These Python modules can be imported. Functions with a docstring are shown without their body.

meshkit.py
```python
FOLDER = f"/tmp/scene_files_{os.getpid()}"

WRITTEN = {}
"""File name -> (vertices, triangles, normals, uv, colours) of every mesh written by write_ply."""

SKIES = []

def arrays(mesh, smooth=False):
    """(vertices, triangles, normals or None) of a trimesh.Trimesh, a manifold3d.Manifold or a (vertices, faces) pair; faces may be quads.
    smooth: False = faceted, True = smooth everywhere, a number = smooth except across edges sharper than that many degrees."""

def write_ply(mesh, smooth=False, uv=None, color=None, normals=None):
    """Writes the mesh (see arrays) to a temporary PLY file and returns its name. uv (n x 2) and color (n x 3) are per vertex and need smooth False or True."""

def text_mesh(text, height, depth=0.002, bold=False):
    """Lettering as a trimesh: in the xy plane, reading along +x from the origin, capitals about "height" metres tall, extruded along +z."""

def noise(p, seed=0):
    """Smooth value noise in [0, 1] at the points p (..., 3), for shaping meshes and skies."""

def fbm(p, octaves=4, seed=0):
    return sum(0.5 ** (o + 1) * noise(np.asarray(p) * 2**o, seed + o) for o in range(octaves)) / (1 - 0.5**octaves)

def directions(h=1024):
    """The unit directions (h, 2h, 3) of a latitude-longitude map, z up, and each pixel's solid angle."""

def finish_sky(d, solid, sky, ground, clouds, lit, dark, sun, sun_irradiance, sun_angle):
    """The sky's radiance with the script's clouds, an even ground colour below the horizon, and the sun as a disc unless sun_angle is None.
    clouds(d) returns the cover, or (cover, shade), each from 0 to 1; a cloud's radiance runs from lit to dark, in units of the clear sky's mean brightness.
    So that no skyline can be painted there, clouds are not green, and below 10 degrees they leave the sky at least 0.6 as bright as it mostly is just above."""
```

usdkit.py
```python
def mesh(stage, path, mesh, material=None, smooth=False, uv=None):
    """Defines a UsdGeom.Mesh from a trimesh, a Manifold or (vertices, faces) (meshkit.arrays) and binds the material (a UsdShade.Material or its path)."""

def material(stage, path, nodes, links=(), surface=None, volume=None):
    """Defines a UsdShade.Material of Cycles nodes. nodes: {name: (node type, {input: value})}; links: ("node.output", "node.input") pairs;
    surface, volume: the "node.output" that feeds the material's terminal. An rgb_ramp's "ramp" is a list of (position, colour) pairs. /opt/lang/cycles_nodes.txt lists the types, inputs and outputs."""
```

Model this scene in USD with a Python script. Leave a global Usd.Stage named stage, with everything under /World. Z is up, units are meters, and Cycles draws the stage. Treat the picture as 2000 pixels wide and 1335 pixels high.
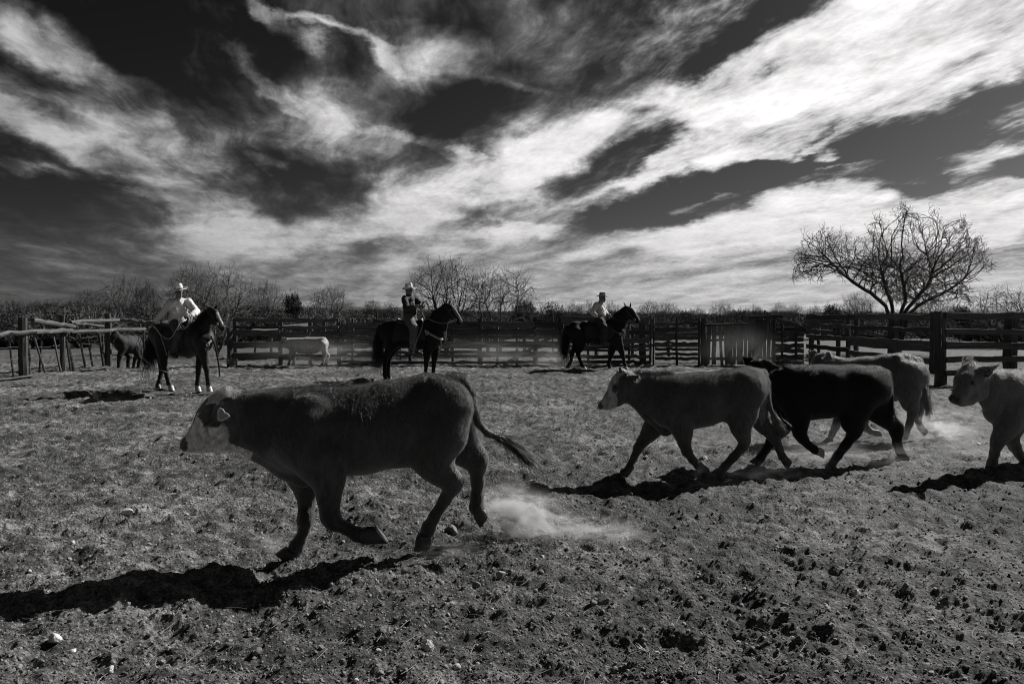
import math, random
import numpy as np
import trimesh
import usdkit, meshkit
from scipy.spatial import cKDTree
from scipy.ndimage import map_coordinates, gaussian_filter
from pxr import Usd, UsdGeom, UsdLux, UsdShade, Gf, Sdf, Vt

stage = Usd.Stage.CreateInMemory()
UsdGeom.SetStageUpAxis(stage, UsdGeom.Tokens.z)
UsdGeom.SetStageMetersPerUnit(stage, 1.0)
UsdGeom.Xform.Define(stage, '/World')
UsdGeom.Scope.Define(stage, '/World/Looks')

# ------------------------------------------------------------------ camera
EYE, PITCH, FOCAL = 1.6, math.radians(1.75), 28.0
cam = UsdGeom.Camera.Define(stage, '/World/camera')
cam.CreateFocalLengthAttr(FOCAL)
cam.CreateHorizontalApertureAttr(36.0)
cam.CreateVerticalApertureAttr(24.0)
cam.CreateClippingRangeAttr(Gf.Vec2f(0.1, 20000))
cam.AddTranslateOp().Set(Gf.Vec3d(0, 0, EYE))
cam.AddRotateXOp().Set(90 - math.degrees(PITCH))
cam.CreateExposureAttr(1.0)

FPX = 2000 * FOCAL / 36.0            # focal length in pixels of the photograph


def ray(x, y):
    """Direction (with y component 1) seen at a point of the photograph."""
    u, v = (x - 1000) / FPX, -(y - 667.5) / FPX
    d = np.array([u, math.cos(PITCH) + v * math.sin(PITCH), -math.sin(PITCH) + v * math.cos(PITCH)])
    return d / d[1]


def at(x, y, depth):
    return np.array([0, 0, EYE]) + ray(x, y) * depth


def on_ground(x, y):
    d = ray(x, y)
    return np.array([0, 0, EYE]) + d * (-EYE / d[2])


# ------------------------------------------------------------------ sun and sky
SUN_AZ, SUN_EL = math.radians(52.0), math.radians(37.5)
sun = UsdLux.DistantLight.Define(stage, '/World/sun')
sun.CreateIntensityAttr(1.25)
sun.CreateNormalizeAttr(True)
sun.CreateAngleAttr(0.5)
sun.CreateColorAttr(Gf.Vec3f(1.0, 0.99, 0.975))
sun.AddRotateZOp().Set(-math.degrees(SUN_AZ))
sun.AddRotateXOp().Set(-(90 - math.degrees(SUN_EL)))
SUN_DIR = np.array([math.sin(SUN_AZ) * math.cos(SUN_EL), math.cos(SUN_AZ) * math.cos(SUN_EL), math.sin(SUN_EL)])


class Graph:
    def __init__(self):
        self.n, self.l, self.i = {}, [], 0

    def node(self, kind, **inputs):
        self.i += 1
        name = f'n{self.i}'
        plain = {}
        for k, v in inputs.items():
            if isinstance(v, str) and '.' in v and v.split('.')[0] in self.n:
                self.l.append((v, f'{name}.{k}'))
            else:
                plain[k] = v
        self.n[name] = (kind, plain)
        return name

    def math(self, op, a, b=0.0, c=0.0, clamp=False):
        return self.node('math', math_type=op, value1=a, value2=b, value3=c, use_clamp=clamp) + '.value'

    def smooth(self, v, lo, hi, a=0.0, b=1.0):
        return self.node('map_range', range_type='smoothstep', value=v, from_min=lo, from_max=hi, to_min=a, to_max=b) + '.result'

    def done(self, path, surface=None, volume=None):
        return usdkit.material(stage, path, self.n, self.l, surface=surface, volume=volume)


def build_sky():
    g = Graph()
    d = g.node('texture_coordinate') + '.generated'
    s = g.node('separate_xyz', vector=d)
    az = g.math('arctan2', s + '.x', s + '.y')
    el = g.math('arcsine', s + '.z')
    uv = g.node('combine_xyz', x=az, y=el) + '.vector'
    # cloud layers: flat sheets overhead, streaked along the wind
    iz = g.math('divide', 1.0, g.math('maximum', g.math('add', s + '.z', 0.09), 0.03))
    plane = g.node('combine_xyz', x=g.math('multiply', s + '.x', iz), y=g.math('multiply', s + '.y', iz)) + '.vector'
    wind = g.node('vector_rotate', rotate_type='z_axis', vector=plane, angle=math.radians(-14.0)) + '.vector'
    wsp = g.node('noise_texture', vector=wind, scale=0.7, detail=4, roughness=0.55) + '.color'
    wsp = g.node('vector_math', math_type='subtract', vector1=wsp, vector2=(0.5, 0.5, 0.5)) + '.vector'
    curl = g.node('vector_math', math_type='multiply_add', vector1=wsp, vector2=(0.7, 0.6, 0), vector3=wind) + '.vector'
    streak = g.node('noise_texture', vector=g.node('mapping', vector=curl, scale=(2.4, 0.5, 1)) + '.vector', scale=1.0, detail=8, roughness=0.58, distortion=0.25) + '.fac'
    wisp = g.node('noise_texture', vector=g.node('mapping', vector=curl, scale=(13.0, 1.3, 1), rotation=(0, 0, 0.35)) + '.vector', scale=1.0, detail=8, roughness=0.68) + '.fac'
    puff = g.node('noise_texture', vector=g.node('mapping', vector=wind, scale=(3.4, 2.2, 1)) + '.vector', scale=1.0, detail=10, roughness=0.62, distortion=0.3) + '.fac'
    fine = g.node('noise_texture', vector=g.node('mapping', vector=wind, scale=(34.0, 17.0, 1)) + '.vector', scale=1.0, detail=6, roughness=0.62) + '.fac'
    # where the larger cloud bodies stand (azimuth, elevation), their edges torn by the noise
    tear = g.node('noise_texture', vector=g.node('mapping', vector=uv, scale=(1.0, 1.8, 1)) + '.vector', scale=9.0, detail=5, roughness=0.58) + '.color'
    tear = g.node('vector_math', math_type='subtract', vector1=tear, vector2=(0.5, 0.5, 0.5)) + '.vector'
    at_uv = g.node('vector_math', math_type='multiply_add', vector1=tear, vector2=(0.12, 0.07, 0), vector3=uv) + '.vector'

    def bodies(blobs, grow):
        total = None
        for (x, y, rx, ry, ang, w) in blobs:
            r = ray(x, y)
            r = r / np.linalg.norm(r)
            m = g.node('mapping', mapping_type='texture', vector=at_uv, location=(math.atan2(r[0], r[1]), math.asin(r[2]), 0),
                       rotation=(0, 0, math.radians(-ang)), scale=(grow * rx / FPX, grow * ry / FPX, 1)) + '.vector'
            f = g.node('gradient_texture', gradient_type='spherical', vector=m) + '.fac'
            total = g.math('multiply_add', f, w, total if total else 0.0)
        return total

    thick = bodies([
        (1790, 95, 420, 95, -19, 1.5), (1500, 205, 300, 62, -21, 1.25), (1180, 285, 270, 50, -20, 0.95), (1390, 292, 150, 26, -9, 1.0), (1950, 60, 200, 110, -15, 1.0),
        (1560, 110, 140, 60, -25, 0.9), (920, 355, 230, 45, -15, 0.55), (1110, 386, 135, 24, -13, 2.0), (1235, 347, 85, 11, -6, 2.0),
        (1590, 372, 160, 30, -16, 1.5), (1820, 388, 340, 24, -3, 1.6), (1400, 394, 110, 10, -2, 1.6), (1680, 440, 300, 30, -3, 0.9), (1350, 450, 160, 35, -8, 0.75),
        (1975, 272, 100, 34, -32, 2.0), (1905, 306, 110, 10, -10, 1.5), (1940, 170, 150, 14, -20, 0.75), (1720, 252, 90, 13, -20, 1.7),
        (1640, 275, 60, 6, -12, 1.3), (1800, 303, 140, 4, -3, 1.2), (1960, 180, 120, 8, -18, 1.2), (1930, 440, 90, 26, -12, 1.1), (1030, 445, 110, 18, -6, 0.8),
        (330, 240, 135, 48, 20, 1.15), (300, 325, 160, 42, 26, 0.9), (400, 400, 120, 50, 20, 0.75), (110, 262, 190, 22, 26, 0.85), (65, 60, 75, 36, 18, 0.95), (115, 112, 95, 22, 8, 0.8),
        (5, 185, 45, 34, 20, 0.7), (505, 18, 66, 15, 36, 1.0), (615, 47, 125, 8, 7, 0.75), (597, 86, 24, 20, 40, 0.8), (845, 112, 90, 42, 2, 0.95), (745, 95, 34, 22, 55, 0.7), (925, 150, 110, 11, 12, 0.6),
        (520, 168, 72, 13, 38, 0.75), (690, 225, 190, 36, 18, 0.4), (840, 272, 110, 9, 13, 0.6), (520, 314, 26, 9, -5, 0.9), (60, 315, 80, 8, 12, 0.6),
        (560, 120, 260, 90, 12, 0.16), (1120, 90, 300, 90, -14, 0.36), (640, 235, 230, 60, 16, 0.24), (700, 285, 260, 40, 8, 0.26), (640, 395, 260, 50, 0, 0.25), (1000, 320, 210, 45, -16, 0.6), (780, 430, 330, 50, -4, 0.42), (640, 480, 400, 40, 0, 0.3), (470, 340, 90, 30, 20, 0.4), (760, 330, 160, 22, -10, 0.35), (430, 460, 150, 40, 5, 0.4),
    ], 1.5)
    gap = bodies([
        (1690, 322, 420, 26, -5, 2.1), (1870, 235, 280, 26, -17, 1.9), (1190, 322, 110, 22, -24, 2.2), (1330, 362, 120, 20, -10, 1.6), (1260, 420, 190, 17, -4, 1.7), (1060, 425, 110, 8, -2, 1.2), (1290, 272, 60, 26, -18, 1.0), (1520, 132, 26, 10, -10, 1.0), (1920, 80, 60, 18, -30, 0.6),
        (420, 95, 170, 80, 0, 1.1), (230, 30, 200, 40, 8, 0.5), (545, 372, 130, 42, 4, 1.6), (600, 318, 110, 18, 5, 0.5), (900, 205, 130, 40, -12, 0.9), (1060, 130, 150, 40, -14, 0.3), (1270, 50, 130, 50, -14, 0.4), (60, 140, 140, 26, 20, 0.5), (60, 345, 170, 60, 12, 0.7),
        (110, 440, 260, 80, 8, 0.12), (1060, 412, 130, 12, -2, 0.8), (730, 490, 100, 16, -8, 0.9), (640, 300, 80, 20, 5, 0.7), (1840, 350, 130, 12, -4, 0.7), (1490, 462, 70, 22, 6, 0.35), (240, 180, 130, 16, 14, 0.5), (940, 425, 90, 10, -10, 0.4), (1930, 410, 90, 14, -8, 0.8),
    ], 1.7)
    # haze sheet near the horizon
    low = g.math('multiply', g.smooth(el, 0.02, 0.18, 0.66, 0.0), g.smooth(az, -0.62, -0.1, 0.62, 1.0))
    veil = g.smooth(az, -0.85, 0.25, -0.12, 0.1)
    calm = g.smooth(el, 0.02, 0.2, 0.35, 1.0)
    thick = g.node('math', math_type='smoothmin', value1=thick, value2=0.72, value3=0.35) + '.value'
    c = g.math('multiply_add', thick, 1.0, -0.06)
    c = g.math('subtract', c, g.math('multiply', g.math('minimum', gap, g.math('multiply_add', g.smooth(az, -0.05, 0.28), 0.6, 0.95)), 0.50))
    c = g.math('add', g.math('add', c, low), g.math('multiply', veil, 1.0))
    c = g.math('add', c, g.math('multiply', g.math('multiply', g.math('subtract', streak, 0.47), 2.5), calm))
    c = g.math('add', c, g.math('multiply', g.math('multiply', g.math('subtract', wisp, 0.5), 0.6), calm))
    c = g.math('add', c, g.math('multiply', g.math('multiply', g.math('subtract', puff, 0.5), 1.1), calm))
    crisp = g.smooth(az, -0.05, 0.28)
    dense = g.math('add', c, g.math('multiply', g.math('subtract', fine, 0.5), g.math('multiply_add', crisp, 0.26, 0.08)))
    cover = g.node('map_range', range_type='smoothstep', value=dense, from_min=g.math('multiply_add', crisp, 0.42, -0.30), from_max=g.math('multiply_add', crisp, -0.34, 1.0), to_min=0.0, to_max=1.0) + '.result'
    sunward = g.node('vector_math', math_type='dot_product', vector1=d, vector2=tuple(SUN_DIR)) + '.value'
    lit = g.smooth(sunward, 0.05, 0.92, 4.2, 9.4)
    core = g.smooth(dense, 0.05, 1.12, 0.27, 1.06)
    shade = g.math('multiply_add', g.math('subtract', puff, 0.5), 0.9, g.math('multiply_add', g.math('subtract', fine, 0.5), 0.4, 1.0))
    lowdim = g.smooth(el, 0.0, 0.2, 0.72, 1.0)
    lit = g.math('multiply', g.math('multiply', lit, core), g.math('multiply', shade, lowdim))
    sky = g.node('sky_texture', sky_type='single_scattering', sun_disc=False, sun_elevation=SUN_EL, sun_rotation=SUN_AZ) + '.color'
    red = g.node('separate_color', color=sky) + '.r'           # a red filter: the blue of the sky goes nearly black
    red = g.math('minimum', g.math('multiply', g.math('power', red, 1.9), 0.028), 1.6)
    val = g.math('add', g.math('multiply', red, g.math('subtract', 1.0, cover)), g.math('multiply', lit, cover))
    col = g.node('combine_color', r=val, g=g.math('multiply', val, 0.985), b=g.math('multiply', val, 0.985)) + '.color'
    bg = g.node('background_shader', color=col, strength=0.05) + '.background'
    m = g.done('/World/Looks/sky_air', surface=bg)
    dome = UsdLux.DomeLight.Define(stage, '/World/sky')
    UsdShade.MaterialBindingAPI.Apply(dome.GetPrim()).Bind(m)
    dome.GetPrim().SetCustomDataByKey('kind', 'structure')


build_sky()

# ------------------------------------------------------------------ naming and building tools
TAKEN = {}


def path_for(name, parent=None):
    base = f'{parent.GetPath()}/{name}' if parent else f'/World/{name}'
    n = TAKEN.get(base, -1) + 1
    TAKEN[base] = n
    return base if n == 0 else f'{base}_{n:03d}'


def tag(prim, label=None, category=None, group=None, kind=None):
    p = prim.GetPrim() if hasattr(prim, 'GetPrim') else prim
    for k, v in (('label', label), ('category', category), ('group', group), ('kind', kind)):
        if v:
            p.SetCustomDataByKey(k, v)
    return p


def thing(name, label, category, loc=(0, 0, 0), group=None, rotz=0.0, scale=None):
    x = UsdGeom.Xform.Define(stage, path_for(name))
    x.AddTranslateOp().Set(Gf.Vec3d(*map(float, loc)))
    if rotz:
        x.AddRotateZOp().Set(float(rotz))
    if scale is not None:
        x.AddScaleOp().Set(Gf.Vec3f(*([float(scale)] * 3 if np.ndim(scale) == 0 else map(float, scale))))
    p = tag(x, label, category, group)
    ORIGIN[str(p.GetPath())] = np.array(loc, float)
    return p


ORIGIN = {}


def origin_of(p):
    while p and str(p.GetPath()) not in ORIGIN:
        p = p.GetParent()
    return ORIGIN[str(p.GetPath())] if p else np.zeros(3)


def part(name, mesh, material, parent=None, smooth=False, label=None, kind=None, vary=None, tone=None):
    """One Mesh prim; vertices are given in world coordinates and stored relative to the thing they belong to."""
    v, f, n = meshkit.arrays(mesh, smooth)
    v = v - origin_of(parent) if parent else v
    m = UsdGeom.Mesh.Define(stage, path_for(name, parent))
    m.CreatePointsAttr(Vt.Vec3fArray.FromNumpy(v.astype(np.float32)))
    m.CreateFaceVertexCountsAttr(Vt.IntArray.FromNumpy(np.full(len(f), 3, np.int32)))
    m.CreateFaceVertexIndicesAttr(Vt.IntArray.FromNumpy(f.astype(np.int32).ravel()))
    m.CreateSubdivisionSchemeAttr('none')
    if n is not None:
        m.CreateNormalsAttr(Vt.Vec3fArray.FromNumpy(n.astype(np.float32)))
        m.SetNormalsInterpolation('vertex')
    if tone is not None:
        UsdGeom.PrimvarsAPI(m).CreatePrimvar('tone', Sdf.ValueTypeNames.FloatArray, 'vertex').Set(Vt.FloatArray.FromNumpy(np.asarray(tone, np.float32)))
    UsdShade.MaterialBindingAPI.Apply(m.GetPrim()).Bind(LOOK[material] if isinstance(material, str) else material)
    return tag(m, label, kind=kind)


def strands(name, curves, radii, material, parent, kind='stuff'):
    """Hairs or wires: curves is a list of point arrays (or one n x k x 3 array), radii start..end."""
    if isinstance(curves, np.ndarray):
        counts = np.full(len(curves), curves.shape[1], np.int32)
        pts = curves.reshape(-1, 3)
        w = np.tile(np.linspace(radii[0], radii[1], curves.shape[1]) * 2, len(curves))
    else:
        counts = np.array([len(c) for c in curves], np.int32)
        pts = np.vstack(curves)
        w = np.concatenate([np.linspace(radii[0], radii[1], len(c)) * 2 for c in curves])
    c = UsdGeom.BasisCurves.Define(stage, path_for(name, parent))
    c.CreateTypeAttr('linear')
    c.CreateCurveVertexCountsAttr(Vt.IntArray.FromNumpy(counts))
    c.CreatePointsAttr(Vt.Vec3fArray.FromNumpy((pts - origin_of(parent)).astype(np.float32)))
    c.CreateWidthsAttr(Vt.FloatArray.FromNumpy(w.astype(np.float32)))
    c.SetWidthsInterpolation('vertex')
    UsdShade.MaterialBindingAPI.Apply(c.GetPrim()).Bind(LOOK[material])
    return tag(c, kind=kind)


# ------------------------------------------------------------------ shapes
def tube(points, radii, sides=6, cap=True):
    p = np.asarray(points, float)
    r = np.broadcast_to(np.asarray(radii, float), (len(p),)) if np.ndim(radii) else np.full(len(p), float(radii))
    t = np.gradient(p, axis=0)
    t /= np.linalg.norm(t, axis=1, keepdims=True) + 1e-12
    ref = np.array([0, 0, 1.0]) if abs(t[:, 2].mean()) < 0.8 else np.array([1.0, 0, 0])
    a = np.cross(t, ref)
    a /= np.linalg.norm(a, axis=1, keepdims=True) + 1e-12
    b = np.cross(t, a)
    ang = np.arange(sides) * 2 * np.pi / sides
    v = (p[:, None] + r[:, None, None] * (np.cos(ang)[None, :, None] * a[:, None] + np.sin(ang)[None, :, None] * b[:, None])).reshape(-1, 3)
    i, j = np.meshgrid(np.arange(len(p) - 1), np.arange(sides), indexing='ij')
    q = np.stack([i * sides + j, i * sides + (j + 1) % sides, (i + 1) * sides + (j + 1) % sides, (i + 1) * sides + j], -1).reshape(-1, 4)
    f = np.vstack([q[:, [0, 2, 1]], q[:, [0, 3, 2]]])
    if cap:
        n = len(v)
        v = np.vstack([v, p[0], p[-1]])
        k = np.arange(sides)
        f = np.vstack([f, np.stack([np.full(sides, n), k, (k + 1) % sides], 1), np.stack([np.full(sides, n + 1), len(p) * sides - sides + (k + 1) % sides, len(p) * sides - sides + k], 1)])
    return v, f


def joined(meshes):
    vs, fs, n = [], [], 0
    for m in meshes:
        v, f = (np.asarray(m.vertices), np.asarray(m.faces)) if hasattr(m, 'vertices') else m
        vs.append(v)
        fs.append(np.asarray(f) + n)
        n += len(v)
    return np.vstack(vs), np.vstack(fs)


def smooth_path(points, n=24):
    """A Catmull-Rom curve through the points."""
    p = np.asarray(points, float)
    p = np.vstack([2 * p[0] - p[1], p, 2 * p[-1] - p[-2]])
    s = np.linspace(0, len(p) - 3 - 1e-9, n)
    i = s.astype(int)
    t = (s - i)[:, None]
    a, b, c, d = p[i], p[i + 1], p[i + 2], p[i + 3]
    return 0.5 * (2 * b + (c - a) * t + (2 * a - 5 * b + 4 * c - d) * t**2 + (3 * b - a - 3 * c + d) * t**3)


RNG = np.random.default_rng(7)


def plank(a, b, wide, thick, up=(0, 0, 1), rough=0.012, seed=0, segs=4):
    """A weathered sawn board from a to b: wide measured along up, chamfered long edges, ends and edges out of true."""
    r = np.random.default_rng(seed + 11)
    a, b, up = np.asarray(a, float), np.asarray(b, float), np.asarray(up, float)
    t = (b - a) / np.linalg.norm(b - a)
    up = up - t * (up @ t)
    up /= np.linalg.norm(up)
    out = np.cross(t, up)
    c = min(wide, thick) * 0.12
    hw, ht = wide / 2, thick / 2
    prof = np.array([[-hw + c, -ht], [hw - c, -ht], [hw, -ht + c], [hw, ht - c], [hw - c, ht], [-hw + c, ht], [-hw, ht - c], [-hw, -ht + c]])
    rings = []
    for k in range(segs + 1):
        s = k / segs
        off = r.normal(0, rough, 2)
        w = 1 + r.normal(0, 0.035)
        end = r.uniform(-0.01, 0.01, 8) if k in (0, segs) else np.zeros(8)
        ctr = a + (b - a) * s + up * off[0] * (0.6 if k in (0, segs) else 1) + out * off[1] * 0.5
        rings.append(ctr + prof[:, :1] * w * up + prof[:, 1:] * out + end[:, None] * t)
    v = np.vstack(rings)
    n = 8
    i, j = np.meshgrid(np.arange(segs), np.arange(n), indexing='ij')
    q = np.stack([i * n + j, i * n + (j + 1) % n, (i + 1) * n + (j + 1) % n, (i + 1) * n + j], -1).reshape(-1, 4)
    f = np.vstack([q[:, [0, 1, 2]], q[:, [0, 2, 3]]])
    k = np.arange(1, n - 1)
    e = segs * n
    f = np.vstack([f, np.stack([0 * k, k + 1, k], 1), np.stack([0 * k + e, e + k, e + k + 1], 1)])
    m = trimesh.Trimesh(v, f, process=False)
    if m.volume < 0:
        f = f[:, ::-1]
    return v, f


def pole(a, b, r0, r1, seed=0, sides=8, segs=5, wob=0.15):
    """A rough round pole or post, its outline uneven."""
    r = np.random.default_rng(seed + 5)
    a, b = np.asarray(a, float), np.asarray(b, float)
    s = np.linspace(0, 1, segs + 1)[:, None]
    bend = np.cross(b - a, [0.3, 1, 0.2])
    bend /= np.linalg.norm(bend) + 1e-9
    p = a + (b - a) * s + bend * (r.normal(0, wob * r0, (segs + 1, 1)) * np.sin(np.pi * s) ** 0.5)
    v, f = tube(p, np.linspace(r0, r1, segs + 1) * r.uniform(0.9, 1.1, segs + 1), sides)
    v[: sides * (segs + 1)] += (v[: sides * (segs + 1)] - np.repeat(p, sides, 0)) * np.tile(r.normal(0, 0.09, sides), segs + 1)[:, None]
    return v, f


def rock(size, seed, flat=0.7, sub=2):
    m = trimesh.creation.icosphere(sub, 1.0)
    r = np.random.default_rng(seed)
    v = m.vertices.copy()
    for _ in range(9):                     # facets: cut by random planes
        n = r.normal(size=3)
        n /= np.linalg.norm(n)
        h = r.uniform(0.55, 0.9)
        d = v @ n - h
        v -= np.maximum(d, 0)[:, None] * n * 0.95
    v += m.vertex_normals * (meshkit.fbm(m.vertices * 2.2 + seed, 3, seed)[:, None] - 0.5) * 0.3
    v *= np.array([1, r.uniform(0.65, 0.95), flat]) * size
    return v, np.asarray(m.faces)


# ------------------------------------------------------------------ bodies as smooth blended volumes
class Body:
    """Bones (tapered capsules, narrowed sideways by s) blended into one closed surface."""

    def __init__(self, side, cell):
        self.side = np.asarray(side, float) / np.linalg.norm(side)
        self.cell, self.bones = cell, []

    def bone(self, a, ra, b, rb, k=0.03, s=1.0, cut=False, side=None):
        self.bones.append((np.asarray(a, float), float(ra), np.asarray(b, float), float(rb), k, s, cut, self.side if side is None else np.asarray(side, float)))

    def mesh(self, shift=0.0):
        h = self.cell
        lo = np.min([np.minimum(b[0] - b[1], b[2] - b[3]) for b in self.bones if not b[6]], axis=0) - 4 * h - 0.02
        hi = np.max([np.maximum(b[0] + b[1], b[2] + b[3]) for b in self.bones if not b[6]], axis=0) + 4 * h + 0.02
        n = np.ceil((hi - lo) / h).astype(int) + 1
        ax = [(lo[i] + h * np.arange(n[i])).astype(np.float32) for i in range(3)]
        D = np.full(n, 0.5, np.float32)
        for a, ra, b, rb, k, s, cut, side in self.bones:
            m = max(2 * k, 0.02) + 3 * h
            i0 = np.clip(np.floor((np.minimum(a - ra, b - rb) - m - lo) / h).astype(int), 0, n - 1)
            i1 = np.clip(np.ceil((np.maximum(a + ra, b + rb) + m - lo) / h).astype(int) + 1, 1, n)
            sl = tuple(slice(i0[q], i1[q]) for q in range(3))
            X, Y, Z = ax[0][sl[0]][:, None, None], ax[1][sl[1]][None, :, None], ax[2][sl[2]][None, None, :]
            c = (a + b) / 2
            if s != 1.0:
                lat = ((X - c[0]) * side[0] + (Y - c[1]) * side[1] + (Z - c[2]) * side[2]) * np.float32(1 / s - 1)
                X, Y, Z = X + lat * side[0], Y + lat * side[1], Z + lat * side[2]
                def sq(p):
                    return p + side * ((p - c) @ side) * (1 / s - 1)
                a, b = sq(a), sq(b)
            ba = b - a
            L = max(float(ba @ ba), 1e-9)
            t = np.clip(((X - a[0]) * ba[0] + (Y - a[1]) * ba[1] + (Z - a[2]) * ba[2]) / np.float32(L), 0, 1)
            d = np.sqrt((X - a[0] - t * ba[0]) ** 2 + (Y - a[1] - t * ba[1]) ** 2 + (Z - a[2] - t * ba[2]) ** 2) - (ra + (rb - ra) * t)
            if s < 1:
                d = d * np.float32(0.5 + 0.5 * s)
            o = D[sl]
            if cut:
                q = np.clip(k - np.abs(o + d), 0, None) / k
                D[sl] = np.maximum(o, -d) + q * q * k / 4
            else:
                q = np.clip(k - np.abs(o - d), 0, None) / k
                D[sl] = np.minimum(o, d) - q * q * k / 4
        return surface_net(D - shift, lo, h)


def surface_net(D, lo, h):
    """Closed surface D = 0 by naive surface nets, smoothed a little, with vertex normals from the field."""
    n = np.array(D.shape)
    s = D < 0
    cnt = np.zeros(n - 1, np.int8)
    for o in np.ndindex(2, 2, 2):
        cnt += s[o[0]:n[0] - 1 + o[0], o[1]:n[1] - 1 + o[1], o[2]:n[2] - 1 + o[2]]
    active = (cnt > 0) & (cnt < 8)
    idx = np.full(active.shape, -1, np.int64)
    cells = np.argwhere(active)
    idx[active] = np.arange(len(cells))
    acc, w = np.zeros((len(cells), 3)), np.zeros(len(cells))
    corner = {o: D[cells[:, 0] + o[0], cells[:, 1] + o[1], cells[:, 2] + o[2]].astype(float) for o in np.ndindex(2, 2, 2)}
    for axis in range(3):
        for o in np.ndindex(2, 2, 2):
            if o[axis]:
                continue
            e = list(o)
            e[axis] = 1
            a, b = corner[o], corner[tuple(e)]
            x = (a < 0) != (b < 0)
            t = a[x] / (a[x] - b[x])
            p = np.tile(np.array(o, float), (x.sum(), 1))
            p[:, axis] = t
            acc[x] += p
            w[x] += 1
    v = lo + (cells + acc / w[:, None]) * h
    quads = []
    for axis in range(3):
        e = [0, 0, 0]
        e[axis] = 1
        sl0 = [slice(1, n[q] - 1) for q in range(3)]
        sl0[axis] = slice(0, n[axis] - 1)
        sl1 = list(sl0)
        sl1[axis] = slice(1, n[axis])
        a, b = s[tuple(sl0)], s[tuple(sl1)]
        x = np.argwhere(a != b)
        if not len(x):
            continue
        flip = a[x[:, 0], x[:, 1], x[:, 2]]
        base = x + np.array([sl0[q].start for q in range(3)])
        u, w2 = [q for q in range(3) if q != axis]
        def cell(du, dw):
            c = base.copy()
            c[:, u] += du
            c[:, w2] += dw
            return idx[c[:, 0], c[:, 1], c[:, 2]]
        q4 = np.stack([cell(-1, -1), cell(0, -1), cell(0, 0), cell(-1, 0)], 1)
        if axis == 1:
            flip = ~flip
        q4 = np.where(flip[:, None], q4, q4[:, ::-1])
        quads.append(q4)
    q = np.vstack(quads)
    f = np.vstack([q[:, [0, 1, 2]], q[:, [0, 2, 3]]])
    # two rounds of light smoothing
    from scipy.sparse import coo_matrix, diags
    ee = np.vstack([q[:, [0, 1]], q[:, [1, 2]], q[:, [2, 3]], q[:, [3, 0]]])
    A = coo_matrix((np.ones(2 * len(ee)), (np.r_[ee[:, 0], ee[:, 1]], np.r_[ee[:, 1], ee[:, 0]])), shape=(len(v), len(v))).tocsr()
    A.data[:] = 1
    A = diags(1 / np.maximum(np.asarray(A.sum(1)).ravel(), 1)) @ A
    for lam in (0.5, -0.52, 0.5, -0.52):
        v = v + lam * (A @ v - v)
    return v, f


def pixel_of(v):
    """Where points of the place stand in the photograph's own measure (for laying out coat patches)."""
    p = v - np.array([0, 0, EYE])
    c, s = math.cos(PITCH), math.sin(PITCH)
    fwd, up = p[:, 1] * c - p[:, 2] * s, p[:, 1] * s + p[:, 2] * c
    return np.stack([1000 + FPX * p[:, 0] / fwd, 667.5 - FPX * up / fwd], 1)


def normals_of(v, f):
    n = np.zeros_like(v)
    c = np.cross(v[f[:, 1]] - v[f[:, 0]], v[f[:, 2]] - v[f[:, 0]])
    for k in range(3):
        np.add.at(n, f[:, k], c)
    return n / (np.linalg.norm(n, axis=1, keepdims=True) + 1e-12)


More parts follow.
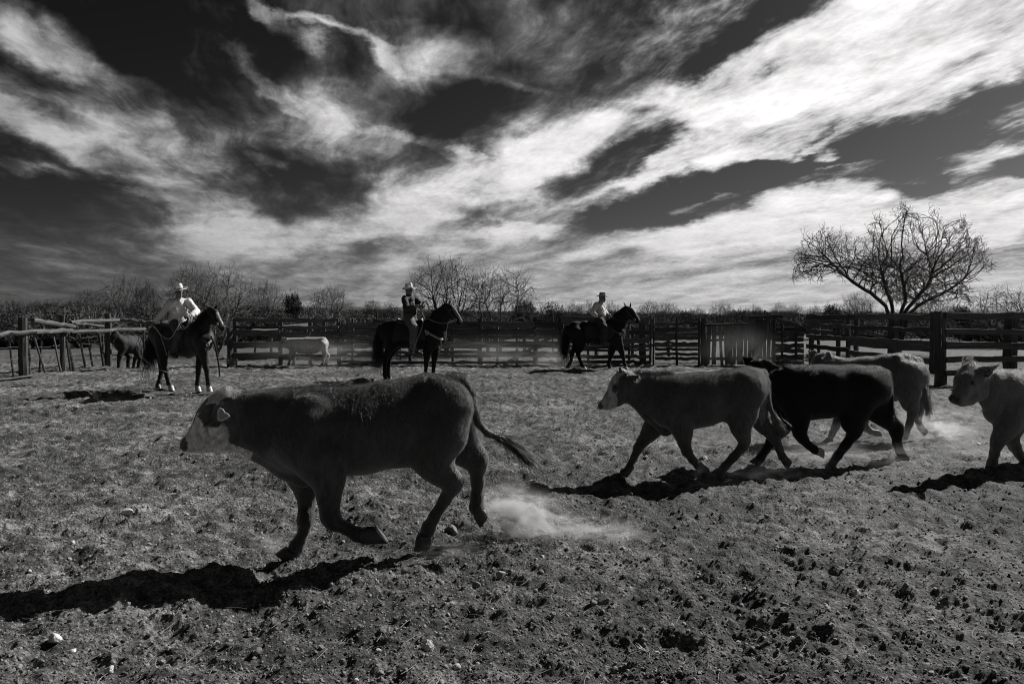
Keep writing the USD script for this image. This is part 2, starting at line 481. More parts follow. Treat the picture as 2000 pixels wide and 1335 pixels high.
def sample_surface(v, f, n, rng, weight=None):
    tri = v[f]
    area = np.linalg.norm(np.cross(tri[:, 1] - tri[:, 0], tri[:, 2] - tri[:, 0]), axis=1)
    if weight is not None:
        area = area * weight[f].mean(1)
    k = rng.choice(len(f), n, p=area / area.sum())
    a, b = rng.random((2, n, 1))
    over = (a + b) > 1
    a, b = np.where(over, 1 - a, a), np.where(over, 1 - b, b)
    bary = np.concatenate([1 - a - b, a, b], 1)
    return (tri[k] * bary[:, :, None]).sum(1), k, bary


def inside(poly, x, y):
    res = np.zeros(len(x), bool)
    p = np.array(poly, float)
    for (x0, y0), (x1, y1) in zip(p, np.roll(p, -1, 0)):
        hit = ((y0 > y) != (y1 > y)) & (x < (x1 - x0) * (y - y0) / (y1 - y0 + 1e-12) + x0)
        res ^= hit
    return res


LOOK = {}


def look(name, base, rough=0.8, noise=None, bump=None, sheen=0.0, spec=0.3, tone=False, object_space=True, vary=0.0, extra=None):
    """noise: (scale, darker, lighter, stretch xyz); bump: (scale, distance, stretch xyz)."""
    g = Graph()
    pos = g.node('texture_coordinate') + ('.object' if object_space else '.generated')
    col = None
    b = base if np.ndim(base) else (base, base * 0.985, base * 0.985)
    if noise:
        sc, lo, hi, st = noise
        m = g.node('mapping', vector=pos, scale=st) + '.vector'
        nf = g.node('noise_texture', vector=m, scale=sc, detail=6, roughness=0.65) + '.fac'
        ramp = g.node('rgb_ramp', fac=nf, ramp=[(0.3, tuple(x * lo for x in b)), (0.5, tuple(b)), (0.72, tuple(min(1, x * hi) for x in b))])
        col = ramp + '.color'
    if tone:
        t = g.node('attribute', attribute='tone') + '.fac'
        t3 = g.node('combine_color', r=t, g=t, b=t) + '.color'
        col = g.node('mix', mix_type='multiply', fac=1.0, color1=col if col else tuple(b), color2=t3) + '.color'
    if vary:
        rnd = g.node('object_info') + '.random'
        k = g.math('multiply_add', rnd, 2 * vary, 1 - vary)
        k3 = g.node('combine_color', r=k, g=k, b=k) + '.color'
        col = g.node('mix', mix_type='multiply', fac=1.0, color1=col if col else tuple(b), color2=k3) + '.color'
    kw = dict(roughness=rough, specular_ior_level=spec, sheen_weight=sheen, sheen_roughness=0.45)
    if bump:
        sc, dist, st = bump
        m = g.node('mapping', vector=pos, scale=st) + '.vector'
        nf = g.node('noise_texture', vector=m, scale=sc, detail=5, roughness=0.6) + '.fac'
        kw['normal'] = g.node('bump', height=nf, strength=1.0, distance=dist) + '.normal'
    kw['base_color'] = col if col else tuple(b)
    p = g.node('principled_bsdf', **kw)
    LOOK[name] = g.done(f'/World/Looks/{name}', surface=p + '.BSDF')

# ------------------------------------------------------------------ materials
def ground_look():
    g = Graph()
    pos = g.node('texture_coordinate') + '.object'
    big = g.node('noise_texture', vector=pos, scale=0.55, detail=5, roughness=0.6) + '.fac'
    mid = g.node('noise_texture', vector=pos, scale=7.0, detail=7, roughness=0.7) + '.fac'
    fin = g.node('noise_texture', vector=pos, scale=48.0, detail=6, roughness=0.78) + '.fac'
    chip = g.node('voronoi_texture', feature='f1', vector=pos, scale=34.0) 
    chip_on = g.math('less_than', chip + '.distance', g.math('multiply', g.node('separate_color', color=chip + '.color') + '.r', 0.34))
    chip_hi = g.smooth(g.node('separate_color', color=chip + '.color') + '.g', 0.55, 1.0)
    v = g.math('multiply_add', g.math('subtract', mid, 0.5), 1.7, g.math('multiply_add', g.math('subtract', big, 0.5), 1.3, 0.49))
    v = g.math('add', v, g.math('multiply', g.math('subtract', fin, 0.5), 1.9))
    t = g.node('rgb_ramp', fac=v, ramp=[(0.03, (0.012, 0.0118, 0.0116)), (0.36, (0.038, 0.0376, 0.0372)), (0.58, (0.098, 0.097, 0.096)), (0.92, (0.33, 0.327, 0.324))]) + '.color'
    t = g.node('mix', mix_type='mix', fac=g.math('multiply', chip_on, g.math('multiply', chip_hi, 0.8)), color1=t, color2=(0.27, 0.265, 0.26)) + '.color'
    sp = g.node('separate_xyz', vector=pos)
    out = g.math('maximum', g.smooth(sp + '.y', 27.6, 28.6), g.smooth(sp + '.x', 10.4, 11.4))     # dry grass outside the pen
    dry = g.node('rgb_ramp', fac=g.math('multiply_add', g.math('subtract', big, 0.5), 0.8, mid), ramp=[(0.2, (0.03, 0.0296, 0.0292)), (0.5, (0.065, 0.0643, 0.0636)), (0.8, (0.12, 0.119, 0.117))]) + '.color'
    t = g.node('mix', mix_type='mix', fac=out, color1=t, color2=dry) + '.color'
    h1 = g.node('noise_texture', vector=pos, scale=38.0, detail=6, roughness=0.7) + '.fac'
    h2 = g.math('multiply', g.math('subtract', 0.4, g.math('minimum', chip + '.distance', 0.4)), 1.2)
    b = g.node('bump', height=g.math('add', h1, h2), strength=1.0, distance=0.042) + '.normal'
    p = g.node('principled_bsdf', base_color=t, roughness=0.85, specular_ior_level=0.25, normal=b, diffuse_roughness=0.6)
    LOOK['dirt'] = g.done('/World/Looks/dirt', surface=p + '.BSDF')


ground_look()
look('clod', 0.075, 0.9, noise=(9, 0.5, 1.9, (1, 1, 1)), vary=0.6)
look('pale_stone', 0.34, 0.75, noise=(14, 0.6, 1.35, (1, 1, 1)), bump=(40, 0.01, (1, 1, 1)))
look('dark_stone', 0.09, 0.8, noise=(14, 0.5, 1.6, (1, 1, 1)), bump=(40, 0.01, (1, 1, 1)))
look('straw', 0.30, 0.7, vary=0.4)
look('hill_scrub', 0.016, 1.0, noise=(0.004, 0.6, 1.5, (1, 1, 1)))

# ------------------------------------------------------------------ the churned ground of the pen
CELL, GX0, GX1, GY0, GY1 = 0.016, -23.0, 23.0, 1.2, 36.0


def height_field():
    nx, ny = int((GX1 - GX0) / CELL), int((GY1 - GY0) / CELL)
    rng = np.random.default_rng(41)
    fx, fy = np.fft.rfftfreq(nx, CELL)[None, :], np.fft.fftfreq(ny, CELL)[:, None]
    k = np.sqrt(fx**2 + fy**2) + 1e-6
    spec = np.fft.rfft2(rng.standard_normal((ny, nx)).astype(np.float32))

    def band(lo, hi, slope):
        w = k**-slope * np.exp(-(k / hi) ** 2) * (1 - np.exp(-(k / lo) ** 2))
        z = np.fft.irfft2(spec * w, (ny, nx))
        return (z / z.std()).astype(np.float32)

    H = 0.012 * band(0.2, 1.0, 0.6) + 0.010 * band(0.9, 3.0, 0.7) + 0.0085 * band(2.5, 7.0, 0.5)
    crumb = band(9.0, 45.0, 0.4)
    patch = gaussian_filter(np.abs(band(0.5, 2.0, 0.5)), 10)
    patch = np.minimum((patch / patch.mean()) ** 2, 2.0)
    H += 0.0056 * np.where(crumb > 0, crumb * 1.3, crumb * 0.6) * (0.45 + 0.25 * patch)
    # hoof prints: a pit with a pushed-up rim, stamped over one another
    N = 26000
    px, py = rng.uniform(GX0 + 1, GX1 - 1, N), GY0 + 1 + (GY1 - GY0 - 3) * rng.random(N)
    for i in range(N):
        soft = i % 6 > 0                    # most prints are old and half filled in
        a, b = (rng.uniform(0.05, 0.12), rng.uniform(0.04, 0.085)) if soft else (rng.uniform(0.045, 0.08), rng.uniform(0.035, 0.06))
        dep, th = (rng.uniform(0.004, 0.022) if soft else rng.uniform(0.007, 0.020)), rng.uniform(0, np.pi)
        m = int(0.20 / CELL)
        cx, cy = int((px[i] - GX0) / CELL), int((py[i] - GY0) / CELL)
        if cx < m or cy < m or cx + m >= nx or cy + m >= ny:
            continue
        Y, X = np.mgrid[-m:m + 1, -m:m + 1] * CELL
        u, v = (X * math.cos(th) + Y * math.sin(th)) / a, (-X * math.sin(th) + Y * math.cos(th)) / b
        r = np.sqrt(u * u + v * v)
        H[cy - m:cy + m + 1, cx - m:cx + m + 1] += (-dep * np.exp(-(r**2.0)) + 0.38 * dep * np.exp(-((r - 1.35) / 0.38) ** 2) * (1 + 0.5 * u)).astype(np.float32)
    return np.clip(H, -0.10, 0.10)


HEIGHT = height_field()


def ground_z(x, y):
    x, y = np.asarray(x, float), np.asarray(y, float)
    z = map_coordinates(HEIGHT, [np.clip((y - GY0) / CELL, 0, HEIGHT.shape[0] - 1).ravel(), np.clip((x - GX0) / CELL, 0, HEIGHT.shape[1] - 1).ravel()], order=1, mode='nearest').reshape(x.shape)
    edge = np.clip(np.minimum(np.minimum(x - GX0, GX1 - x), np.minimum(y - GY0, GY1 - y)) / 2.0, 0, 1)
    return z * edge


def build_ground():
    d, rows = 1.3, [0.05, 0.6]
    while d < 7000:
        rows.append(d)
        if d < 2.7:
            d += 0.08
        elif d < 33:
            d += min(max(0.62 * d * d / 1275, 0.0065), 0.085)
        else:
            d *= 1.06
    rows = np.array(rows)
    half = math.radians(40)
    ang = np.concatenate([np.linspace(-half, half, 1150), np.linspace(half, 2 * np.pi - half, 72)[1:-1]])
    R, A = np.meshgrid(rows, ang, indexing='ij')
    X, Y = R * np.sin(A), R * np.cos(A)
    Z = ground_z(X, Y)
    far = np.clip((R - 60) / 400, 0, 1)
    Z = Z + far * 3.0 * (meshkit.fbm(np.stack([X / 160, Y / 160, 0 * X], -1), 3, 3) - 0.5)
    n, m = len(rows), len(ang)
    i, j = np.meshgrid(np.arange(n - 1), np.arange(m), indexing='ij')
    j2 = (j + 1) % m
    q = np.stack([i * m + j, i * m + j2, (i + 1) * m + j2, (i + 1) * m + j], -1).reshape(-1, 4)
    f = np.vstack([q[:, [0, 2, 1]], q[:, [0, 3, 2]]])
    v = np.stack([X, Y, Z], -1).reshape(-1, 3)
    p = part('ground', (v, f), 'dirt', smooth=True)
    tag(p, kind='structure')
    # ridges on the horizon
    for name, x0, x1, dist, prof in (('hills', -400, 335, 2600, [(-400, 578), (0, 577), (70, 583), (140, 578), (200, 588), (260, 584), (300, 586), (335, 600)]),
                                     ('hills', 330, 540, 2900, [(330, 600), (385, 586), (400, 578), (470, 577), (500, 587), (560, 592), (590, 602)]),
                                     ('hills', 590, 1050, 3400, [(590, 606), (640, 600), (660, 594), (700, 599), (740, 604), (790, 600), (880, 606), (1050, 610)])):
        xs = np.linspace(prof[0][0], prof[-1][0], 160)
        top = np.interp(xs, [p[0] for p in prof], [p[1] for p in prof])
        vs = []
        for t in (0, 0.35, 0.7, 1.0, 1.4, 2.0):
            for x, y in zip(xs, top):
                dd = dist * (0.80 + 0.2 * t)
                w = (1 - abs(1 - t) ** 1.3) if t < 2 else 0
                c = at(x, y, dist)
                zz = -3 + max(0, c[2] + 3) * w * (1 + 0.2 * (meshkit.fbm(np.array([x / 55.0, t * 3, dist]), 4, 5) - 0.5) * (1.0 if t == 1 else 2.0))
                vs.append([c[0] * dd / dist, dd, zz])
        m2 = len(xs)
        i, j = np.meshgrid(np.arange(5), np.arange(m2 - 1), indexing='ij')
        q = np.stack([i * m2 + j, i * m2 + j + 1, (i + 1) * m2 + j + 1, (i + 1) * m2 + j], -1).reshape(-1, 4)
        tag(part(name, (np.array(vs), np.vstack([q[:, [0, 1, 2]], q[:, [0, 2, 3]]])), 'hill_scrub', smooth=True), kind='structure')


build_ground()


def build_litter():
    rng = np.random.default_rng(5)
    # loose crumbs of dirt lying everywhere
    pi = UsdGeom.PointInstancer.Define(stage, path_for('dirt_clods'))
    tag(pi, 'countless small dry dirt clods and pebbles strewn over the pen floor', 'dirt clods', kind='stuff')
    protos = []
    for k in range(7):
        v, f = rock(1.0, 100 + k, flat=rng.uniform(0.55, 0.85), sub=1)
        p = part('clod', (v, f), 'clod' if k < 5 else 'pale_stone', pi.GetPrim())
        protos.append(p.GetPath())
    pi.CreatePrototypesRel().SetTargets(protos)
    n = 75000
    d = 1 / rng.uniform(1 / 26.0, 1 / 2.6, n)
    a = rng.uniform(-0.68, 0.68, n)
    x, y = d * np.sin(a), d * np.cos(a)
    size = np.clip(0.0038 * np.exp(rng.normal(0, 0.58, n)) * (0.75 + d / 14), 0.0025, 0.020)
    z = ground_z(x, y) + size * 0.2
    pi.CreatePositionsAttr(Vt.Vec3fArray.FromNumpy(np.stack([x, y, z], 1).astype(np.float32)))
    pi.CreateScalesAttr(Vt.Vec3fArray.FromNumpy(np.repeat(size[:, None], 3, 1).astype(np.float32)))
    h = rng.uniform(0, 2 * np.pi, n) / 2
    tilt = rng.normal(0, 0.25, (n, 2))
    q = np.stack([np.cos(h), tilt[:, 0], tilt[:, 1], np.sin(h)], 1)
    q /= np.linalg.norm(q, axis=1, keepdims=True)
    pi.CreateOrientationsAttr(Vt.QuathArray([Gf.Quath(*map(float, r)) for r in q]))
    pi.CreateProtoIndicesAttr(Vt.IntArray.FromNumpy(rng.choice(7, n, p=[.16, .16, .16, .16, .12, .12, .12]).astype(np.int32)))
    # dry stems and straw
    cur = []
    for _ in range(900):
        dd, aa = 1 / rng.uniform(1 / 16.0, 1 / 2.8), rng.uniform(-0.66, 0.66)
        c = np.array([dd * math.sin(aa), dd * math.cos(aa)])
        L, th = rng.uniform(0.03, 0.14), rng.uniform(0, np.pi)
        t = np.linspace(-0.5, 0.5, 5)[:, None]
        bend = rng.normal(0, 0.25)
        xy = c + L * (t * [math.cos(th), math.sin(th)] + bend * (t**2) * [-math.sin(th), math.cos(th)])
        zz = ground_z(xy[:, 0], xy[:, 1]).max() + 0.004 + rng.uniform(0, 0.012) * (t[:, 0] + 0.5)
        cur.append(np.column_stack([xy, zz]))
    s = strands('dry_straw', np.array(cur), (0.0011, 0.0007), 'straw', None)
    tag(s, 'thin dry stems and straw scattered over the churned dirt', 'straw', kind='stuff')


build_litter()

# ------------------------------------------------------------------ corral fences
def wood(name, base, grain, rough=0.9):
    st = {'x': (1.2, 22, 22), 'y': (22, 1.2, 22), 'z': (22, 22, 1.2)}[grain]
    look(name, base, rough, noise=(1.6, 0.35, 1.7, st), bump=(3.0, 0.012, st), spec=0.2)


for ax in 'xyz':
    wood('wood_' + ax, 0.075, ax)
    wood('dark_wood_' + ax, 0.042, ax)
    wood('pale_wood_' + ax, 0.07, ax)
look('rusty_wire', 0.10, 0.6)
LX, RX, BY = -13.4, 10.0, 26.8       # the pen's left side, right side and far side


def left_at(x, y):
    d = min(LX * FPX / (x - 1000), 27.4)
    return at(x, y, d), d


def right_at(x, y):
    d = RX * FPX / (x - 1000)
    return at(x, y, d), d


def bottomed(p, z=-0.15):
    p = np.array(p, float)
    p[2] = z
    return p


def rows_of_boards(parent, x0, x1, rows, depth, splits, seed, mat='wood_x', thick=0.035, skew=0.7):
    r = np.random.default_rng(seed)
    edges = [x0] + [s for s in splits if x0 < s < x1] + [x1]
    for (t, b) in rows:
        prev = r.normal(0, skew)
        for e0, e1 in zip(edges[:-1], edges[1:]):
            nxt = prev + r.normal(0, skew * 0.8)
            w = (b - t) * depth / FPX * r.uniform(0.9, 1.06)
            d = depth + r.uniform(-0.012, 0.012)
            c = (t + b) / 2
            part('board', plank(at(e0 + 0.3, c + prev, d), at(e1 - 0.3, c + nxt, d), w, thick, rough=0.014, seed=int(r.integers(1e6)), segs=6), r.choice([mat, mat, 'dark_wood_x']), parent)
            prev = nxt + r.normal(0, 0.3)


def upright(parent, x, top, depth, wpx, seed, name='post', mat='dark_wood_z', deep=None, round_=True):
    a = at(x, top, depth)
    w = wpx * depth / FPX
    if round_:
        part(name, pole(bottomed(a), a, w * 0.52, w * 0.47, seed, sides=9), mat, parent)
    else:
        part(name, plank(bottomed(a), a, w, deep or w * 0.8, up=(1, 0, 0), rough=0.01, seed=seed), mat, parent)


def build_fences():
    # --- left side: sagging log rails on posts, thin stays and wire
    F = thing('log_rail_fence', 'sagging fence of pale log rails, leaning thin stays and wire at the left side', 'fence', (LX, 22, 0))
    for i, (x, top, w) in enumerate([(45, 619, 16), (122, 615, 10), (210, 612, 13)]):
        p, d = left_at(x, top)
        upright(F, x, top, d, w, 10 + i)
    p, d = left_at(54, 634)
    upright(F, 54, 634, d + 0.3, 8, 17)
    for i, (xa, ya, xb, yb, w) in enumerate([(-60, 656, 56, 647, 11), (57, 648, 130, 645, 10), (128, 648, 286, 642, 8.5)]):
        (a, da), (b, db) = left_at(xa, ya), left_at(xb, yb)
        off = np.array([0.16, 0, 0])
        part('log_rail', pole(a + off, b + off, w * da / FPX / 2.3, w * db / FPX / 2.3 * 0.9, 30 + i, segs=11, wob=0.4), 'pale_wood_y', F)
    for i, (xa, ya, xb, yb, w) in enumerate([(54, 625, 137, 637, 11), (134, 632, 191, 637, 7), (129, 629, 232, 625, 7), (226, 625, 302, 632, 8.5)]):
        (a, da), (b, db) = left_at(xa, ya), left_at(xb, yb)
        off = np.array([0.14 + 0.03 * (i % 2), 0, 0])
        part('log_rail', pole(a + off, b + off, w * da / FPX / 2.3, w * db / FPX / 2.3 * 0.9, 40 + i, segs=11, wob=0.4), 'pale_wood_y', F)
    for i, (xa, ya, xb, yb, w, m) in enumerate([(20, 652, 31, 735, 4.5, 'wood_z'), (61, 652, 86, 729, 5, 'wood_z'), (86, 635, 80, 729, 4, 'dark_wood_z'), (100, 652, 116, 726, 4, 'wood_z'), (118, 651, 130, 722, 4, 'wood_z'),
                                                (127, 664, 135, 723, 5, 'wood_z'), (131, 648, 148, 723, 7, 'wood_z'), (151, 652, 165, 722, 5, 'pale_wood_z'), (173, 652, 185, 718, 4, 'dark_wood_z'), (190, 650, 200, 716, 5, 'dark_wood_z'), (203, 650, 206, 716, 6, 'dark_wood_z'),
                                                (278, 648, 280, 714, 4, 'dark_wood_z')]):
        (a, d), (b, _) = left_at(xa, ya), left_at(xb, yb)
        b[2] = -0.05
        off = np.array([0.05 if i % 2 else -0.05, 0, 0])
        part('stay', pole(b + off, a + off, w * d / FPX / 2, w * d / FPX / 2 * 0.8, 60 + i, segs=4), m, F)
    wires = []
    for zz in (0.25, 0.5, 0.78, 1.0):
        y = np.linspace(17, 27.3, 14)
        wires.append(np.column_stack([np.full(14, LX - 0.02), y, zz + 0.03 * np.sin(y * 2.1 + zz * 9)]))
    strands('wire', wires, (0.004, 0.004), 'rusty_wire', F, kind=None)

    # --- far side, from left to right
    A = thing('wide_board_fence', 'dark fence of widely spaced boards behind the white calf', 'fence', (-8, BY, 0))
    rows_of_boards(A, 455, 547, [(621, 629), (636, 642), (645, 657), (668, 680), (690, 703)], 26.6, [], 1, thick=0.05)
    rows_of_boards(A, 547, 662, [(621.5, 629.5), (636, 642), (646, 657), (669, 680), (691, 703)], 26.62, [606], 2, thick=0.05)
    for i, (x, t, w) in enumerate([(448, 640, 13), (459, 621, 8), (547.5, 619, 9.5), (606, 628, 8), (633, 626, 7), (662, 628, 8)]):
        upright(A, x, t, 26.75 if i != 0 else 26.3, w, 80 + i)
    Bf = thing('slat_fence', 'long dark fence of closely set horizontal slats behind the middle rider', 'fence', (0, BY, 0))
    rows = [(629.5, 640.5), (643, 654), (657, 663.5), (666, 671.5), (674, 680.5), (683.2, 690), (692.8, 698.5), (701.5, 706.5), (708.5, 712)]
    rows_of_boards(Bf, 663, 1093, rows, 26.8, [738, 835, 938, 1045], 3, thick=0.03, skew=0.9)
    for i, (x, t, w) in enumerate([(689, 621, 6), (738, 626, 8), (800, 628, 6), (835, 628, 8), (884, 630, 5), (938, 621, 10), (972, 629, 6), (1010, 630, 6), (1046, 618, 10), (1093, 619, 9)]):
        upright(Bf, x, t, 26.93, w, 100 + i, name='post')
    a, b = at(983, 712, 26.5), at(1076, 658, 26.6)
    part('brace', plank(a, b, 0.12, 0.04, rough=0.01, seed=5), 'wood_x', Bf)
    a, b = at(728, 625.5, 26.8), at(800, 630, 26.8)
    part('board', plank(a, b, 0.14, 0.05, rough=0.01, seed=6), 'dark_wood_x', Bf)
    C = thing('high_board_panel', 'dark board panel with a broad top board rising behind the right rider', 'fence panel', (4, BY, 0))
    rows_of_boards(C, 1096, 1268, [(619, 633.5), (642.5, 652), (660, 671), (674, 679), (681.5, 686.5), (692.5, 700), (703, 710)], 26.7, [1229], 4, thick=0.04)
    for i, (x, t, w) in enumerate([(1098, 619, 7), (1150, 636, 6), (1190, 640, 6), (1229, 625, 6), (1255, 621, 13), (1270.5, 619, 5)]):
        upright(C, x, t, 26.82, w, 120 + i)
    D = thing('board_gate', 'board gate with open gaps in its lower half left of the upright planks', 'gate', (6, BY, 0))
    rows_of_boards(D, 1279, 1364, [(630.5, 636), (639.5, 648), (649.5, 656), (657, 664.5), (668.5, 674), (678, 684), (688, 693.5), (697.5, 704), (709.5, 711)], 26.7, [1322], 5, mat='wood_x')
    for i, (x, t, w) in enumerate([(1276.5, 621, 4), (1322, 621, 5), (1366, 622, 5)]):
        upright(D, x, t, 26.64, w, 130 + i, name='gate_upright')
    upright(D, 1373.5, 621, 26.75, 10, 134)
    E = thing('upright_plank_fence', 'tall fence of leaning upright planks with a heavy top beam', 'fence', (8, BY, 0))
    r = np.random.default_rng(9)
    x = 1380.0
    k = 0
    gaps = {1385: 2.5, 1393: 5.5, 1408: 4.5, 1430: 1.2, 1438: 1.6, 1446: 1.4, 1454: 1.2, 1459: 2.0, 1490: 4.5, 1503: 1.6, 1509: 1.2}
    gl = sorted(gaps)
    while x < 1512:
        w = r.uniform(5.5, 8.5)
        hit = [q for q in gl if x <= q < x + w]
        top = np.interp(x, [1380, 1410, 1460, 1475, 1512], [633, 632, 628, 622, 622]) + r.normal(0, 1.5)
        lean = r.normal(0, 1.2)
        p0, p1 = at(x + w / 2 + lean, 713, 26.8 + r.uniform(-0.02, 0.02)), at(x + w / 2 - lean * 0.5, top, 26.8 + r.uniform(-0.02, 0.02))
        p0[2] = 0.02
        part('plank', plank(p0, p1, w * 26.8 / FPX, 0.03, up=(1, 0, 0), rough=0.008, seed=200 + k), r.choice(['wood_z', 'dark_wood_z', 'wood_z']), E)
        x += w + (gaps[hit[0]] if hit else r.uniform(0.1, 0.5))
        k += 1
    for i, (xa, ya, xb, yb, w, mm) in enumerate([(1379, 635, 1464, 632, 4.5, 'dark_wood_x'), (1462, 620, 1529, 618.5, 7.5, 'dark_wood_x'), (1382, 664, 1512, 661, 5, 'dark_wood_x'), (1382, 700, 1512, 699, 5, 'dark_wood_x')]):
        part('rail', plank(at(xa, ya, 26.72 + 0.16 * (i > 1)), at(xb, yb, 26.72 + 0.16 * (i > 1)), w * 26.8 / FPX, 0.07, rough=0.006, seed=240 + i), mm, E)
    upright(E, 1494, 606, 26.95, 4, 250)
    G = thing('short_board_panel', 'low dark board panel with a slanted sunlit board on top beside the plank fence', 'fence panel', (9, BY, 0))
    rows_of_boards(G, 1514, 1570, [(637, 646), (647, 656.3), (658.6, 667.4), (670, 679), (680, 690), (691, 703), (705, 711)], 26.8, [], 6, mat='wood_x', skew=0.3)
    for i, (x, t, w) in enumerate([(1528, 634, 4), (1555, 635, 5), (1512.5, 620, 6)]):
        upright(G, x, t, 26.7, w, 260 + i)
    part('slanted_board', plank(at(1518, 624, 26.6), at(1562, 636.5, 26.6), 0.13, 0.05, rough=0.004, seed=77), 'pale_wood_x', G)
    # --- right side running towards the camera, then crosswise to the right
    H = thing('heavy_rail_fence', 'heavy rail fence running along the right side of the pen behind the calves', 'fence', (RX, 23, 0))
    for i, (z, w, y0, y1) in enumerate([(1.61, 0.15, 27.0, 23.2), (1.61, 0.15, 23.2, 18.75), (1.32, 0.11, 27.0, 23.4), (1.30, 0.11, 23.4, 18.75), (0.98, 0.13, 27, 23.5), (0.90, 0.27, 23.5, 18.75), (0.64, 0.14, 27, 23.6), (0.56, 0.15, 23.6, 18.75), (0.28, 0.12, 27, 23.6), (0.34, 0.11, 23.6, 18.75), (1.47, 0.12, 27.0, 24.1), (1.14, 0.10, 27.0, 24.6)]):
        part('rail', plank((RX, y0, z + 0.01 * (i % 3)), (RX + 0.015 * (i % 2), y1, z), w, 0.06, rough=0.012, seed=300 + i, segs=6), 'wood_y' if i % 3 else 'dark_wood_y', H)
    for i, (y, z, w) in enumerate([(27.0, 1.62, 0.16), (26.4, 1.5, 0.12), (24.8, 1.62, 0.13), (24.05, 1.64, 0.14), (23.5, 1.6, 0.15), (21.2, 1.54, 0.28), ]):
        part('post', pole((RX + 0.16, y, -0.2), (RX + 0.16, y, z), w * 0.52, w * 0.48, 320 + i, sides=9), 'dark_wood_z', H)
    part('corner_post', plank((RX - 0.04, 18.72, 0.28), (RX - 0.04, 18.72, 1.74), 0.22, 0.16, up=(1, 0, 0), rough=0.006, seed=331), 'dark_wood_z', H)
    part('corner_post', pole((RX + 0.19, 18.9, -0.2), (RX + 0.19, 18.9, 1.72), 0.125, 0.12, 332, sides=10), 'wood_z', H)
    K = thing('crosswise_rail_fence', 'crosswise fence of five thick weathered rails at the right edge behind the pale calf', 'fence', (12, 18.7, 0))
    for i, (y, w) in enumerate([(616, 13), (647.5, 11), (674.5, 14), (701, 12), (727.5, 11)]):
        a, b = at(1847, y, 18.72), at(2130, y + [1.5, 1, 2, 0.5, 1][i], 18.72)
        part('rail', plank(a, b, w * 18.7 / FPX, 0.08, rough=0.014, seed=340 + i, segs=7), 'wood_x', K)
    upright(K, 1975, 612, 18.98, 22, 350)
    upright(K, 2110, 612, 18.98, 18, 351)
    # lone poles and fence posts beyond the pen
    for i, (xa, ta, xb, w, d, lab) in enumerate([(735, 604, 741, 3, 29.5, 'slanted thin pole behind the slat fence left of the middle rider'), (782, 605, 782, 3, 30, 'upright thin pole behind the slat fence beside the middle rider'), (1080, 616, 1080, 2.4, 32, 'thin grey pole standing beyond the slat fence left of the right rider')]):
        a, b = at(xa, ta, d), at(xb, 700, d)
        b[2] = -0.1
        p = part('fence_pole', pole(b, a, w * d / FPX / 2, w * d / FPX / 2, 360 + i, segs=4), 'dark_wood_z')
        tag(p, lab, 'pole')
    # back pen seen through the gaps
    Bk = thing('back_pen_fence', 'second corral fence seen through the gaps of the slat fence', 'fence', (0, 33, 0))
    r = np.random.default_rng(31)
    for yy in (0.45, 0.8, 1.15):
        for xa in np.arange(-10, 8, 3.0):
            part('board', plank((xa + 0.02, 33 + r.uniform(-0.01, 0.01), yy + r.normal(0, 0.02)), (xa + 2.98, 33, yy + r.normal(0, 0.02)), 0.12, 0.03, seed=int(r.integers(1e6))), 'wood_x', Bk)
    for xa in np.arange(-10, 8.1, 1.5):
        part('post', pole((xa, 33.08, -0.2), (xa, 33.08, 1.2 + r.uniform(0, 0.15)), 0.07, 0.065, int(r.integers(1e6))), 'dark_wood_z', Bk)
    # sheet-metal roof of a low trough shelter glimpsed behind the boards
    T = thing('low_shelter', 'low open shelter with a pale sheet roof glimpsed between the far boards', 'shelter', (-7.6, 31, 0))
    c0, c1 = at(488, 646, 31), at(600, 637, 31)
    part('roof_sheet', plank(np.array([c0[0], 31.2, 1.12]), np.array([c1[0], 31.4, 1.30]), 1.5, 0.02, up=(0, 1, 0.12), rough=0.004, seed=3), 'pale_wood_x', T)
    for i, xx in enumerate(np.linspace(c0[0] + 0.1, c1[0] - 0.1, 3)):
        part('leg', pole((xx, 31.3, -0.1), (xx, 31.3, 1.12 + 0.08 * i), 0.04, 0.04, 400 + i), 'pale_wood_z', T)


build_fences()

# ------------------------------------------------------------------ bare mesquite trees and brush
look('bark', 0.035, 0.95, noise=(12, 0.5, 1.6, (1, 1, 0.3)), bump=(30, 0.01, (1, 1, 0.3)))
look('twig', 0.045, 0.95)
look('twig_far', 0.055, 0.95, noise=(3, 0.6, 1.4, (1, 1, 1)), vary=0.35)


def leaf_look(name, base):
    g = Graph()
    rnd = g.node('geometry') + '.random_per_island'
    t = g.node('rgb_ramp', fac=rnd, ramp=[(0, (base * 0.6,) * 3), (1, (base * 1.5,) * 3)]) + '.color'
    d = g.node('diffuse_bsdf', color=t) + '.BSDF'
    tr = g.node('translucent_bsdf', color=t) + '.BSDF'
    LOOK[name] = g.done(f'/World/Looks/{name}', surface=g.node('mix_closure', fac=0.35, closure1=d, closure2=tr) + '.closure')


leaf_look('dry_leaf', 0.03)
leaf_look('evergreen_leaf', 0.022)


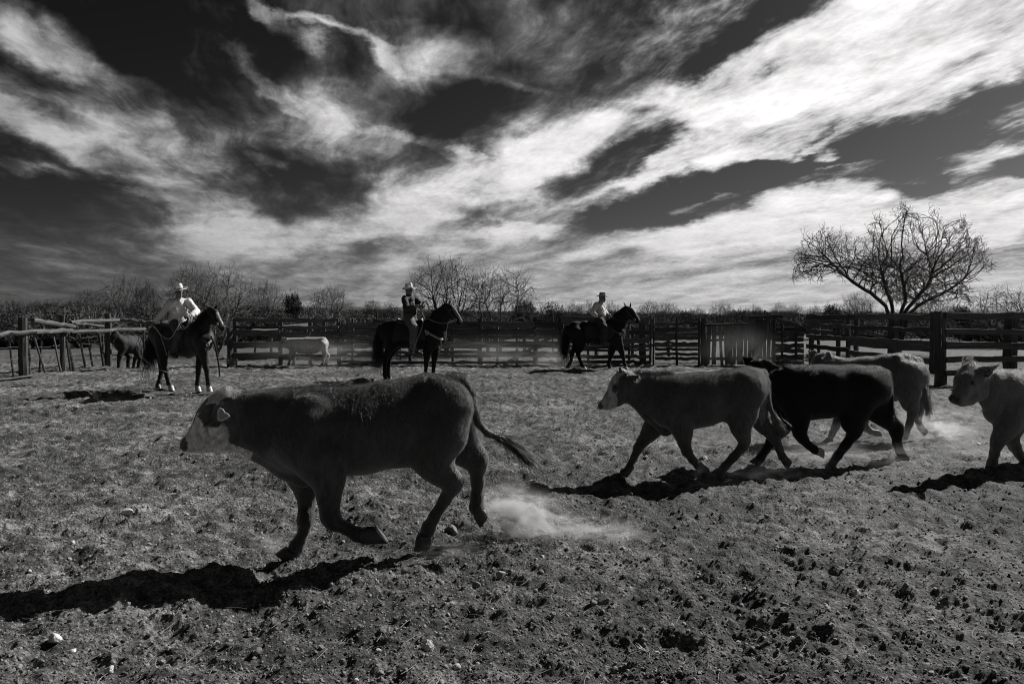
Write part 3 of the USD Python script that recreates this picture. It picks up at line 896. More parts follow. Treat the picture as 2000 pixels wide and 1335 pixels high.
def grow(start, parents, pull, step, reach, kill, rounds, rng, jitter=0.25, rise=0.0, fan=None):
    """Space colonisation: branches grow towards the pull points."""
    nodes, par = [np.array(p, float) for p in start], list(parents)
    pull = np.array(pull)
    kids = [0] * (len(nodes) + 1)
    for p in par:
        if p >= 0:
            kids[p] += 1
    for _ in range(rounds):
        if not len(pull):
            break
        N = np.array(nodes)
        d, i = cKDTree(N).query(pull)
        use = d < reach
        if not use.any():
            break
        acc = np.zeros_like(N)
        dirs = (pull[use] - N[i[use]]) / (d[use, None] + 1e-9)
        np.add.at(acc, i[use], dirs)
        cnt = np.bincount(i[use], minlength=len(N))
        new = []
        kids += [0] * (len(nodes) - len(kids))
        for q in np.nonzero(cnt)[0]:
            if kids[q] > 2:                  # no bottle-brush tufts
                continue
            kids[q] += 1
            v = acc[q] / cnt[q] + rng.normal(0, jitter, 3) * 0.6 + np.array([0, 0, rise])
            if fan is not None:
                o = N[q] - fan
                v = v + 0.38 * o / (np.linalg.norm(o) + 1e-9)
            if par[q] >= 0:
                h = N[q] - N[par[q]]
                v = v + 0.45 * h / (np.linalg.norm(h) + 1e-9)
            v /= np.linalg.norm(v) + 1e-9
            new.append((q, N[q] + v * step))
        for q, p in new:
            nodes.append(p)
            par.append(q)
        if not new:
            break
        dd, _ = cKDTree(np.array([p for _, p in new])).query(pull)
        pull = pull[dd > kill]
    return np.array(nodes), np.array(par)


def branch_mesh(nodes, par, tip, power=2.2, rmax=0.2, rng=None, twigs=2, twig_len=0.3, sides_thick=6):
    n = len(nodes)
    kids = np.bincount(par[par >= 0], minlength=n)
    if rng is not None and twigs:
        ends = np.nonzero(kids == 0)[0]
        extra_n, extra_p = [], []
        m = n
        for e in ends:
            d0 = nodes[e] - nodes[par[e]]
            d0 /= np.linalg.norm(d0) + 1e-9
            for _ in range(twigs):
                q, p = e, nodes[e]
                v = d0 + rng.normal(0, 0.55, 3) + [0, 0, 0.15]
                v /= np.linalg.norm(v)
                for s in range(2):
                    p = p + (v + rng.normal(0, 0.25, 3)) * twig_len * rng.uniform(0.3, 0.6)
                    extra_n.append(p)
                    extra_p.append(q)
                    q = m
                    m += 1
        if extra_n:
            nodes, par = np.vstack([nodes, extra_n]), np.r_[par, extra_p]
            n = len(nodes)
    a = np.zeros(n)
    kids = np.bincount(par[par >= 0], minlength=n)
    a[kids == 0] = 1
    for i in range(n - 1, -1, -1):
        if par[i] >= 0:
            a[par[i]] += a[i]
    r = np.minimum(tip * a ** (1 / power), rmax)
    i = np.nonzero(par >= 0)[0]
    p0, p1 = nodes[par[i]], nodes[i]
    r0, r1 = np.minimum(r[par[i]], r[i] * 1.35), r[i]
    t = p1 - p0
    t /= np.linalg.norm(t, axis=1, keepdims=True) + 1e-9
    ref = np.where(np.abs(t[:, 2:]) < 0.8, [[0, 0, 1.0]], [[1.0, 0, 0]])
    u = np.cross(t, ref)
    u /= np.linalg.norm(u, axis=1, keepdims=True) + 1e-9
    w = np.cross(t, u)
    vs, fs, off = [], [], 0
    for sides, sel in ((3, r1 < tip * 4), (sides_thick, r1 >= tip * 4)):
        k = sel.sum()
        if not k:
            continue
        ang = np.arange(sides) * 2 * np.pi / sides
        ring = np.cos(ang)[None, :, None] * u[sel][:, None] + np.sin(ang)[None, :, None] * w[sel][:, None]
        ext = t[sel] * r1[sel][:, None] * 0.4
        v = np.concatenate([p0[sel][:, None] + ring * r0[sel][:, None, None], (p1[sel] + ext)[:, None] + ring * r1[sel][:, None, None]], 1).reshape(-1, 3)
        b = (np.arange(k) * 2 * sides)[:, None] + off
        j = np.arange(sides)
        j2 = (j + 1) % sides
        f1 = np.stack([np.broadcast_to(b + j, (k, sides)), np.broadcast_to(b + sides + j2, (k, sides)), np.broadcast_to(b + j2, (k, sides))], -1).reshape(-1, 3)
        f2 = np.stack([np.broadcast_to(b + j, (k, sides)), np.broadcast_to(b + sides + j, (k, sides)), np.broadcast_to(b + sides + j2, (k, sides))], -1).reshape(-1, 3)
        vs.append(v)
        fs += [f1, f2]
        off += len(v)
    return (np.vstack(vs), np.vstack(fs)), nodes, kids == 0, r


def leaf_bits(points, rng, n, spread, size):
    c = points[rng.integers(0, len(points), n)] + rng.normal(0, spread, (n, 3))
    a, b = rng.normal(size=(n, 3)), rng.normal(size=(n, 3))
    a /= np.linalg.norm(a, axis=1, keepdims=True)
    b -= a * (a * b).sum(1, keepdims=True)
    b /= np.linalg.norm(b, axis=1, keepdims=True)
    s = size * rng.uniform(0.6, 1.4, (n, 1))
    v = np.stack([c - a * s, c + b * s * 0.4, c + a * s, c - b * s * 0.4], 1).reshape(-1, 3)
    k = (np.arange(n) * 4)[:, None]
    return v, np.vstack([k + [0, 1, 2], k + [0, 2, 3]])


def crown_points(outline, depth, thick, n, rng, upper=0.0):
    """Pull points filling a crown seen with the given outline, its depth thick where it is wide."""
    o = np.array(outline, float)
    lo, hi = o.min(0), o.max(0)
    out = []
    cx = (lo[0] + hi[0]) / 2
    while len(out) < n:
        x, y = rng.uniform(lo[0], hi[0], 4000), rng.uniform(lo[1], hi[1], 4000)
        ok = inside(outline, x, y)
        x, y = x[ok], y[ok]
        rel = np.sqrt(np.clip(1 - ((x - cx) / ((hi[0] - lo[0]) / 2)) ** 2, 0.1, 1))
        dd = depth + rng.uniform(-1, 1, len(x)) * thick * rel
        # the far and near rims are not as tall as the middle
        squeeze = np.sqrt(np.clip(1 - ((dd - depth) / (thick * 1.15)) ** 2, 0.05, 1))
        yb = hi[1] - (hi[1] - y) * squeeze
        for q in range(len(x)):
            out.append(at(x[q], yb[q], dd[q]))
    return np.array(out[:n])


def big_tree():
    rng = np.random.default_rng(77)
    D = 35.0
    T = thing('mesquite_tree', 'large bare spreading mesquite tree rising above the heavy rail fence at the right', 'tree', bottomed(at(1752, 680, D), 0))
    outline = [(1545, 488), (1556, 452), (1590, 462), (1612, 446), (1640, 466), (1672, 452), (1690, 462), (1706, 430), (1722, 424), (1740, 440), (1764, 396), (1790, 416), (1812, 430), (1818, 402), (1836, 428), (1858, 444), (1880, 422), (1890, 452), (1912, 462), (1926, 486), (1944, 512), (1925, 536), (1902, 552), (1890, 590), (1850, 580), (1815, 600), (1780, 585), (1740, 590), (1716, 560), (1690, 552), (1664, 528), (1640, 535), (1622, 520), (1600, 548), (1572, 536), (1548, 548), (1560, 515)]
    pull = crown_points(outline, D, 3.0, 15000, rng)
    clump = meshkit.fbm(pull * [0.85, 0.85, 0.6] + 5.0, 3, 8)
    pull = pull[clump > np.quantile(clump, 0.5)]
    base = bottomed(at(1752, 690, D), -0.1)
    nodes, par = [base], [-1]
    limbs = [[(1748, 655, 0), (1738, 620, -0.1), (1726, 595, -0.3), (1700, 572, -0.6), (1672, 555, -0.8), (1640, 530, -1.0)],
             [(1752, 655, 0), (1746, 620, 0.2), (1741, 590, 0.5), (1730, 560, 0.8), (1722, 535, 1.0)],
             [(1758, 650, 0), (1762, 612, -0.3), (1768, 580, -0.6), (1762, 545, -0.9), (1758, 520, -1.1)],
             [(1758, 655, 0), (1765, 615, 0.1), (1785, 585, 0.0), (1812, 558, 0.2), (1822, 525, 0.3)],
             [(1762, 660, 0), (1775, 615, 0.5), (1806, 590, 1.0), (1845, 570, 1.3), (1880, 548, 1.6)]]
    for L in limbs:
        q = 0
        pts = smooth_path([nodes[0]] + [at(x, y, D + d) for x, y, d in L], 16)[1:]
        for p in pts:
            nodes.append(p + rng.normal(0, 0.02, 3))
            par.append(q)
            q = len(nodes) - 1
    nodes, par = grow(nodes, par, pull, 0.12, 1.5, 0.17, 100, rng, jitter=0.24, rise=0.03, fan=base + np.array([0, 0, 0.6]))
    mesh, nn, ends, r = branch_mesh(nodes, par, 0.0060, 2.65, 0.12, rng, twigs=3, twig_len=0.30)
    part('trunk', tube(np.array([base + [0, 0, -0.1], base + [0.02, 0, 0.3], base + [0, 0, 0.75]]), [0.2, 0.17, 0.15], 9), 'bark', T)
    part('crown', mesh, 'bark', T)
    tips = nn[ends]
    px = pixel_of(tips)
    hi = tips[(px[:, 1] < 470) | (rng.random(len(tips)) < 0.25)]
    part('foliage', leaf_bits(hi, rng, 2600, 0.05, 0.03), 'dry_leaf', T, kind='stuff')


big_tree()


def shrub_proto(seed, width, height, stems, pulls, leaf=0, leaf_size=0.05, leaf_mat='dry_leaf', tip=0.008, low=0.15, flare=0.7, mat='twig_far'):
    """Meshes of one bush about its own foot: (branches, foliage or None)."""
    rng = np.random.default_rng(seed)
    u = rng.normal(size=(pulls * 3, 3))
    u /= np.linalg.norm(u, axis=1, keepdims=True)
    rad = rng.random((pulls * 3, 1)) ** 0.45
    p = u * rad * [width / 2, width / 2, (height * (1 - low)) / 2] + [0, 0, height * (1 + low) / 2]
    lump = meshkit.fbm(p * 0.9 + seed * 3.7, 3, seed)
    p = p[lump > np.quantile(lump, 0.42)][:pulls]
    nodes, par = [np.array([0, 0, -0.15])], [-1]
    for k in range(stems):
        th = 2 * np.pi * k / stems + rng.normal(0, 0.4)
        e = np.array([math.cos(th) * width * 0.25 * flare, math.sin(th) * width * 0.25 * flare, height * rng.uniform(0.4, 0.6)])
        q = 0
        for s in np.linspace(0.12, 1, 8):
            nodes.append(e * [s**1.2, s**1.2, s] + rng.normal(0, 0.03, 3))
            par.append(q)
            q = len(nodes) - 1
    step = height / 28
    nodes, par = grow(nodes, par, p, step, step * 14, step * 1.6, 60, rng, jitter=0.18, rise=0.14)
    mesh, nn, ends, r = branch_mesh(nodes, par, tip, 2.3, 0.09, rng, twigs=3, twig_len=height * 0.16, sides_thick=4)
    fol = leaf_bits(nn[ends], rng, leaf, 0.14, leaf_size) if leaf else None
    return mesh, fol


def shrubs():
    kinds = {
        'bare_fan': shrub_proto(11, 4.6, 3.9, 10, 2600, leaf=350, leaf_size=0.03, tip=0.0055, flare=1.0),
        'bare_round': shrub_proto(12, 4.4, 3.6, 7, 2400, tip=0.0062),
        'bare_tall': shrub_proto(13, 3.6, 4.0, 6, 2200, leaf=250, leaf_size=0.03, tip=0.0062),
        'leafy_round': shrub_proto(14, 3.4, 3.2, 6, 800, leaf=5200, leaf_size=0.085, leaf_mat='evergreen_leaf', tip=0.009),
        'leafy_low': shrub_proto(15, 4.4, 2.6, 8, 900, leaf=3600, leaf_size=0.08, leaf_mat='evergreen_leaf', tip=0.009),
        'thicket': shrub_proto(16, 5.0, 2.9, 12, 1900, leaf=500, leaf_size=0.06, tip=0.009),
    }
    size = {'bare_fan': (4.6, 3.9), 'bare_round': (4.4, 3.6), 'bare_tall': (3.6, 4.0), 'leafy_round': (3.4, 3.2), 'leafy_low': (4.4, 2.6), 'thicket': (5.0, 2.9)}
    for k, (mesh, fol) in kinds.items():
        c = stage.CreateClassPrim(f'/World/_{k}')
        ORIGIN[str(c.GetPath())] = np.zeros(3)
        part('branches', mesh, 'twig_far', c)
        if fol is not None:
            part('foliage', fol, 'evergreen_leaf' if 'leafy' in k or k == 'thicket' else 'dry_leaf', c, kind='stuff')
    rng = np.random.default_rng(21)

    def put(kind, x, top, depth, wide, label, group=None, name='mesquite_shrub', cat='shrub'):
        w, h = size[kind]
        hh = at(x, top, depth)[2]
        ww = wide * depth / FPX
        t = thing(name, label, cat, bottomed(at(x, 700, depth), 0), group, rotz=rng.uniform(0, 360), scale=(ww / w, ww / w, hh / h))
        t.GetReferences().AddInternalReference(f'/World/_{kind}')
        t.SetInstanceable(True)

    put('bare_fan', 425, 527, 33, 175, 'bare thorny bush fanning out behind the head of the left horse')
    put('bare_tall', 365, 528, 36, 90, 'tall thin bare bush right behind the left rider')
    put('bare_fan', 872, 513, 33, 150, 'bare bush with upright twigs directly behind the middle rider')
    put('bare_fan', 975, 528, 34, 150, 'bare bush leaning right beyond the head of the middle horse')
    put('leafy_round', 1024, 592, 52, 44, 'small dark leafy bush right of the bush behind the middle horse')
    put('bare_tall', 243, 550, 50, 95, 'round bare tree, highest of the far left tree line')
    put('bare_round', 288, 556, 50, 60, 'bare tree just left of the left rider in the tree line')
    put('bare_round', 172, 572, 54, 75, 'low dark bare tree left of the highest one in the left tree line')
    put('bare_tall', 522, 556, 52, 80, 'bare tree right of the left horse in the far tree line')
    put('leafy_round', 572, 579, 52, 34, 'compact dark evergreen bush between two bare trees left of the white calf')
    put('bare_round', 645, 563, 56, 84, 'domed bare tree standing alone above the white calf')
    put('bare_round', 728, 588, 62, 40, 'low bare tree above the slat fence left of the middle rider')
    put('bare_round', 762, 592, 62, 40, 'low bare bush next to the back of the middle rider')
    put('leafy_low', 1075, 598, 60, 62, 'dark low bush in the tree line between middle and right rider')
    put('bare_round', 1120, 592, 58, 44, 'bushy bare tree just left of the right rider')
    put('bare_tall', 1146, 590, 58, 34, 'slender bare tree against the back of the right rider')
    put('bare_tall', 1196, 592, 58, 40, 'bare tree between the right rider and his horse head')
    put('bare_round', 1268, 590, 56, 52, 'bare tree just right of the right horse head')
    put('bare_round', 1303, 593, 56, 50, 'rounded bare tree above the board gate')
    put('bare_round', 1362, 603, 64, 50, 'low bare shrub above the right post of the board gate')
    put('bare_round', 1410, 593, 58, 56, 'dense bare tree above the left of the upright planks')
    put('bare_tall', 1470, 598, 60, 44, 'bare tree above the heavy beam of the plank fence')
    put('bare_tall', 1520, 595, 60, 40, 'thin bare tree above the slanted sunlit board')
    put('bare_round', 1552, 596, 60, 40, 'bare tree behind the short board panel')
    put('bare_round', 1590, 599, 60, 42, 'bare tree behind the far corner of the heavy rail fence')
    put('leafy_round', 1622, 599, 60, 36, 'small dark bush left of the large mesquite tree')
    put('bare_round', 1672, 578, 44, 76, 'bare shrub under the left limbs of the large mesquite tree')
    put('bare_round', 1820, 585, 46, 100, 'bare shrub under the right limbs of the large mesquite tree')
    put('bare_fan', 1955, 564, 42, 130, 'bare spreading shrub above the crosswise fence at the right edge')
    put('leafy_round', 1874, 600, 52, 34, 'dark round bush between the large tree and the right edge')
    for x, dd, lab in ((12, 58, 'dark thicket shrub filling the left edge of the picture below the far ridge'), (48, 59, 'dark thicket shrub above the dark post at the left end of the log rails'),
                       (88, 60, 'dark thicket shrub above the slanting upper log of the left fence'), (128, 61, 'dark thicket shrub above the second post of the log rail fence'),
                       (812, 66, 'low dark shrub at the foot of the bush behind the middle rider'), (905, 68, 'low dark shrub just past the nose of the middle horse'), (1160, 70, 'low dark shrub behind the rump of the right horse'),
                       (1228, 72, 'low dark shrub just above the ears of the right horse'), (1335, 66, 'low dark shrub above the middle upright of the board gate'), (1440, 68, 'low dark shrub behind the dustiest upright planks'),
                       (1495, 70, 'low dark shrub beside the stub post on top of the plank fence'), (1650, 72, 'low dark shrub in the gap left of the trunk of the large mesquite'), (1710, 66, 'low dark shrub right at the left foot of the large mesquite'),
                       (1770, 68, 'low dark shrub right at the right foot of the large mesquite'), (1910, 70, 'low dark shrub behind the left end of the crosswise fence'), (1990, 72, 'low dark shrub at the right edge behind the crosswise fence')):
        put('thicket', x, 604 - 20 * (x < 200) + (x % 5), dd, 74, lab)
    # the mass of brush behind them all
    pi = UsdGeom.PointInstancer.Define(stage, path_for('distant_brush'))
    tag(pi, 'continuous dark desert brush reading as one band along the horizon', 'brush', kind='stuff')
    protos = []
    ORIGIN[str(pi.GetPath())] = np.zeros(3)
    for s in (31, 32, 33):
        mesh, fol = shrub_proto(s, 5.0, 2.6, 11, 1100, leaf=[150, 80, 420][s - 31], leaf_size=0.09, tip=0.014)
        x = UsdGeom.Xform.Define(stage, path_for('brush', pi.GetPrim()))
        ORIGIN[str(x.GetPath())] = np.zeros(3)
        part('branches', mesh, 'twig_far', x.GetPrim())
        part('foliage', fol, 'evergreen_leaf', x.GetPrim())
        protos.append(x.GetPath())
    pi.CreatePrototypesRel().SetTargets(protos)
    n = 1500
    d = rng.uniform(48, 190, n)
    a = rng.uniform(-0.78, 0.78, n)
    near_gap = (np.abs(a - 0.28) < 0.3) & (d < 60)
    d = np.where(near_gap, d + 25, d)
    px = 1000 + FPX * np.tan(a)
    cap = np.interp(px, [0, 300, 600, 800, 1100, 1400, 2000], [594, 594, 600, 604, 607, 608, 607])
    want = np.array([at(q, c, dd / 1.0)[2] for q, c, dd in zip(px, cap + rng.uniform(-5, 16, n), d * np.cos(a))])
    s = np.clip(want / 2.6, 0.6, 2.2) * rng.uniform(0.75, 1.0, n)
    pi.CreatePositionsAttr(Vt.Vec3fArray.FromNumpy(np.stack([d * np.sin(a), d * np.cos(a), 0 * d - 0.3], 1).astype(np.float32)))
    pi.CreateScalesAttr(Vt.Vec3fArray.FromNumpy(np.stack([s * 1.2, s * 1.2, s], 1).astype(np.float32)))
    th = rng.uniform(0, np.pi, n)
    pi.CreateOrientationsAttr(Vt.QuathArray([Gf.Quath(float(math.cos(t)), 0, 0, float(math.sin(t))) for t in th]))
    pi.CreateProtoIndicesAttr(Vt.IntArray.FromNumpy(rng.integers(0, 3, n).astype(np.int32)))


shrubs()

# ------------------------------------------------------------------ cattle
def coat(name, base, lo=0.55, hi=1.5, sheen=0.25, rough=0.62, spec=0.35, relief=0.016):
    look(name, base, rough, noise=(26, lo * 0.65, hi * 1.25, (1, 1, 0.4)), bump=(90, relief, (1, 1, 0.35)), sheen=sheen, spec=spec, tone=True)
    look(name + '_hair', base * 2.4, 0.38, spec=2 * spec)  # hair colour paler than the coat, standing in for sunlit rims


coat('red_coat', 0.029, relief=0.011)
coat('brown_coat', 0.036, relief=0.012)
coat('black_coat', 0.0025, sheen=0.03, spec=0.16)
coat('fawn_coat', 0.07, 0.85, 1.15)
coat('cream_coat', 0.085, 0.85, 1.15)
coat('white_coat', 0.21, 0.9, 1.1)
coat('bay_coat', 0.014, sheen=0.05, rough=0.6, spec=0.13, relief=0.003)
coat('dark_horse_coat', 0.009, sheen=0.03, rough=0.65, spec=0.10, relief=0.003)
look('hoof', 0.03, 0.5, noise=(40, 0.6, 1.5, (1, 1, 4)))
look('pale_hoof', 0.28, 0.5, noise=(40, 0.6, 1.3, (1, 1, 4)))
look('eye', 0.006, 0.08, spec=0.6)
look('black_hair', 0.006, 0.4, spec=0.5)
look('white_hair', 0.5, 0.5)
look('tag_plastic', 0.42, 0.4)
look('tag_ink', 0.03, 0.6)


class Beast(Body):
    """Bones given where they stand in the photograph, each with its own distance; radii in the same measure."""

    def __init__(self, depth, cell, side=(0, 1, 0), kf=0.55):
        super().__init__(side, cell)
        self.depth, self.kf = depth, kf

    def p(self, x, y, d=0.0):
        return at(x, y, self.depth + d)

    def r(self, r, d=0.0):
        return r * (self.depth + d) / FPX

    def ch(self, pts, s=1.0, kf=None, cut=False, side=None, dd=0.0):
        pts = [tuple(q) + (0.0,) if len(q) == 3 else tuple(q) for q in pts]
        for (x0, y0, r0, d0), (x1, y1, r1, d1) in zip(pts[:-1], pts[1:]):
            k = (kf if kf is not None else self.kf) * self.r((r0 + r1) / 2, d0)
            self.bone(self.p(x0, y0, d0 + dd), self.r(r0, d0), self.p(x1, y1, d1 + dd), self.r(r1, d1), min(max(k, 0.012), 0.055 if kf is None else 0.075), s, cut, side)


def hoof(A, down, fwd, r, height, cloven, side, stretch=1.35):
    """A hoof below the coronet A: a truncated cone reaching forward at the toe, split in two for cattle."""
    A, down, fwd, side = (np.asarray(q, float) for q in (A, down, fwd, side))
    down = down / np.linalg.norm(down)
    fwd = fwd - down * (fwd @ down)
    fwd /= np.linalg.norm(fwd) + 1e-9
    lat = np.cross(down, fwd)
    ang = np.linspace(0, 2 * np.pi, 14, endpoint=False)
    heel = 0.92 if stretch > 1.3 else 0.42          # a lifted foot shows its slanted sole
    toe = stretch if stretch > 1.3 else 0.55
    out = []
    for sgn in ((-1, 1) if cloven else (0,)):
        pts = []
        wd = r * (0.52 if cloven else 1.0)
        for a in ang:
            ca, sa = math.cos(a), math.sin(a)
            mid = A + lat * sgn * r * 0.5
            pts.append(mid - down * height * 0.3 + fwd * r * 0.9 * ca + lat * wd * 0.92 * sa)
            pts.append(mid + fwd * r * 1.02 * ca + lat * wd * sa)
            q = (ca + 1) / 2
            narrow = 1.08 if not cloven else 1.1 - 0.75 * max(0, ca) ** 2
            c = mid + down * height * (heel + (1 - heel) * q)
            pts.append(c + fwd * r * (ca * 1.0 + (toe - 1.0 + 0.25) * q * (1 if stretch > 1.3 else 0.4)) + lat * wd * narrow * sa - lat * sgn * r * 0.16 * q)
        h = trimesh.convex.convex_hull(np.array(pts))
        out.append((np.array(h.vertices), np.array(h.faces)))
    return joined(out)


def ear(base, tip, width, facing, cup=0.35, thick=0.006, n=12):
    """A cupped leaf-shaped ear with an inner and an outer face."""
    base, tip, facing = (np.asarray(q, float) for q in (base, tip, facing))
    t = tip - base
    L = np.linalg.norm(t)
    t /= L
    facing = facing - t * (facing @ t)
    facing /= np.linalg.norm(facing)
    lat = np.cross(t, facing)
    S = np.linspace(-1, 1, 7)
    grid = []
    for k in range(n):
        q = k / (n - 1)
        w = width * (0.42 + 0.58 * math.sin(math.pi * min(1, q * 1.25 + 0.12))) * (1 - q**4) ** 0.6 * (1 if q < 0.5 else 1 - 0.25 * (q - 0.5))
        w = max(w, width * 0.04)
        for s in S:
            grid.append(base + t * L * q + lat * w * 0.5 * s + facing * cup * w * (s * s - 0.4) - facing * 0.06 * L * q * q)
    g = np.array(grid)
    m = len(S)
    back = g - facing * thick * 2 * (1 - 0.7 * np.abs(np.tile(S, n)))[:, None]
    v = np.vstack([g, back])
    i, j = np.meshgrid(np.arange(n - 1), np.arange(m - 1), indexing='ij')
    q = np.stack([i * m + j, i * m + j + 1, (i + 1) * m + j + 1, (i + 1) * m + j], -1).reshape(-1, 4)
    o = n * m
    f = [q[:, [0, 1, 2]], q[:, [0, 2, 3]], q[:, [0, 2, 1]] + o, q[:, [0, 3, 2]] + o]
    rim = np.r_[np.arange(0, m), np.arange(2 * m - 1, n * m, m), np.arange(n * m - 2, (n - 1) * m - 1, -1), np.arange((n - 2) * m, 0, -m)]
    r2 = np.roll(rim, -1)
    f += [np.stack([rim, rim + o, r2], 1), np.stack([r2, rim + o, r2 + o], 1)]
    return v, np.vstack(f)


def fur(parent, v, f, n, length, radius, material, rng, flow, weight=None, lift=0.55, name='fur', wave=0.25):
    """Short hair all over a body: roots on the surface, tips laid along the flow."""
    p, k, bary = sample_surface(v, f, n, rng, weight)
    nn = normals_of(v, f)
    N = (nn[f[k]] * bary[:, :, None]).sum(1)
    N /= np.linalg.norm(N, axis=1, keepdims=True) + 1e-9
    F = np.asarray(flow, float) + rng.normal(0, wave, (n, 3))
    F = F - N * (F * N).sum(1, keepdims=True)
    L = length * rng.uniform(0.55, 1.3, (n, 1)) * (meshkit.fbm(p * 9, 2, 4)[:, None] + 0.5)
    d1 = N * lift + F * (1 - lift)
    d2 = N * lift * 0.45 + F + rng.normal(0, wave * 0.6, (n, 3))
    c = np.stack([p - N * 0.004, p + d1 * L * 0.5, p + d1 * L * 0.5 + d2 * L * 0.5], 1)
    return strands(name, c, (radius, radius * 0.35), material, parent)


def tuft(root_pts, n, length, spread, rng, droop=0.0, segs=6, wave=0.02, dirs=None):
    """Long hairs leaving along a line of roots."""
    R = np.asarray(root_pts, float)
    i = rng.integers(0, len(R), n)
    t = np.gradient(R, axis=0)
    t /= np.linalg.norm(t, axis=1, keepdims=True) + 1e-9
    base = R[i] + rng.normal(0, spread * 0.25, (n, 3))
    d = (t[i] if dirs is None else np.broadcast_to(dirs, (n, 3))) + rng.normal(0, 0.22, (n, 3))
    L = length * rng.uniform(0.55, 1.1, (n, 1))
    out = []
    bend = rng.normal(0, wave, (n, 3))
    for s in np.linspace(0, 1, segs):
        out.append(base + d * L * s + bend * math.sin(s * 4) + np.array([0, 0, -droop]) * s * s * L)
    return np.stack(out, 1)


def coat_tone(v, seed, amount=0.35, scale=4.0):
    n = meshkit.fbm(v * scale + seed, 4, seed)
    return 1 + amount * 2 * (n - 0.5)


def add_eye(T, p, r):
    m = trimesh.creation.icosphere(2, r)
    part('eye', (np.asarray(m.vertices) + p, np.asarray(m.faces)), 'eye', T, smooth=True)


def lit_patch(px, poly, soft, seed, v=None):
    """1 inside a coat marking or painted-light patch given by its outline, with a ragged border."""
    w = (meshkit.fbm(np.column_stack([px / (soft * 4), np.full(len(px), seed * 1.7)]), 4, seed) - 0.5) * soft * 4
    w2 = (meshkit.fbm(np.column_stack([px / (soft * 4), np.full(len(px), seed * 9.1)]), 4, seed + 9) - 0.5) * soft * 4
    return inside(poly, px[:, 0] + w, px[:, 1] + w2).astype(float)


def finish(T, body, material, tone=None, noise_amp=0.0, name='body', smooth=True, shift=0.0):
    v, f = body.mesh(shift)
    if noise_amp:
        n = normals_of(v, f)
        v = v + n * ((meshkit.fbm(v * 14, 3, 3) - 0.5) * noise_amp)[:, None]
    t = coat_tone(v, 3) if tone is None else tone(v)
    part(name, (v, f), material, T, smooth=True, tone=np.clip(t, 0.02, 40))
    return v, f


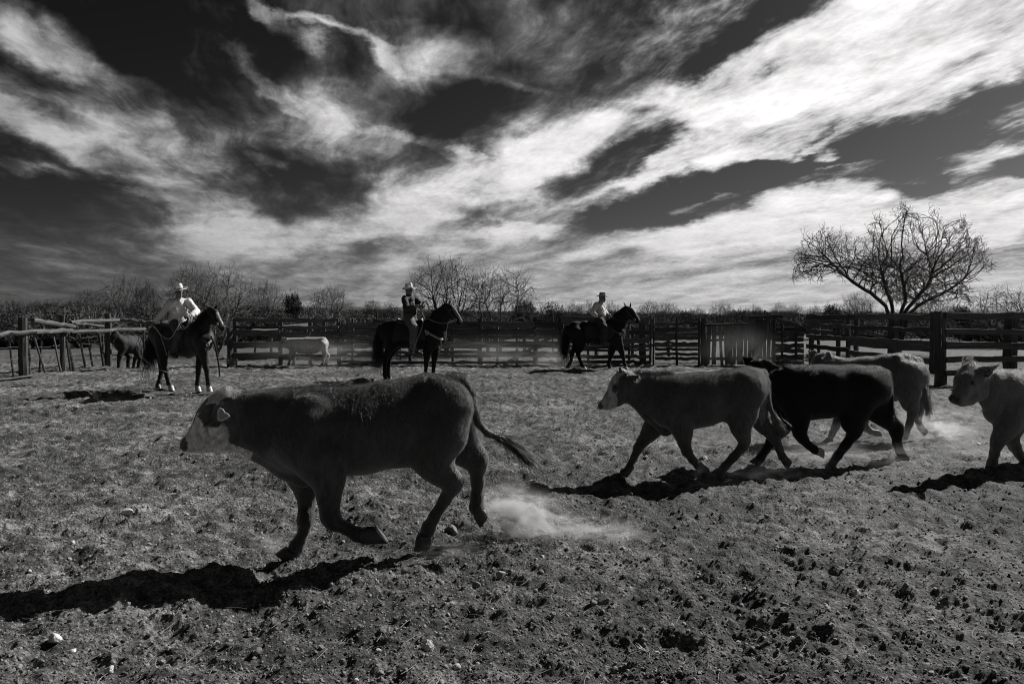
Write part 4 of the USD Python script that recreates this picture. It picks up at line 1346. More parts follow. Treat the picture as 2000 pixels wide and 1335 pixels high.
def calf_red():
    D = 5.35
    T = thing('calf', 'dark red calf with a white face and an ear tag trotting in the foreground', 'calf', (-1.05, D, 0))
    b = Beast(D, 0.0095)
    # trunk (front end a little nearer than the rump)
    b.ch([(545, 836, 58, -.12), (575, 846, 74, -.11), (630, 848, 84, -.08)], s=0.74)
    b.ch([(630, 848, 84, -.08), (705, 842, 80, -.04), (780, 826, 74, .02)], s=0.84)
    b.ch([(780, 826, 74, .02), (845, 804, 66, .09), (866, 798, 52, .11)], s=0.82)
    b.ch([(545, 797, 32, -.12), (640, 793, 34, -.08), (740, 786, 34, -.02), (836, 766, 32, .08), (876, 758, 22, .12)], s=0.9, kf=0.5)   # back and hips
    b.ch([(690, 868, 52, -.05), (772, 858, 50, .01)], s=0.98)          # barrel
    b.ch([(560, 779, 12, -.12), (600, 772, 11, -.1)], s=0.8, kf=1.0)    # withers
    # neck, dewlap
    b.ch([(575, 838, 72, -.12), (520, 828, 62, -.13), (478, 818, 50, -.14)], s=0.58)
    b.ch([(470, 864, 17, -.14), (512, 878, 18, -.13), (556, 904, 22, -.11), (590, 930, 22, -.10)], s=0.5, kf=1.0)
    # head
    b.ch([(446, 794, 34, -.14), (430, 806, 34, -.15), (414, 822, 31, -.15)], s=0.78)
    b.ch([(452, 838, 37, -.14), (430, 848, 31, -.15)], s=0.62)
    b.ch([(414, 826, 30, -.15), (394, 848, 23, -.15), (374, 866, 17, -.15)], s=0.74)
    b.ch([(430, 862, 20, -.15), (400, 868, 14, -.15), (378, 873, 9, -.15)], s=0.66)
    b.ch([(368, 862, 12, -.15), (363, 870, 11, -.15)], s=1.25)          # muzzle pad
    b.ch([(437, 776, 15, -.14), (444, 767, 11, -.14)], s=1.1)           # poll
    for sd in (-1, 1):
        b.ch([(419, 806, 9, -.15 + sd * .068), (408, 818, 8, -.15 + sd * .068)], kf=1.0)   # brow
        b.ch([(424, 834, 14, -.15 + sd * .060), (404, 846, 8, -.15 + sd * .055)], kf=1.0)  # cheekbone
    # shoulder, hip and thigh muscle; hollows behind the shoulder, at the flank and under the jaw
    b.ch([(560, 862, 26, -.27), (592, 830, 30, -.27), (606, 796, 22, -.24)], s=0.55, kf=1.0)
    b.ch([(598, 880, 24, -.29), (628, 900, 26, -.31)], s=0.6, kf=1.0)
    b.ch([(846, 752, 16, -.06), (862, 764, 17, -.09)], s=0.9, kf=1.0)
    b.ch([(872, 800, 26, -.10), (866, 850, 24, -.13), (856, 890, 18, -.14)], s=0.6, kf=1.0)
    for x, y, r, d in ((655, 838, 46, -.455), (812, 822, 40, -.375), (498, 830, 40, -.375)):
        b.ch([(x, y - 18, r, d), (x, y + 18, r, d)], cut=True, kf=0.8)
    # near fore leg, folded back
    b.ch([(590, 870, 46, -.25), (622, 905, 40, -.27), (642, 938, 30, -.28)], s=0.7)
    b.ch([(642, 932, 30, -.28), (642, 975, 21.5, -.28), (646, 1012, 16.5, -.28)], s=0.85)
    b.ch([(645, 1008, 18, -.28), (654, 1022, 15, -.28)], kf=0.8)
    b.ch([(652, 1020, 14, -.28), (678, 1032, 12, -.28), (698, 1043, 13.5, -.28)], s=0.9)
    b.ch([(698, 1043, 14.5, -.28), (716, 1046, 13, -.28)], s=1.0)
    # far fore leg, standing
    b.ch([(575, 880, 44, .0), (590, 920, 33, .02), (598, 955, 23, .02)], s=0.7)
    b.ch([(598, 950, 22, .02), (599, 985, 15.5, .02), (597, 1014, 13.5, .0)], s=0.9)
    b.ch([(597, 1004, 14.5, .0), (596, 1018, 14.8, .0)], s=1.0)
    b.ch([(596, 1016, 14, .0), (594, 1034, 11, .0), (587, 1054, 11, .0), (580, 1066, 13.5, .0), (574, 1075, 13.5, .0)], s=0.95)
    # near hind leg
    b.ch([(862, 800, 62, -.04), (858, 850, 50, -.07), (846, 892, 33, -.08)], s=0.55)
    b.ch([(826, 872, 26, -.05), (846, 905, 30, -.08), (862, 925, 24, -.08)], s=0.6)
    b.ch([(858, 915, 27, -.08), (880, 936, 20, -.07), (888, 941, 17, -.06)], s=0.75)
    b.ch([(894, 936, 11, -.06), (884, 949, 16, -.06), (870, 974, 12, -.05), (849, 1008, 11, -.03)], s=0.85)
    b.ch([(849, 1008, 11, -.03), (838, 1030, 13.5, .0), (832, 1046, 13.5, .0)], s=0.95)
    # far hind leg, swinging back
    b.ch([(882, 815, 46, .24), (898, 858, 34, .28), (908, 882, 28, .28)], s=0.6)
    b.ch([(905, 876, 29, .28), (926, 892, 23, .28), (934, 900, 20, .28)], s=0.75)
    b.ch([(940, 893, 11, .28), (932, 906, 18, .28), (933, 940, 13, .28), (932, 970, 11.5, .28)], s=0.85)
    b.ch([(932, 970, 12, .28), (931, 990, 14, .28), (937, 1002, 12, .28)], s=0.95)
    # flank fold, tail
    b.ch([(790, 880, 26, -.06), (822, 880, 20, -.1)], s=0.4, kf=1.0)
    b.ch([(882, 742, 15, .12), (902, 744, 13, .14), (918, 764, 10, .15), (924, 795, 8.5, .15), (934, 826, 7.5, .15), (952, 845, 7, .15), (980, 856, 6, .15), (1000, 866, 4.5, .15)], kf=0.4)
    face = [(340, 850), (360, 845), (385, 815), (408, 772), (432, 745), (452, 748), (446, 768), (430, 782), (416, 800), (420, 830), (436, 828), (444, 836), (450, 862), (492, 884), (486, 902), (420, 890), (350, 892)]
    dark1 = [(384, 815), (400, 792), (420, 786), (440, 800), (444, 822), (428, 832), (410, 836), (398, 832), (392, 824)]
    nosepad = [(340, 850), (360, 854), (368, 866), (362, 885), (340, 890)]
    spot = [(370, 862), (382, 858), (390, 866), (386, 874), (372, 874)]

    def tone(v):
        px = pixel_of(v)
        t = coat_tone(v, 3, 0.4, 5)
        w = lit_patch(px, face, 6, 2)
        w = w * (1 - lit_patch(px, dark1, 5, 4)) * (1 - lit_patch(px, nosepad, 3, 6)) * (1 - 0.8 * lit_patch(px, spot, 4, 8))
        t = np.where(w > 0, 14.0 * (0.8 + 0.4 * meshkit.fbm(v * 30, 3, 9)), t)
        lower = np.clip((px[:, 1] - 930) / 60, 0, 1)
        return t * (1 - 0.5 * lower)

    v, f = finish(T, b, 'red_coat', tone, 0.004)
    hs = 'hoof'
    part('hoof', hoof(b.p(569, 1078, 0), (-.45, 0, -.9), (-1, 0, 0), .058, .055, True, (0, 1, 0)), hs, T)
    part('hoof', hoof(b.p(718, 1045, -.28), (1, 0, -.03), (0, 0, -1), .050, .135, True, (0, 1, 0), 1.15), hs, T)
    part('hoof', hoof(b.p(829, 1052, 0), (-.2, 0, -1), (-1, 0, -.2), .056, .095, True, (0, 1, 0), 1.1), hs, T)
    part('hoof', hoof(b.p(938, 1004, .28), (.45, 0, -.9), (-.9, 0, -.4), .048, .085, True, (0, 1, 0), 1.1), hs, T)
    # near ear hanging back, with the tag
    er = ear(b.p(450, 796, -.22), b.p(402, 827, -.30), .125, (-.25, -1, -.2), 0.25)
    part('ear', er, 'red_coat', T, smooth=True, tone=np.full(len(er[0]), 2.2))
    strands('ear_fringe', tuft(np.asarray(er[0])[:84], 420, .03, .01, np.random.default_rng(8), dirs=(-.4, -.2, -.6), segs=4, wave=.005), (.0010, .0005), 'curl_hair', T)
    er = ear(b.p(446, 790, -.06), b.p(420, 782, .06), .10, (-.6, .6, .2), 0.3)
    part('ear', er, 'red_coat', T, smooth=True, tone=np.full(len(er[0]), 1.1))
    for sd, nm in ((-1, 'eye'), (1, 'eye')):
        add_eye(T, b.p(411, 812, -.15 + sd * .084), .021)
    from shapely.geometry import Polygon
    u = D / FPX
    tg = Polygon([(-9, 9), (-9.5, -7), (-6, -12), (-1, -10), (2, -4), (9, -1), (10, 3), (6, 6), (-3, 10)]).buffer(1.2)
    tm = trimesh.creation.extrude_polygon(tg, 1.2)
    c = b.p(436, 810, -.30)
    tv = np.column_stack([c[0] + tm.vertices[:, 0] * u, c[1] + tm.vertices[:, 2] * u, c[2] - tm.vertices[:, 1] * u])
    tagp = part('ear_tag', (tv, np.asarray(tm.faces)[:, ::-1]), 'tag_plastic', T)
    ins = trimesh.creation.extrude_polygon(tg.buffer(-2.0), 0.3)
    iv = np.column_stack([c[0] + ins.vertices[:, 0] * u, c[1] - 0.0015 + ins.vertices[:, 2] * u, c[2] - ins.vertices[:, 1] * u])
    part('tag_face', (iv, np.asarray(ins.faces)[:, ::-1]), 'dark_tag', tagp)
    rng = np.random.default_rng(61)
    px = pixel_of(v)
    top = np.clip((900 - px[:, 1]) / 120, 0.03, 1) * (px[:, 0] > 470)
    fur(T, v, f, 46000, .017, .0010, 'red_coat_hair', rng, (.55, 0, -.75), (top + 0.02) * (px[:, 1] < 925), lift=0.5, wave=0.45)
    curl = ((px[:, 1] < 830) & (px[:, 0] > 560)).astype(float)
    fur(T, v, f, 8000, .026, .0010, 'curl_hair', rng, (.4, -.1, -.8), curl, lift=0.45, wave=0.7, name='curly_fur')
    poll = lit_patch(px, [(418, 770), (432, 742), (456, 748), (450, 776)], 3, 3)
    fur(T, v, f, 1500, .020, .0012, 'white_hair', rng, (.3, 0, .8), poll + 1e-6, lift=0.5, name='poll_tuft')
    tail = smooth_path([b.p(970, 853, .15), b.p(990, 861, .15), b.p(1008, 874, .15), b.p(1024, 888, .15)], 10)
    strands('tail_switch', tuft(tail, 520, .13, .05, rng, droop=0.25, wave=.012), (.0016, .0008), 'black_hair', T)
    crest = smooth_path([b.p(470, 772, -.14), b.p(505, 775, -.13), b.p(545, 763, -.12), b.p(600, 757, -.10), b.p(680, 749, -.06)], 30)
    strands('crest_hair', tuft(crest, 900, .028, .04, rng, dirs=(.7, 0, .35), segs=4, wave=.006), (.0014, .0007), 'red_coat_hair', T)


look('curl_hair', 0.075, 0.35, spec=0.6)
look('dark_tag', 0.20, 0.5, noise=(60, 0.5, 1.3, (1, 1, 1)))


def calf_white_face():
    D = 8.03
    T = thing('calf', 'brown calf with a white face trotting in the middle, in front of the black calf', 'calf', (1.85, D, 0))
    b = Beast(D, 0.0105)
    b.ch([(1298, 782, 46, -.06), (1330, 788, 52, -.05), (1372, 781, 50, -.02)], s=0.76)
    b.ch([(1372, 781, 50, -.02), (1420, 771, 45, .02), (1458, 758, 40, .06)], s=0.80)
    b.ch([(1300, 751, 16, -.06), (1360, 753, 19, -.03), (1420, 749, 19, .02), (1462, 741, 17, .06), (1478, 736, 12, .07)], s=0.95, kf=1.0)
    b.ch([(1350, 797, 31, -.03), (1405, 786, 30, .01)], s=0.98)
    b.ch([(1312, 782, 44, -.06), (1275, 770, 36, -.08), (1248, 758, 27, -.09)], s=0.6)
    b.ch([(1240, 786, 9, -.09), (1268, 806, 12, -.08), (1300, 838, 14, -.06)], s=0.5, kf=1.0)
    b.ch([(1225, 741, 18, -.10), (1213, 748, 18.5, -.10), (1204, 760, 16, -.11)], s=0.80)
    b.ch([(1222, 768, 19, -.10), (1208, 774, 16, -.11)], s=0.62)
    b.ch([(1204, 762, 15.5, -.11), (1192, 778, 12, -.12), (1180, 790, 9.5, -.12)], s=0.76)
    b.ch([(1208, 784, 9, -.11), (1188, 794, 6.5, -.12)], s=0.66)
    b.ch([(1177, 788, 7, -.12), (1174, 793, 6.5, -.12)], s=1.2)
    b.ch([(1212, 729, 8, -.10), (1217, 726, 6, -.10)], s=1.1)
    for sd in (-1, 1):
        b.ch([(1207, 745, 5, -.11 + sd * .062), (1200, 753, 4.5, -.11 + sd * .062)], kf=1.0)
    b.ch([(1296, 812, 15, -.17), (1312, 786, 18, -.17), (1320, 760, 13, -.15)], s=0.55, kf=1.0)
    b.ch([(1446, 733, 9, -.03), (1456, 742, 10, -.06)], s=0.9, kf=1.0)
    b.ch([(1460, 770, 16, -.08), (1455, 800, 15, -.11)], s=0.6, kf=1.0)
    for x, y, r, d in ((1348, 778, 28, -.375), (1432, 768, 24, -.30)):
        b.ch([(x, y - 10, r, d), (x, y + 10, r, d)], cut=True, kf=0.8)
    # far fore leg reaching forward
    b.ch([(1300, 808, 26, .08), (1278, 832, 19, .1), (1268, 848, 15, .1)], s=0.7)
    b.ch([(1270, 842, 15.5, .1), (1255, 862, 11, .08), (1247, 874, 9.5, .06)], s=0.9)
    b.ch([(1247, 874, 9.5, .06), (1239, 892, 7.2, .03), (1231, 910, 7.5, .0), (1225, 919, 8.5, .0)], s=0.95)
    # near fore leg trailing
    b.ch([(1310, 805, 28, -.17), (1330, 832, 20, -.19), (1335, 848, 16.5, -.19)], s=0.7)
    b.ch([(1334, 845, 16.5, -.19), (1337, 866, 11.5, -.19), (1342, 882, 10, -.18)], s=0.9)
    b.ch([(1341, 880, 10, -.18), (1352, 897, 7.4, -.14), (1364, 909, 8, -.08), (1374, 916, 8.4, -.04)], s=0.95)
    # near hind, standing under
    b.ch([(1455, 768, 36, -.04), (1450, 808, 27, -.08), (1446, 835, 18, -.1)], s=0.58)
    b.ch([(1432, 800, 15, -.06), (1446, 830, 17, -.1), (1451, 850, 13.5, -.1)], s=0.62)
    b.ch([(1451, 846, 14, -.1), (1454, 864, 10.5, -.09)], s=0.8)
    b.ch([(1460, 860, 6, -.09), (1451, 872, 9.6, -.08), (1432, 893, 8.2, -.06), (1416, 910, 8, -.03), (1408, 919, 8.2, .0)], s=0.88)
    # far hind, trailing
    b.ch([(1470, 776, 28, .14), (1480, 812, 19, .16), (1492, 832, 15, .16)], s=0.62)
    b.ch([(1490, 828, 15, .16), (1508, 848, 11.5, .16), (1513, 856, 10.5, .16)], s=0.8)
    b.ch([(1513, 852, 10.5, .16), (1522, 876, 7.2, .16), (1528, 892, 7.4, .16), (1535, 900, 8, .16)], s=0.9)
    b.ch([(1424, 806, 13, -.06), (1438, 805, 11, -.1)], s=0.4, kf=1.0)
    b.ch([(1478, 728, 8, .08), (1490, 728, 7.5, .09), (1497, 748, 5.5, .10), (1499, 775, 4.8, .10), (1505, 800, 4.4, .10), (1514, 814, 4.2, .10), (1520, 824, 4, .1)], kf=0.4)
    face = [(1160, 785), (1178, 768), (1190, 738), (1204, 716), (1219, 716), (1222, 728), (1210, 738), (1206, 748), (1207, 762), (1206, 770), (1205, 782), (1205, 798), (1190, 806), (1160, 806)]
    eye_p = [(1195, 752), (1202, 747), (1209, 752), (1207, 765), (1200, 768), (1194, 762)]
    pad = [(1160, 784), (1174, 786), (1178, 796), (1172, 803), (1158, 803)]
    hindlight = [(1484, 780), (1494, 760), (1500, 800), (1490, 830), (1478, 812)]  # sunlight on the far hind leg, painted into the coat tone

    def tone(v):
        px = pixel_of(v)
        t = coat_tone(v, 5, 0.4, 5)
        w = lit_patch(px, face, 3, 12) * (1 - lit_patch(px, eye_p, 2, 14)) * (1 - lit_patch(px, pad, 2, 16))
        t = np.where(w > 0, 7.0 * (0.8 + 0.4 * meshkit.fbm(v * 30, 3, 9)), t)
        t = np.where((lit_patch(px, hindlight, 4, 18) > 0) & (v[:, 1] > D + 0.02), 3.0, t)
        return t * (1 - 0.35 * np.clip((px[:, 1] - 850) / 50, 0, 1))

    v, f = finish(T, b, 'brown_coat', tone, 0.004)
    part('hoof', hoof(b.p(1222, 921, 0), (-.5, 0, -.85), (-1, 0, 0), .044, .05, True, (0, 1, 0)), 'hoof', T)
    part('hoof', hoof(b.p(1376, 918, -.03), (.35, 0, -.9), (-.9, 0, -.3), .043, .065, True, (0, 1, 0), 1.1), 'hoof', T)
    part('hoof', hoof(b.p(1406, 920, 0), (-.45, 0, -.9), (-1, 0, 0), .044, .05, True, (0, 1, 0)), 'hoof', T)
    part('hoof', hoof(b.p(1536, 901, .16), (.55, 0, -.8), (-.8, 0, -.5), .042, .065, True, (0, 1, 0), 1.1), 'hoof', T)
    er = ear(b.p(1230, 735, -.17), b.p(1246, 735, -.30), .105, (-.3, -.3, -.7), 0.3)
    part('ear', er, 'brown_coat', T, smooth=True, tone=np.full(len(er[0]), 0.7))
    er2 = ear(b.p(1222, 731, -.03), b.p(1216, 722, .10), .09, (-.8, .3, .1), 0.3)
    part('ear', er2, 'brown_coat', T, smooth=True, tone=np.full(len(er2[0]), 0.7))
    for sd in (-1, 1):
        add_eye(T, b.p(1202, 757, -.11 + sd * .082), .018)
        h = tube(np.array([b.p(1213, 727, -.10 + sd * .05), b.p(1211, 720, -.10 + sd * .06), b.p(1211, 716, -.10 + sd * .065)]), [.016, .013, .006], 7)
        part('horn_bud', h, 'hoof', T, smooth=True)
    rng = np.random.default_rng(62)
    px = pixel_of(v)
    top = np.clip((830 - px[:, 1]) / 80, 0.02, 1) * (px[:, 0] > 1235)
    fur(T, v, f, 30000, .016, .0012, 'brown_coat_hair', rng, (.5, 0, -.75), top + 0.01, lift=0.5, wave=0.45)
    fur(T, v, f, 5000, .024, .0013, 'curl_hair', rng, (.4, 0, -.8), (px[:, 1] < 770) * (px[:, 0] > 1300) + 1e-6, lift=0.45, wave=0.7, name='curly_fur')
    fr = np.asarray(er[0])
    strands('ear_fringe', tuft(fr[:84], 300, .045, .02, rng, dirs=(.4, -.5, -.5), segs=4, wave=.006), (.0012, .0006), 'curl_hair', T)
    tl = smooth_path([b.p(1509, 808, .1), b.p(1516, 820, .1), b.p(1522, 832, .1)], 8)
    strands('tail_switch', tuft(tl, 420, .11, .06, rng, droop=0.3, wave=.012), (.0018, .0009), 'curl_hair', T)
    crest = smooth_path([b.p(1240, 730, -.09), b.p(1275, 731, -.08), b.p(1310, 731, -.06)], 20)
    strands('crest_hair', tuft(crest, 700, .05, .04, rng, dirs=(.6, 0, .5), segs=4, wave=.006), (.0016, .0008), 'brown_coat_hair', T)


def calf_black():
    D = 8.75
    T = thing('calf', 'black calf partly hidden behind the rump of the white-faced brown calf', 'calf', (3.5, D, 0))
    b = Beast(D, 0.0105)
    b.ch([(1542, 760, 46, -.05), (1570, 768, 51, -.04), (1615, 765, 49, -.02)], s=0.77)
    b.ch([(1615, 765, 49, -.02), (1665, 760, 45, .02), (1702, 757, 39, .05)], s=0.80)
    b.ch([(1540, 734, 18, -.06), (1600, 738, 20, -.03), (1660, 738, 20, .02), (1706, 736, 18, .05), (1722, 736, 12, .06)], s=0.95, kf=1.0)
    b.ch([(1590, 778, 36, -.03), (1640, 772, 33, .01)], s=0.95)
    b.ch([(1555, 760, 46, -.05), (1520, 748, 38, -.04), (1498, 740, 29, -.04)], s=0.6)
    b.ch([(1492, 766, 10, -.04), (1515, 790, 13, -.05), (1540, 816, 15, -.05)], s=0.5, kf=1.0)
    b.ch([(1490, 723, 19, -.03), (1478, 727, 20, -.02), (1466, 738, 17, -.0)], s=0.82)
    b.ch([(1468, 740, 16, 0), (1455, 758, 13, .02), (1444, 770, 10, .03)], s=0.78)
    b.ch([(1482, 746, 18, -.02), (1466, 754, 13, 0)], s=0.62)
    b.ch([(1474, 710, 8, -.02), (1480, 708, 8, -.02)], s=1.3)
    # far fore
    b.ch([(1545, 790, 26, .1), (1534, 818, 18, .12), (1529, 835, 15, .12)], s=0.7)
    b.ch([(1530, 830, 15, .12), (1516, 850, 11, .12), (1506, 862, 9.6, .12)], s=0.9)
    b.ch([(1506, 862, 9.6, .12), (1496, 878, 7.4, .1), (1486, 893, 8, .08), (1481, 899, 8.4, .06)], s=0.95)
    # near fore lifted
    b.ch([(1552, 785, 28, -.17), (1560, 815, 20, -.19), (1561, 832, 16, -.19)], s=0.7)
    b.ch([(1560, 828, 16, -.19), (1562, 846, 11.6, -.19), (1567, 856, 10, -.19)], s=0.9)
    b.ch([(1566, 854, 10.2, -.19), (1578, 868, 7.6, -.19), (1590, 877, 7.8, -.18), (1598, 881, 8, -.18)], s=0.95)
    # near hind reaching under
    b.ch([(1690, 762, 38, -.06), (1672, 798, 28, -.1), (1664, 822, 20, -.11)], s=0.58)
    b.ch([(1660, 800, 18, -.08), (1666, 826, 18, -.11), (1670, 840, 14, -.11)], s=0.62)
    b.ch([(1679, 834, 7, -.1), (1668, 846, 10.6, -.1), (1652, 868, 8.8, -.08), (1636, 889, 8.4, -.04), (1628, 899, 8.8, -.02)], s=0.9)
    # far hind trailing
    b.ch([(1708, 768, 34, .12), (1716, 800, 24, .15), (1732, 818, 17, .15)], s=0.62)
    b.ch([(1728, 814, 17, .15), (1748, 832, 13.5, .15), (1752, 838, 12, .15)], s=0.8)
    b.ch([(1757, 833, 7, .15), (1751, 844, 11.5, .15), (1752, 864, 8.4, .15), (1758, 882, 8, .15), (1764, 891, 8.4, .15)], s=0.9)
    b.ch([(1660, 806, 13, -.06), (1678, 800, 11, -.1)], s=0.4, kf=1.0)
    b.ch([(1720, 727, 9, .06), (1732, 730, 7.5, .07), (1738, 750, 6, .08), (1740, 775, 5, .08), (1741, 800, 4.5, .08)], kf=0.4)
    v, f = finish(T, b, 'black_coat', lambda v: coat_tone(v, 7, 0.3), 0.004)
    part('hoof', hoof(b.p(1479, 900, .06), (-.5, 0, -.85), (-1, 0, 0), .046, .05, True, (0, 1, 0)), 'hoof', T)
    part('hoof', hoof(b.p(1598, 880, -.18), (.8, 0, -.5), (-.4, 0, -.9), .042, .09, True, (0, 1, 0), 1.15), 'pale_hoof', T)
    part('hoof', hoof(b.p(1626, 900, -.02), (-.5, 0, -.85), (-1, 0, 0), .046, .05, True, (0, 1, 0)), 'hoof', T)
    part('hoof', hoof(b.p(1766, 893, .15), (.55, 0, -.8), (-.8, 0, -.5), .044, .065, True, (0, 1, 0), 1.1), 'hoof', T)
    er = ear(b.p(1486, 713, -.14), b.p(1523, 718, -.30), .15, (-.2, -.95, -.15), 0.28)
    part('ear', er, 'black_coat', T, smooth=True, tone=np.full(len(er[0]), 1.2))
    er2 = ear(b.p(1470, 712, .04), b.p(1450, 697, .12), .11, (-.3, -.9, .3), 0.3)
    part('ear', er2, 'black_coat', T, smooth=True, tone=np.full(len(er2[0]), 1.2))
    for sd in (-1, 1):
        add_eye(T, b.p(1466, 733, 0 + sd * .09), .018)
    rng = np.random.default_rng(63)
    px = pixel_of(v)
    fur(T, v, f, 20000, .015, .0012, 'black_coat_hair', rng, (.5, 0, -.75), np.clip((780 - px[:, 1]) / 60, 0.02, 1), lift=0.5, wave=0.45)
    strands('ear_fringe', tuft(np.asarray(er[0])[:84], 240, .03, .01, rng, dirs=(.5, -.2, -.5), segs=4, wave=.004), (.0011, .0006), 'curl_hair', T)
    crest = smooth_path([b.p(1500, 712, -.05), b.p(1530, 708, -.05), b.p(1560, 710, -.05)], 20)
    strands('crest_hair', tuft(crest, 600, .045, .04, rng, dirs=(.6, 0, .6), segs=4, wave=.006), (.0016, .0008), 'black_hair', T)
    strands('tail_switch', tuft(smooth_path([b.p(1741, 795, .08), b.p(1741, 808, .08)], 5), 260, .13, .05, rng, dirs=(.1, 0, -1), wave=.01), (.0016, .0008), 'black_hair', T)


def calf_fawn():
    D = 10.3
    T = thing('calf', 'fawn calf behind the black calf, its rump and swinging tail turned to the right', 'calf', (4.5, D, 0))
    b = Beast(D, 0.0115)
    b.ch([(1648, 740, 34, .12), (1672, 745, 43, .10), (1705, 745, 43, .05)], s=0.72)
    b.ch([(1705, 745, 43, .05), (1742, 739, 42, -.02), (1776, 733, 36, -.06)], s=0.82)
    b.ch([(1650, 716, 14, .12), (1690, 715, 15, .06), (1730, 711, 16, 0), (1762, 706, 15, -.04), (1782, 706, 10, -.06)], s=1.0, kf=0.9)
    for sd in (-1, 1):
        b.ch([(1752, 700, 8, -.03 + sd * .10), (1758, 722, 10, -.03 + sd * .17)], kf=1.0)     # hip bones
    b.ch([(1700, 755, 30, .05), (1740, 752, 28, 0)], s=0.98)
    b.ch([(1655, 738, 32, .12), (1632, 722, 24, .16), (1616, 712, 19, .18)], s=0.62)
    b.ch([(1612, 702, 14, .18), (1604, 706, 15, .19), (1596, 716, 13, .21)], s=0.9)
    b.ch([(1598, 714, 13, .21), (1588, 730, 10, .23), (1580, 742, 8, .24)], s=0.85)
    b.ch([(1650, 760, 22, .18), (1646, 788, 14, .2), (1642, 806, 11.5, .2)], s=0.7)
    b.ch([(1643, 803, 11.5, .2), (1636, 824, 8.4, .15), (1632, 833, 7.6, .1)], s=0.9)
    b.ch([(1632, 832, 7.6, .1), (1626, 846, 6, .05), (1621, 858, 6.2, .0)], s=0.95)
    b.ch([(1672, 770, 22, -.02), (1685, 795, 14, -.06), (1687, 812, 10.5, -.07)], s=0.7)
    b.ch([(1687, 810, 10.5, -.07), (1687, 828, 8.2, -.07), (1691, 835, 7.6, -.07)], s=0.9)
    b.ch([(1690, 834, 7.6, -.07), (1701, 842, 5.8, -.07), (1710, 845, 6.2, -.07)], s=0.95)
    b.ch([(1772, 735, 30, -.20), (1776, 765, 22, -.22), (1780, 786, 14, -.22)], s=0.62)
    b.ch([(1762, 762, 14, -.2), (1776, 788, 13, -.22), (1785, 800, 10, -.22)], s=0.62)
    b.ch([(1788, 796, 6, -.22), (1782, 808, 9, -.2), (1776, 828, 6.6, -.14), (1770, 844, 6.2, -.06), (1767, 851, 6.6, -.04)], s=0.9)
    b.ch([(1788, 738, 28, .12), (1793, 770, 18, .16), (1796, 788, 12, .16)], s=0.62)
    b.ch([(1800, 790, 6, .16), (1795, 802, 8.6, .16), (1793, 820, 6.4, .16), (1798, 834, 6.2, .16), (1803, 839, 6.6, .16)], s=0.9)
    b.ch([(1782, 702, 7.5, -.08), (1794, 704, 6.5, -.09), (1802, 722, 5, -.1), (1804, 745, 4.2, -.1), (1806, 765, 3.8, -.1)], kf=0.4)
    v, f = finish(T, b, 'fawn_coat', lambda v: coat_tone(v, 9, 0.45, 4), 0.004)
    part('hoof', hoof(b.p(1620, 859, 0), (-.4, 0, -.9), (-1, 0, 0), .042, .05, True, (0, 1, 0)), 'hoof', T)
    part('hoof', hoof(b.p(1709, 845, -.07), (.95, 0, -.1), (-.1, 0, -1), .040, .09, True, (0, 1, 0), 1.1), 'hoof', T)
    part('hoof', hoof(b.p(1766, 853, -.04), (-.2, 0, -1), (-1, 0, -.2), .042, .05, True, (0, 1, 0), 1.1), 'hoof', T)
    part('hoof', hoof(b.p(1804, 840, .16), (.5, 0, -.7), (-.8, 0, -.5), .040, .065, True, (0, 1, 0), 1.1), 'hoof', T)
    e1 = ear(b.p(1611, 694, .08), b.p(1627, 703, -.06), .13, (-.2, -.9, .0), 0.3)
    part('ear', e1, 'fawn_coat', T, smooth=True, tone=np.full(len(e1[0]), 1.3))
    e2 = ear(b.p(1593, 697, .26), b.p(1578, 684, .36), .12, (-.3, -.9, .0), 0.3)
    part('ear', e2, 'fawn_coat', T, smooth=True, tone=np.full(len(e2[0]), 1.0))
    for sd in (-1, 1):
        add_eye(T, b.p(1594, 712, .21 + sd * .085), .018)
    rng = np.random.default_rng(64)
    px = pixel_of(v)
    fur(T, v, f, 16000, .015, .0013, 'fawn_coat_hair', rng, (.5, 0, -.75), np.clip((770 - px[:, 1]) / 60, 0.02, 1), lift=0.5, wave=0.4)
    for e in (e1, e2):
        strands('ear_fringe', tuft(np.asarray(e[0])[:84], 200, .035, .01, rng, dirs=(0, -.3, .3), segs=4, wave=.005), (.0012, .0006), 'white_hair', T)
    tl = smooth_path([b.p(1806, 757, -.1), b.p(1807, 772, -.1), b.p(1810, 786, -.1)], 8)
    strands('tail_switch', tuft(tl, 420, .17, .06, rng, droop=0.1, wave=.02), (.0020, .0010), 'fawn_coat_hair', T)


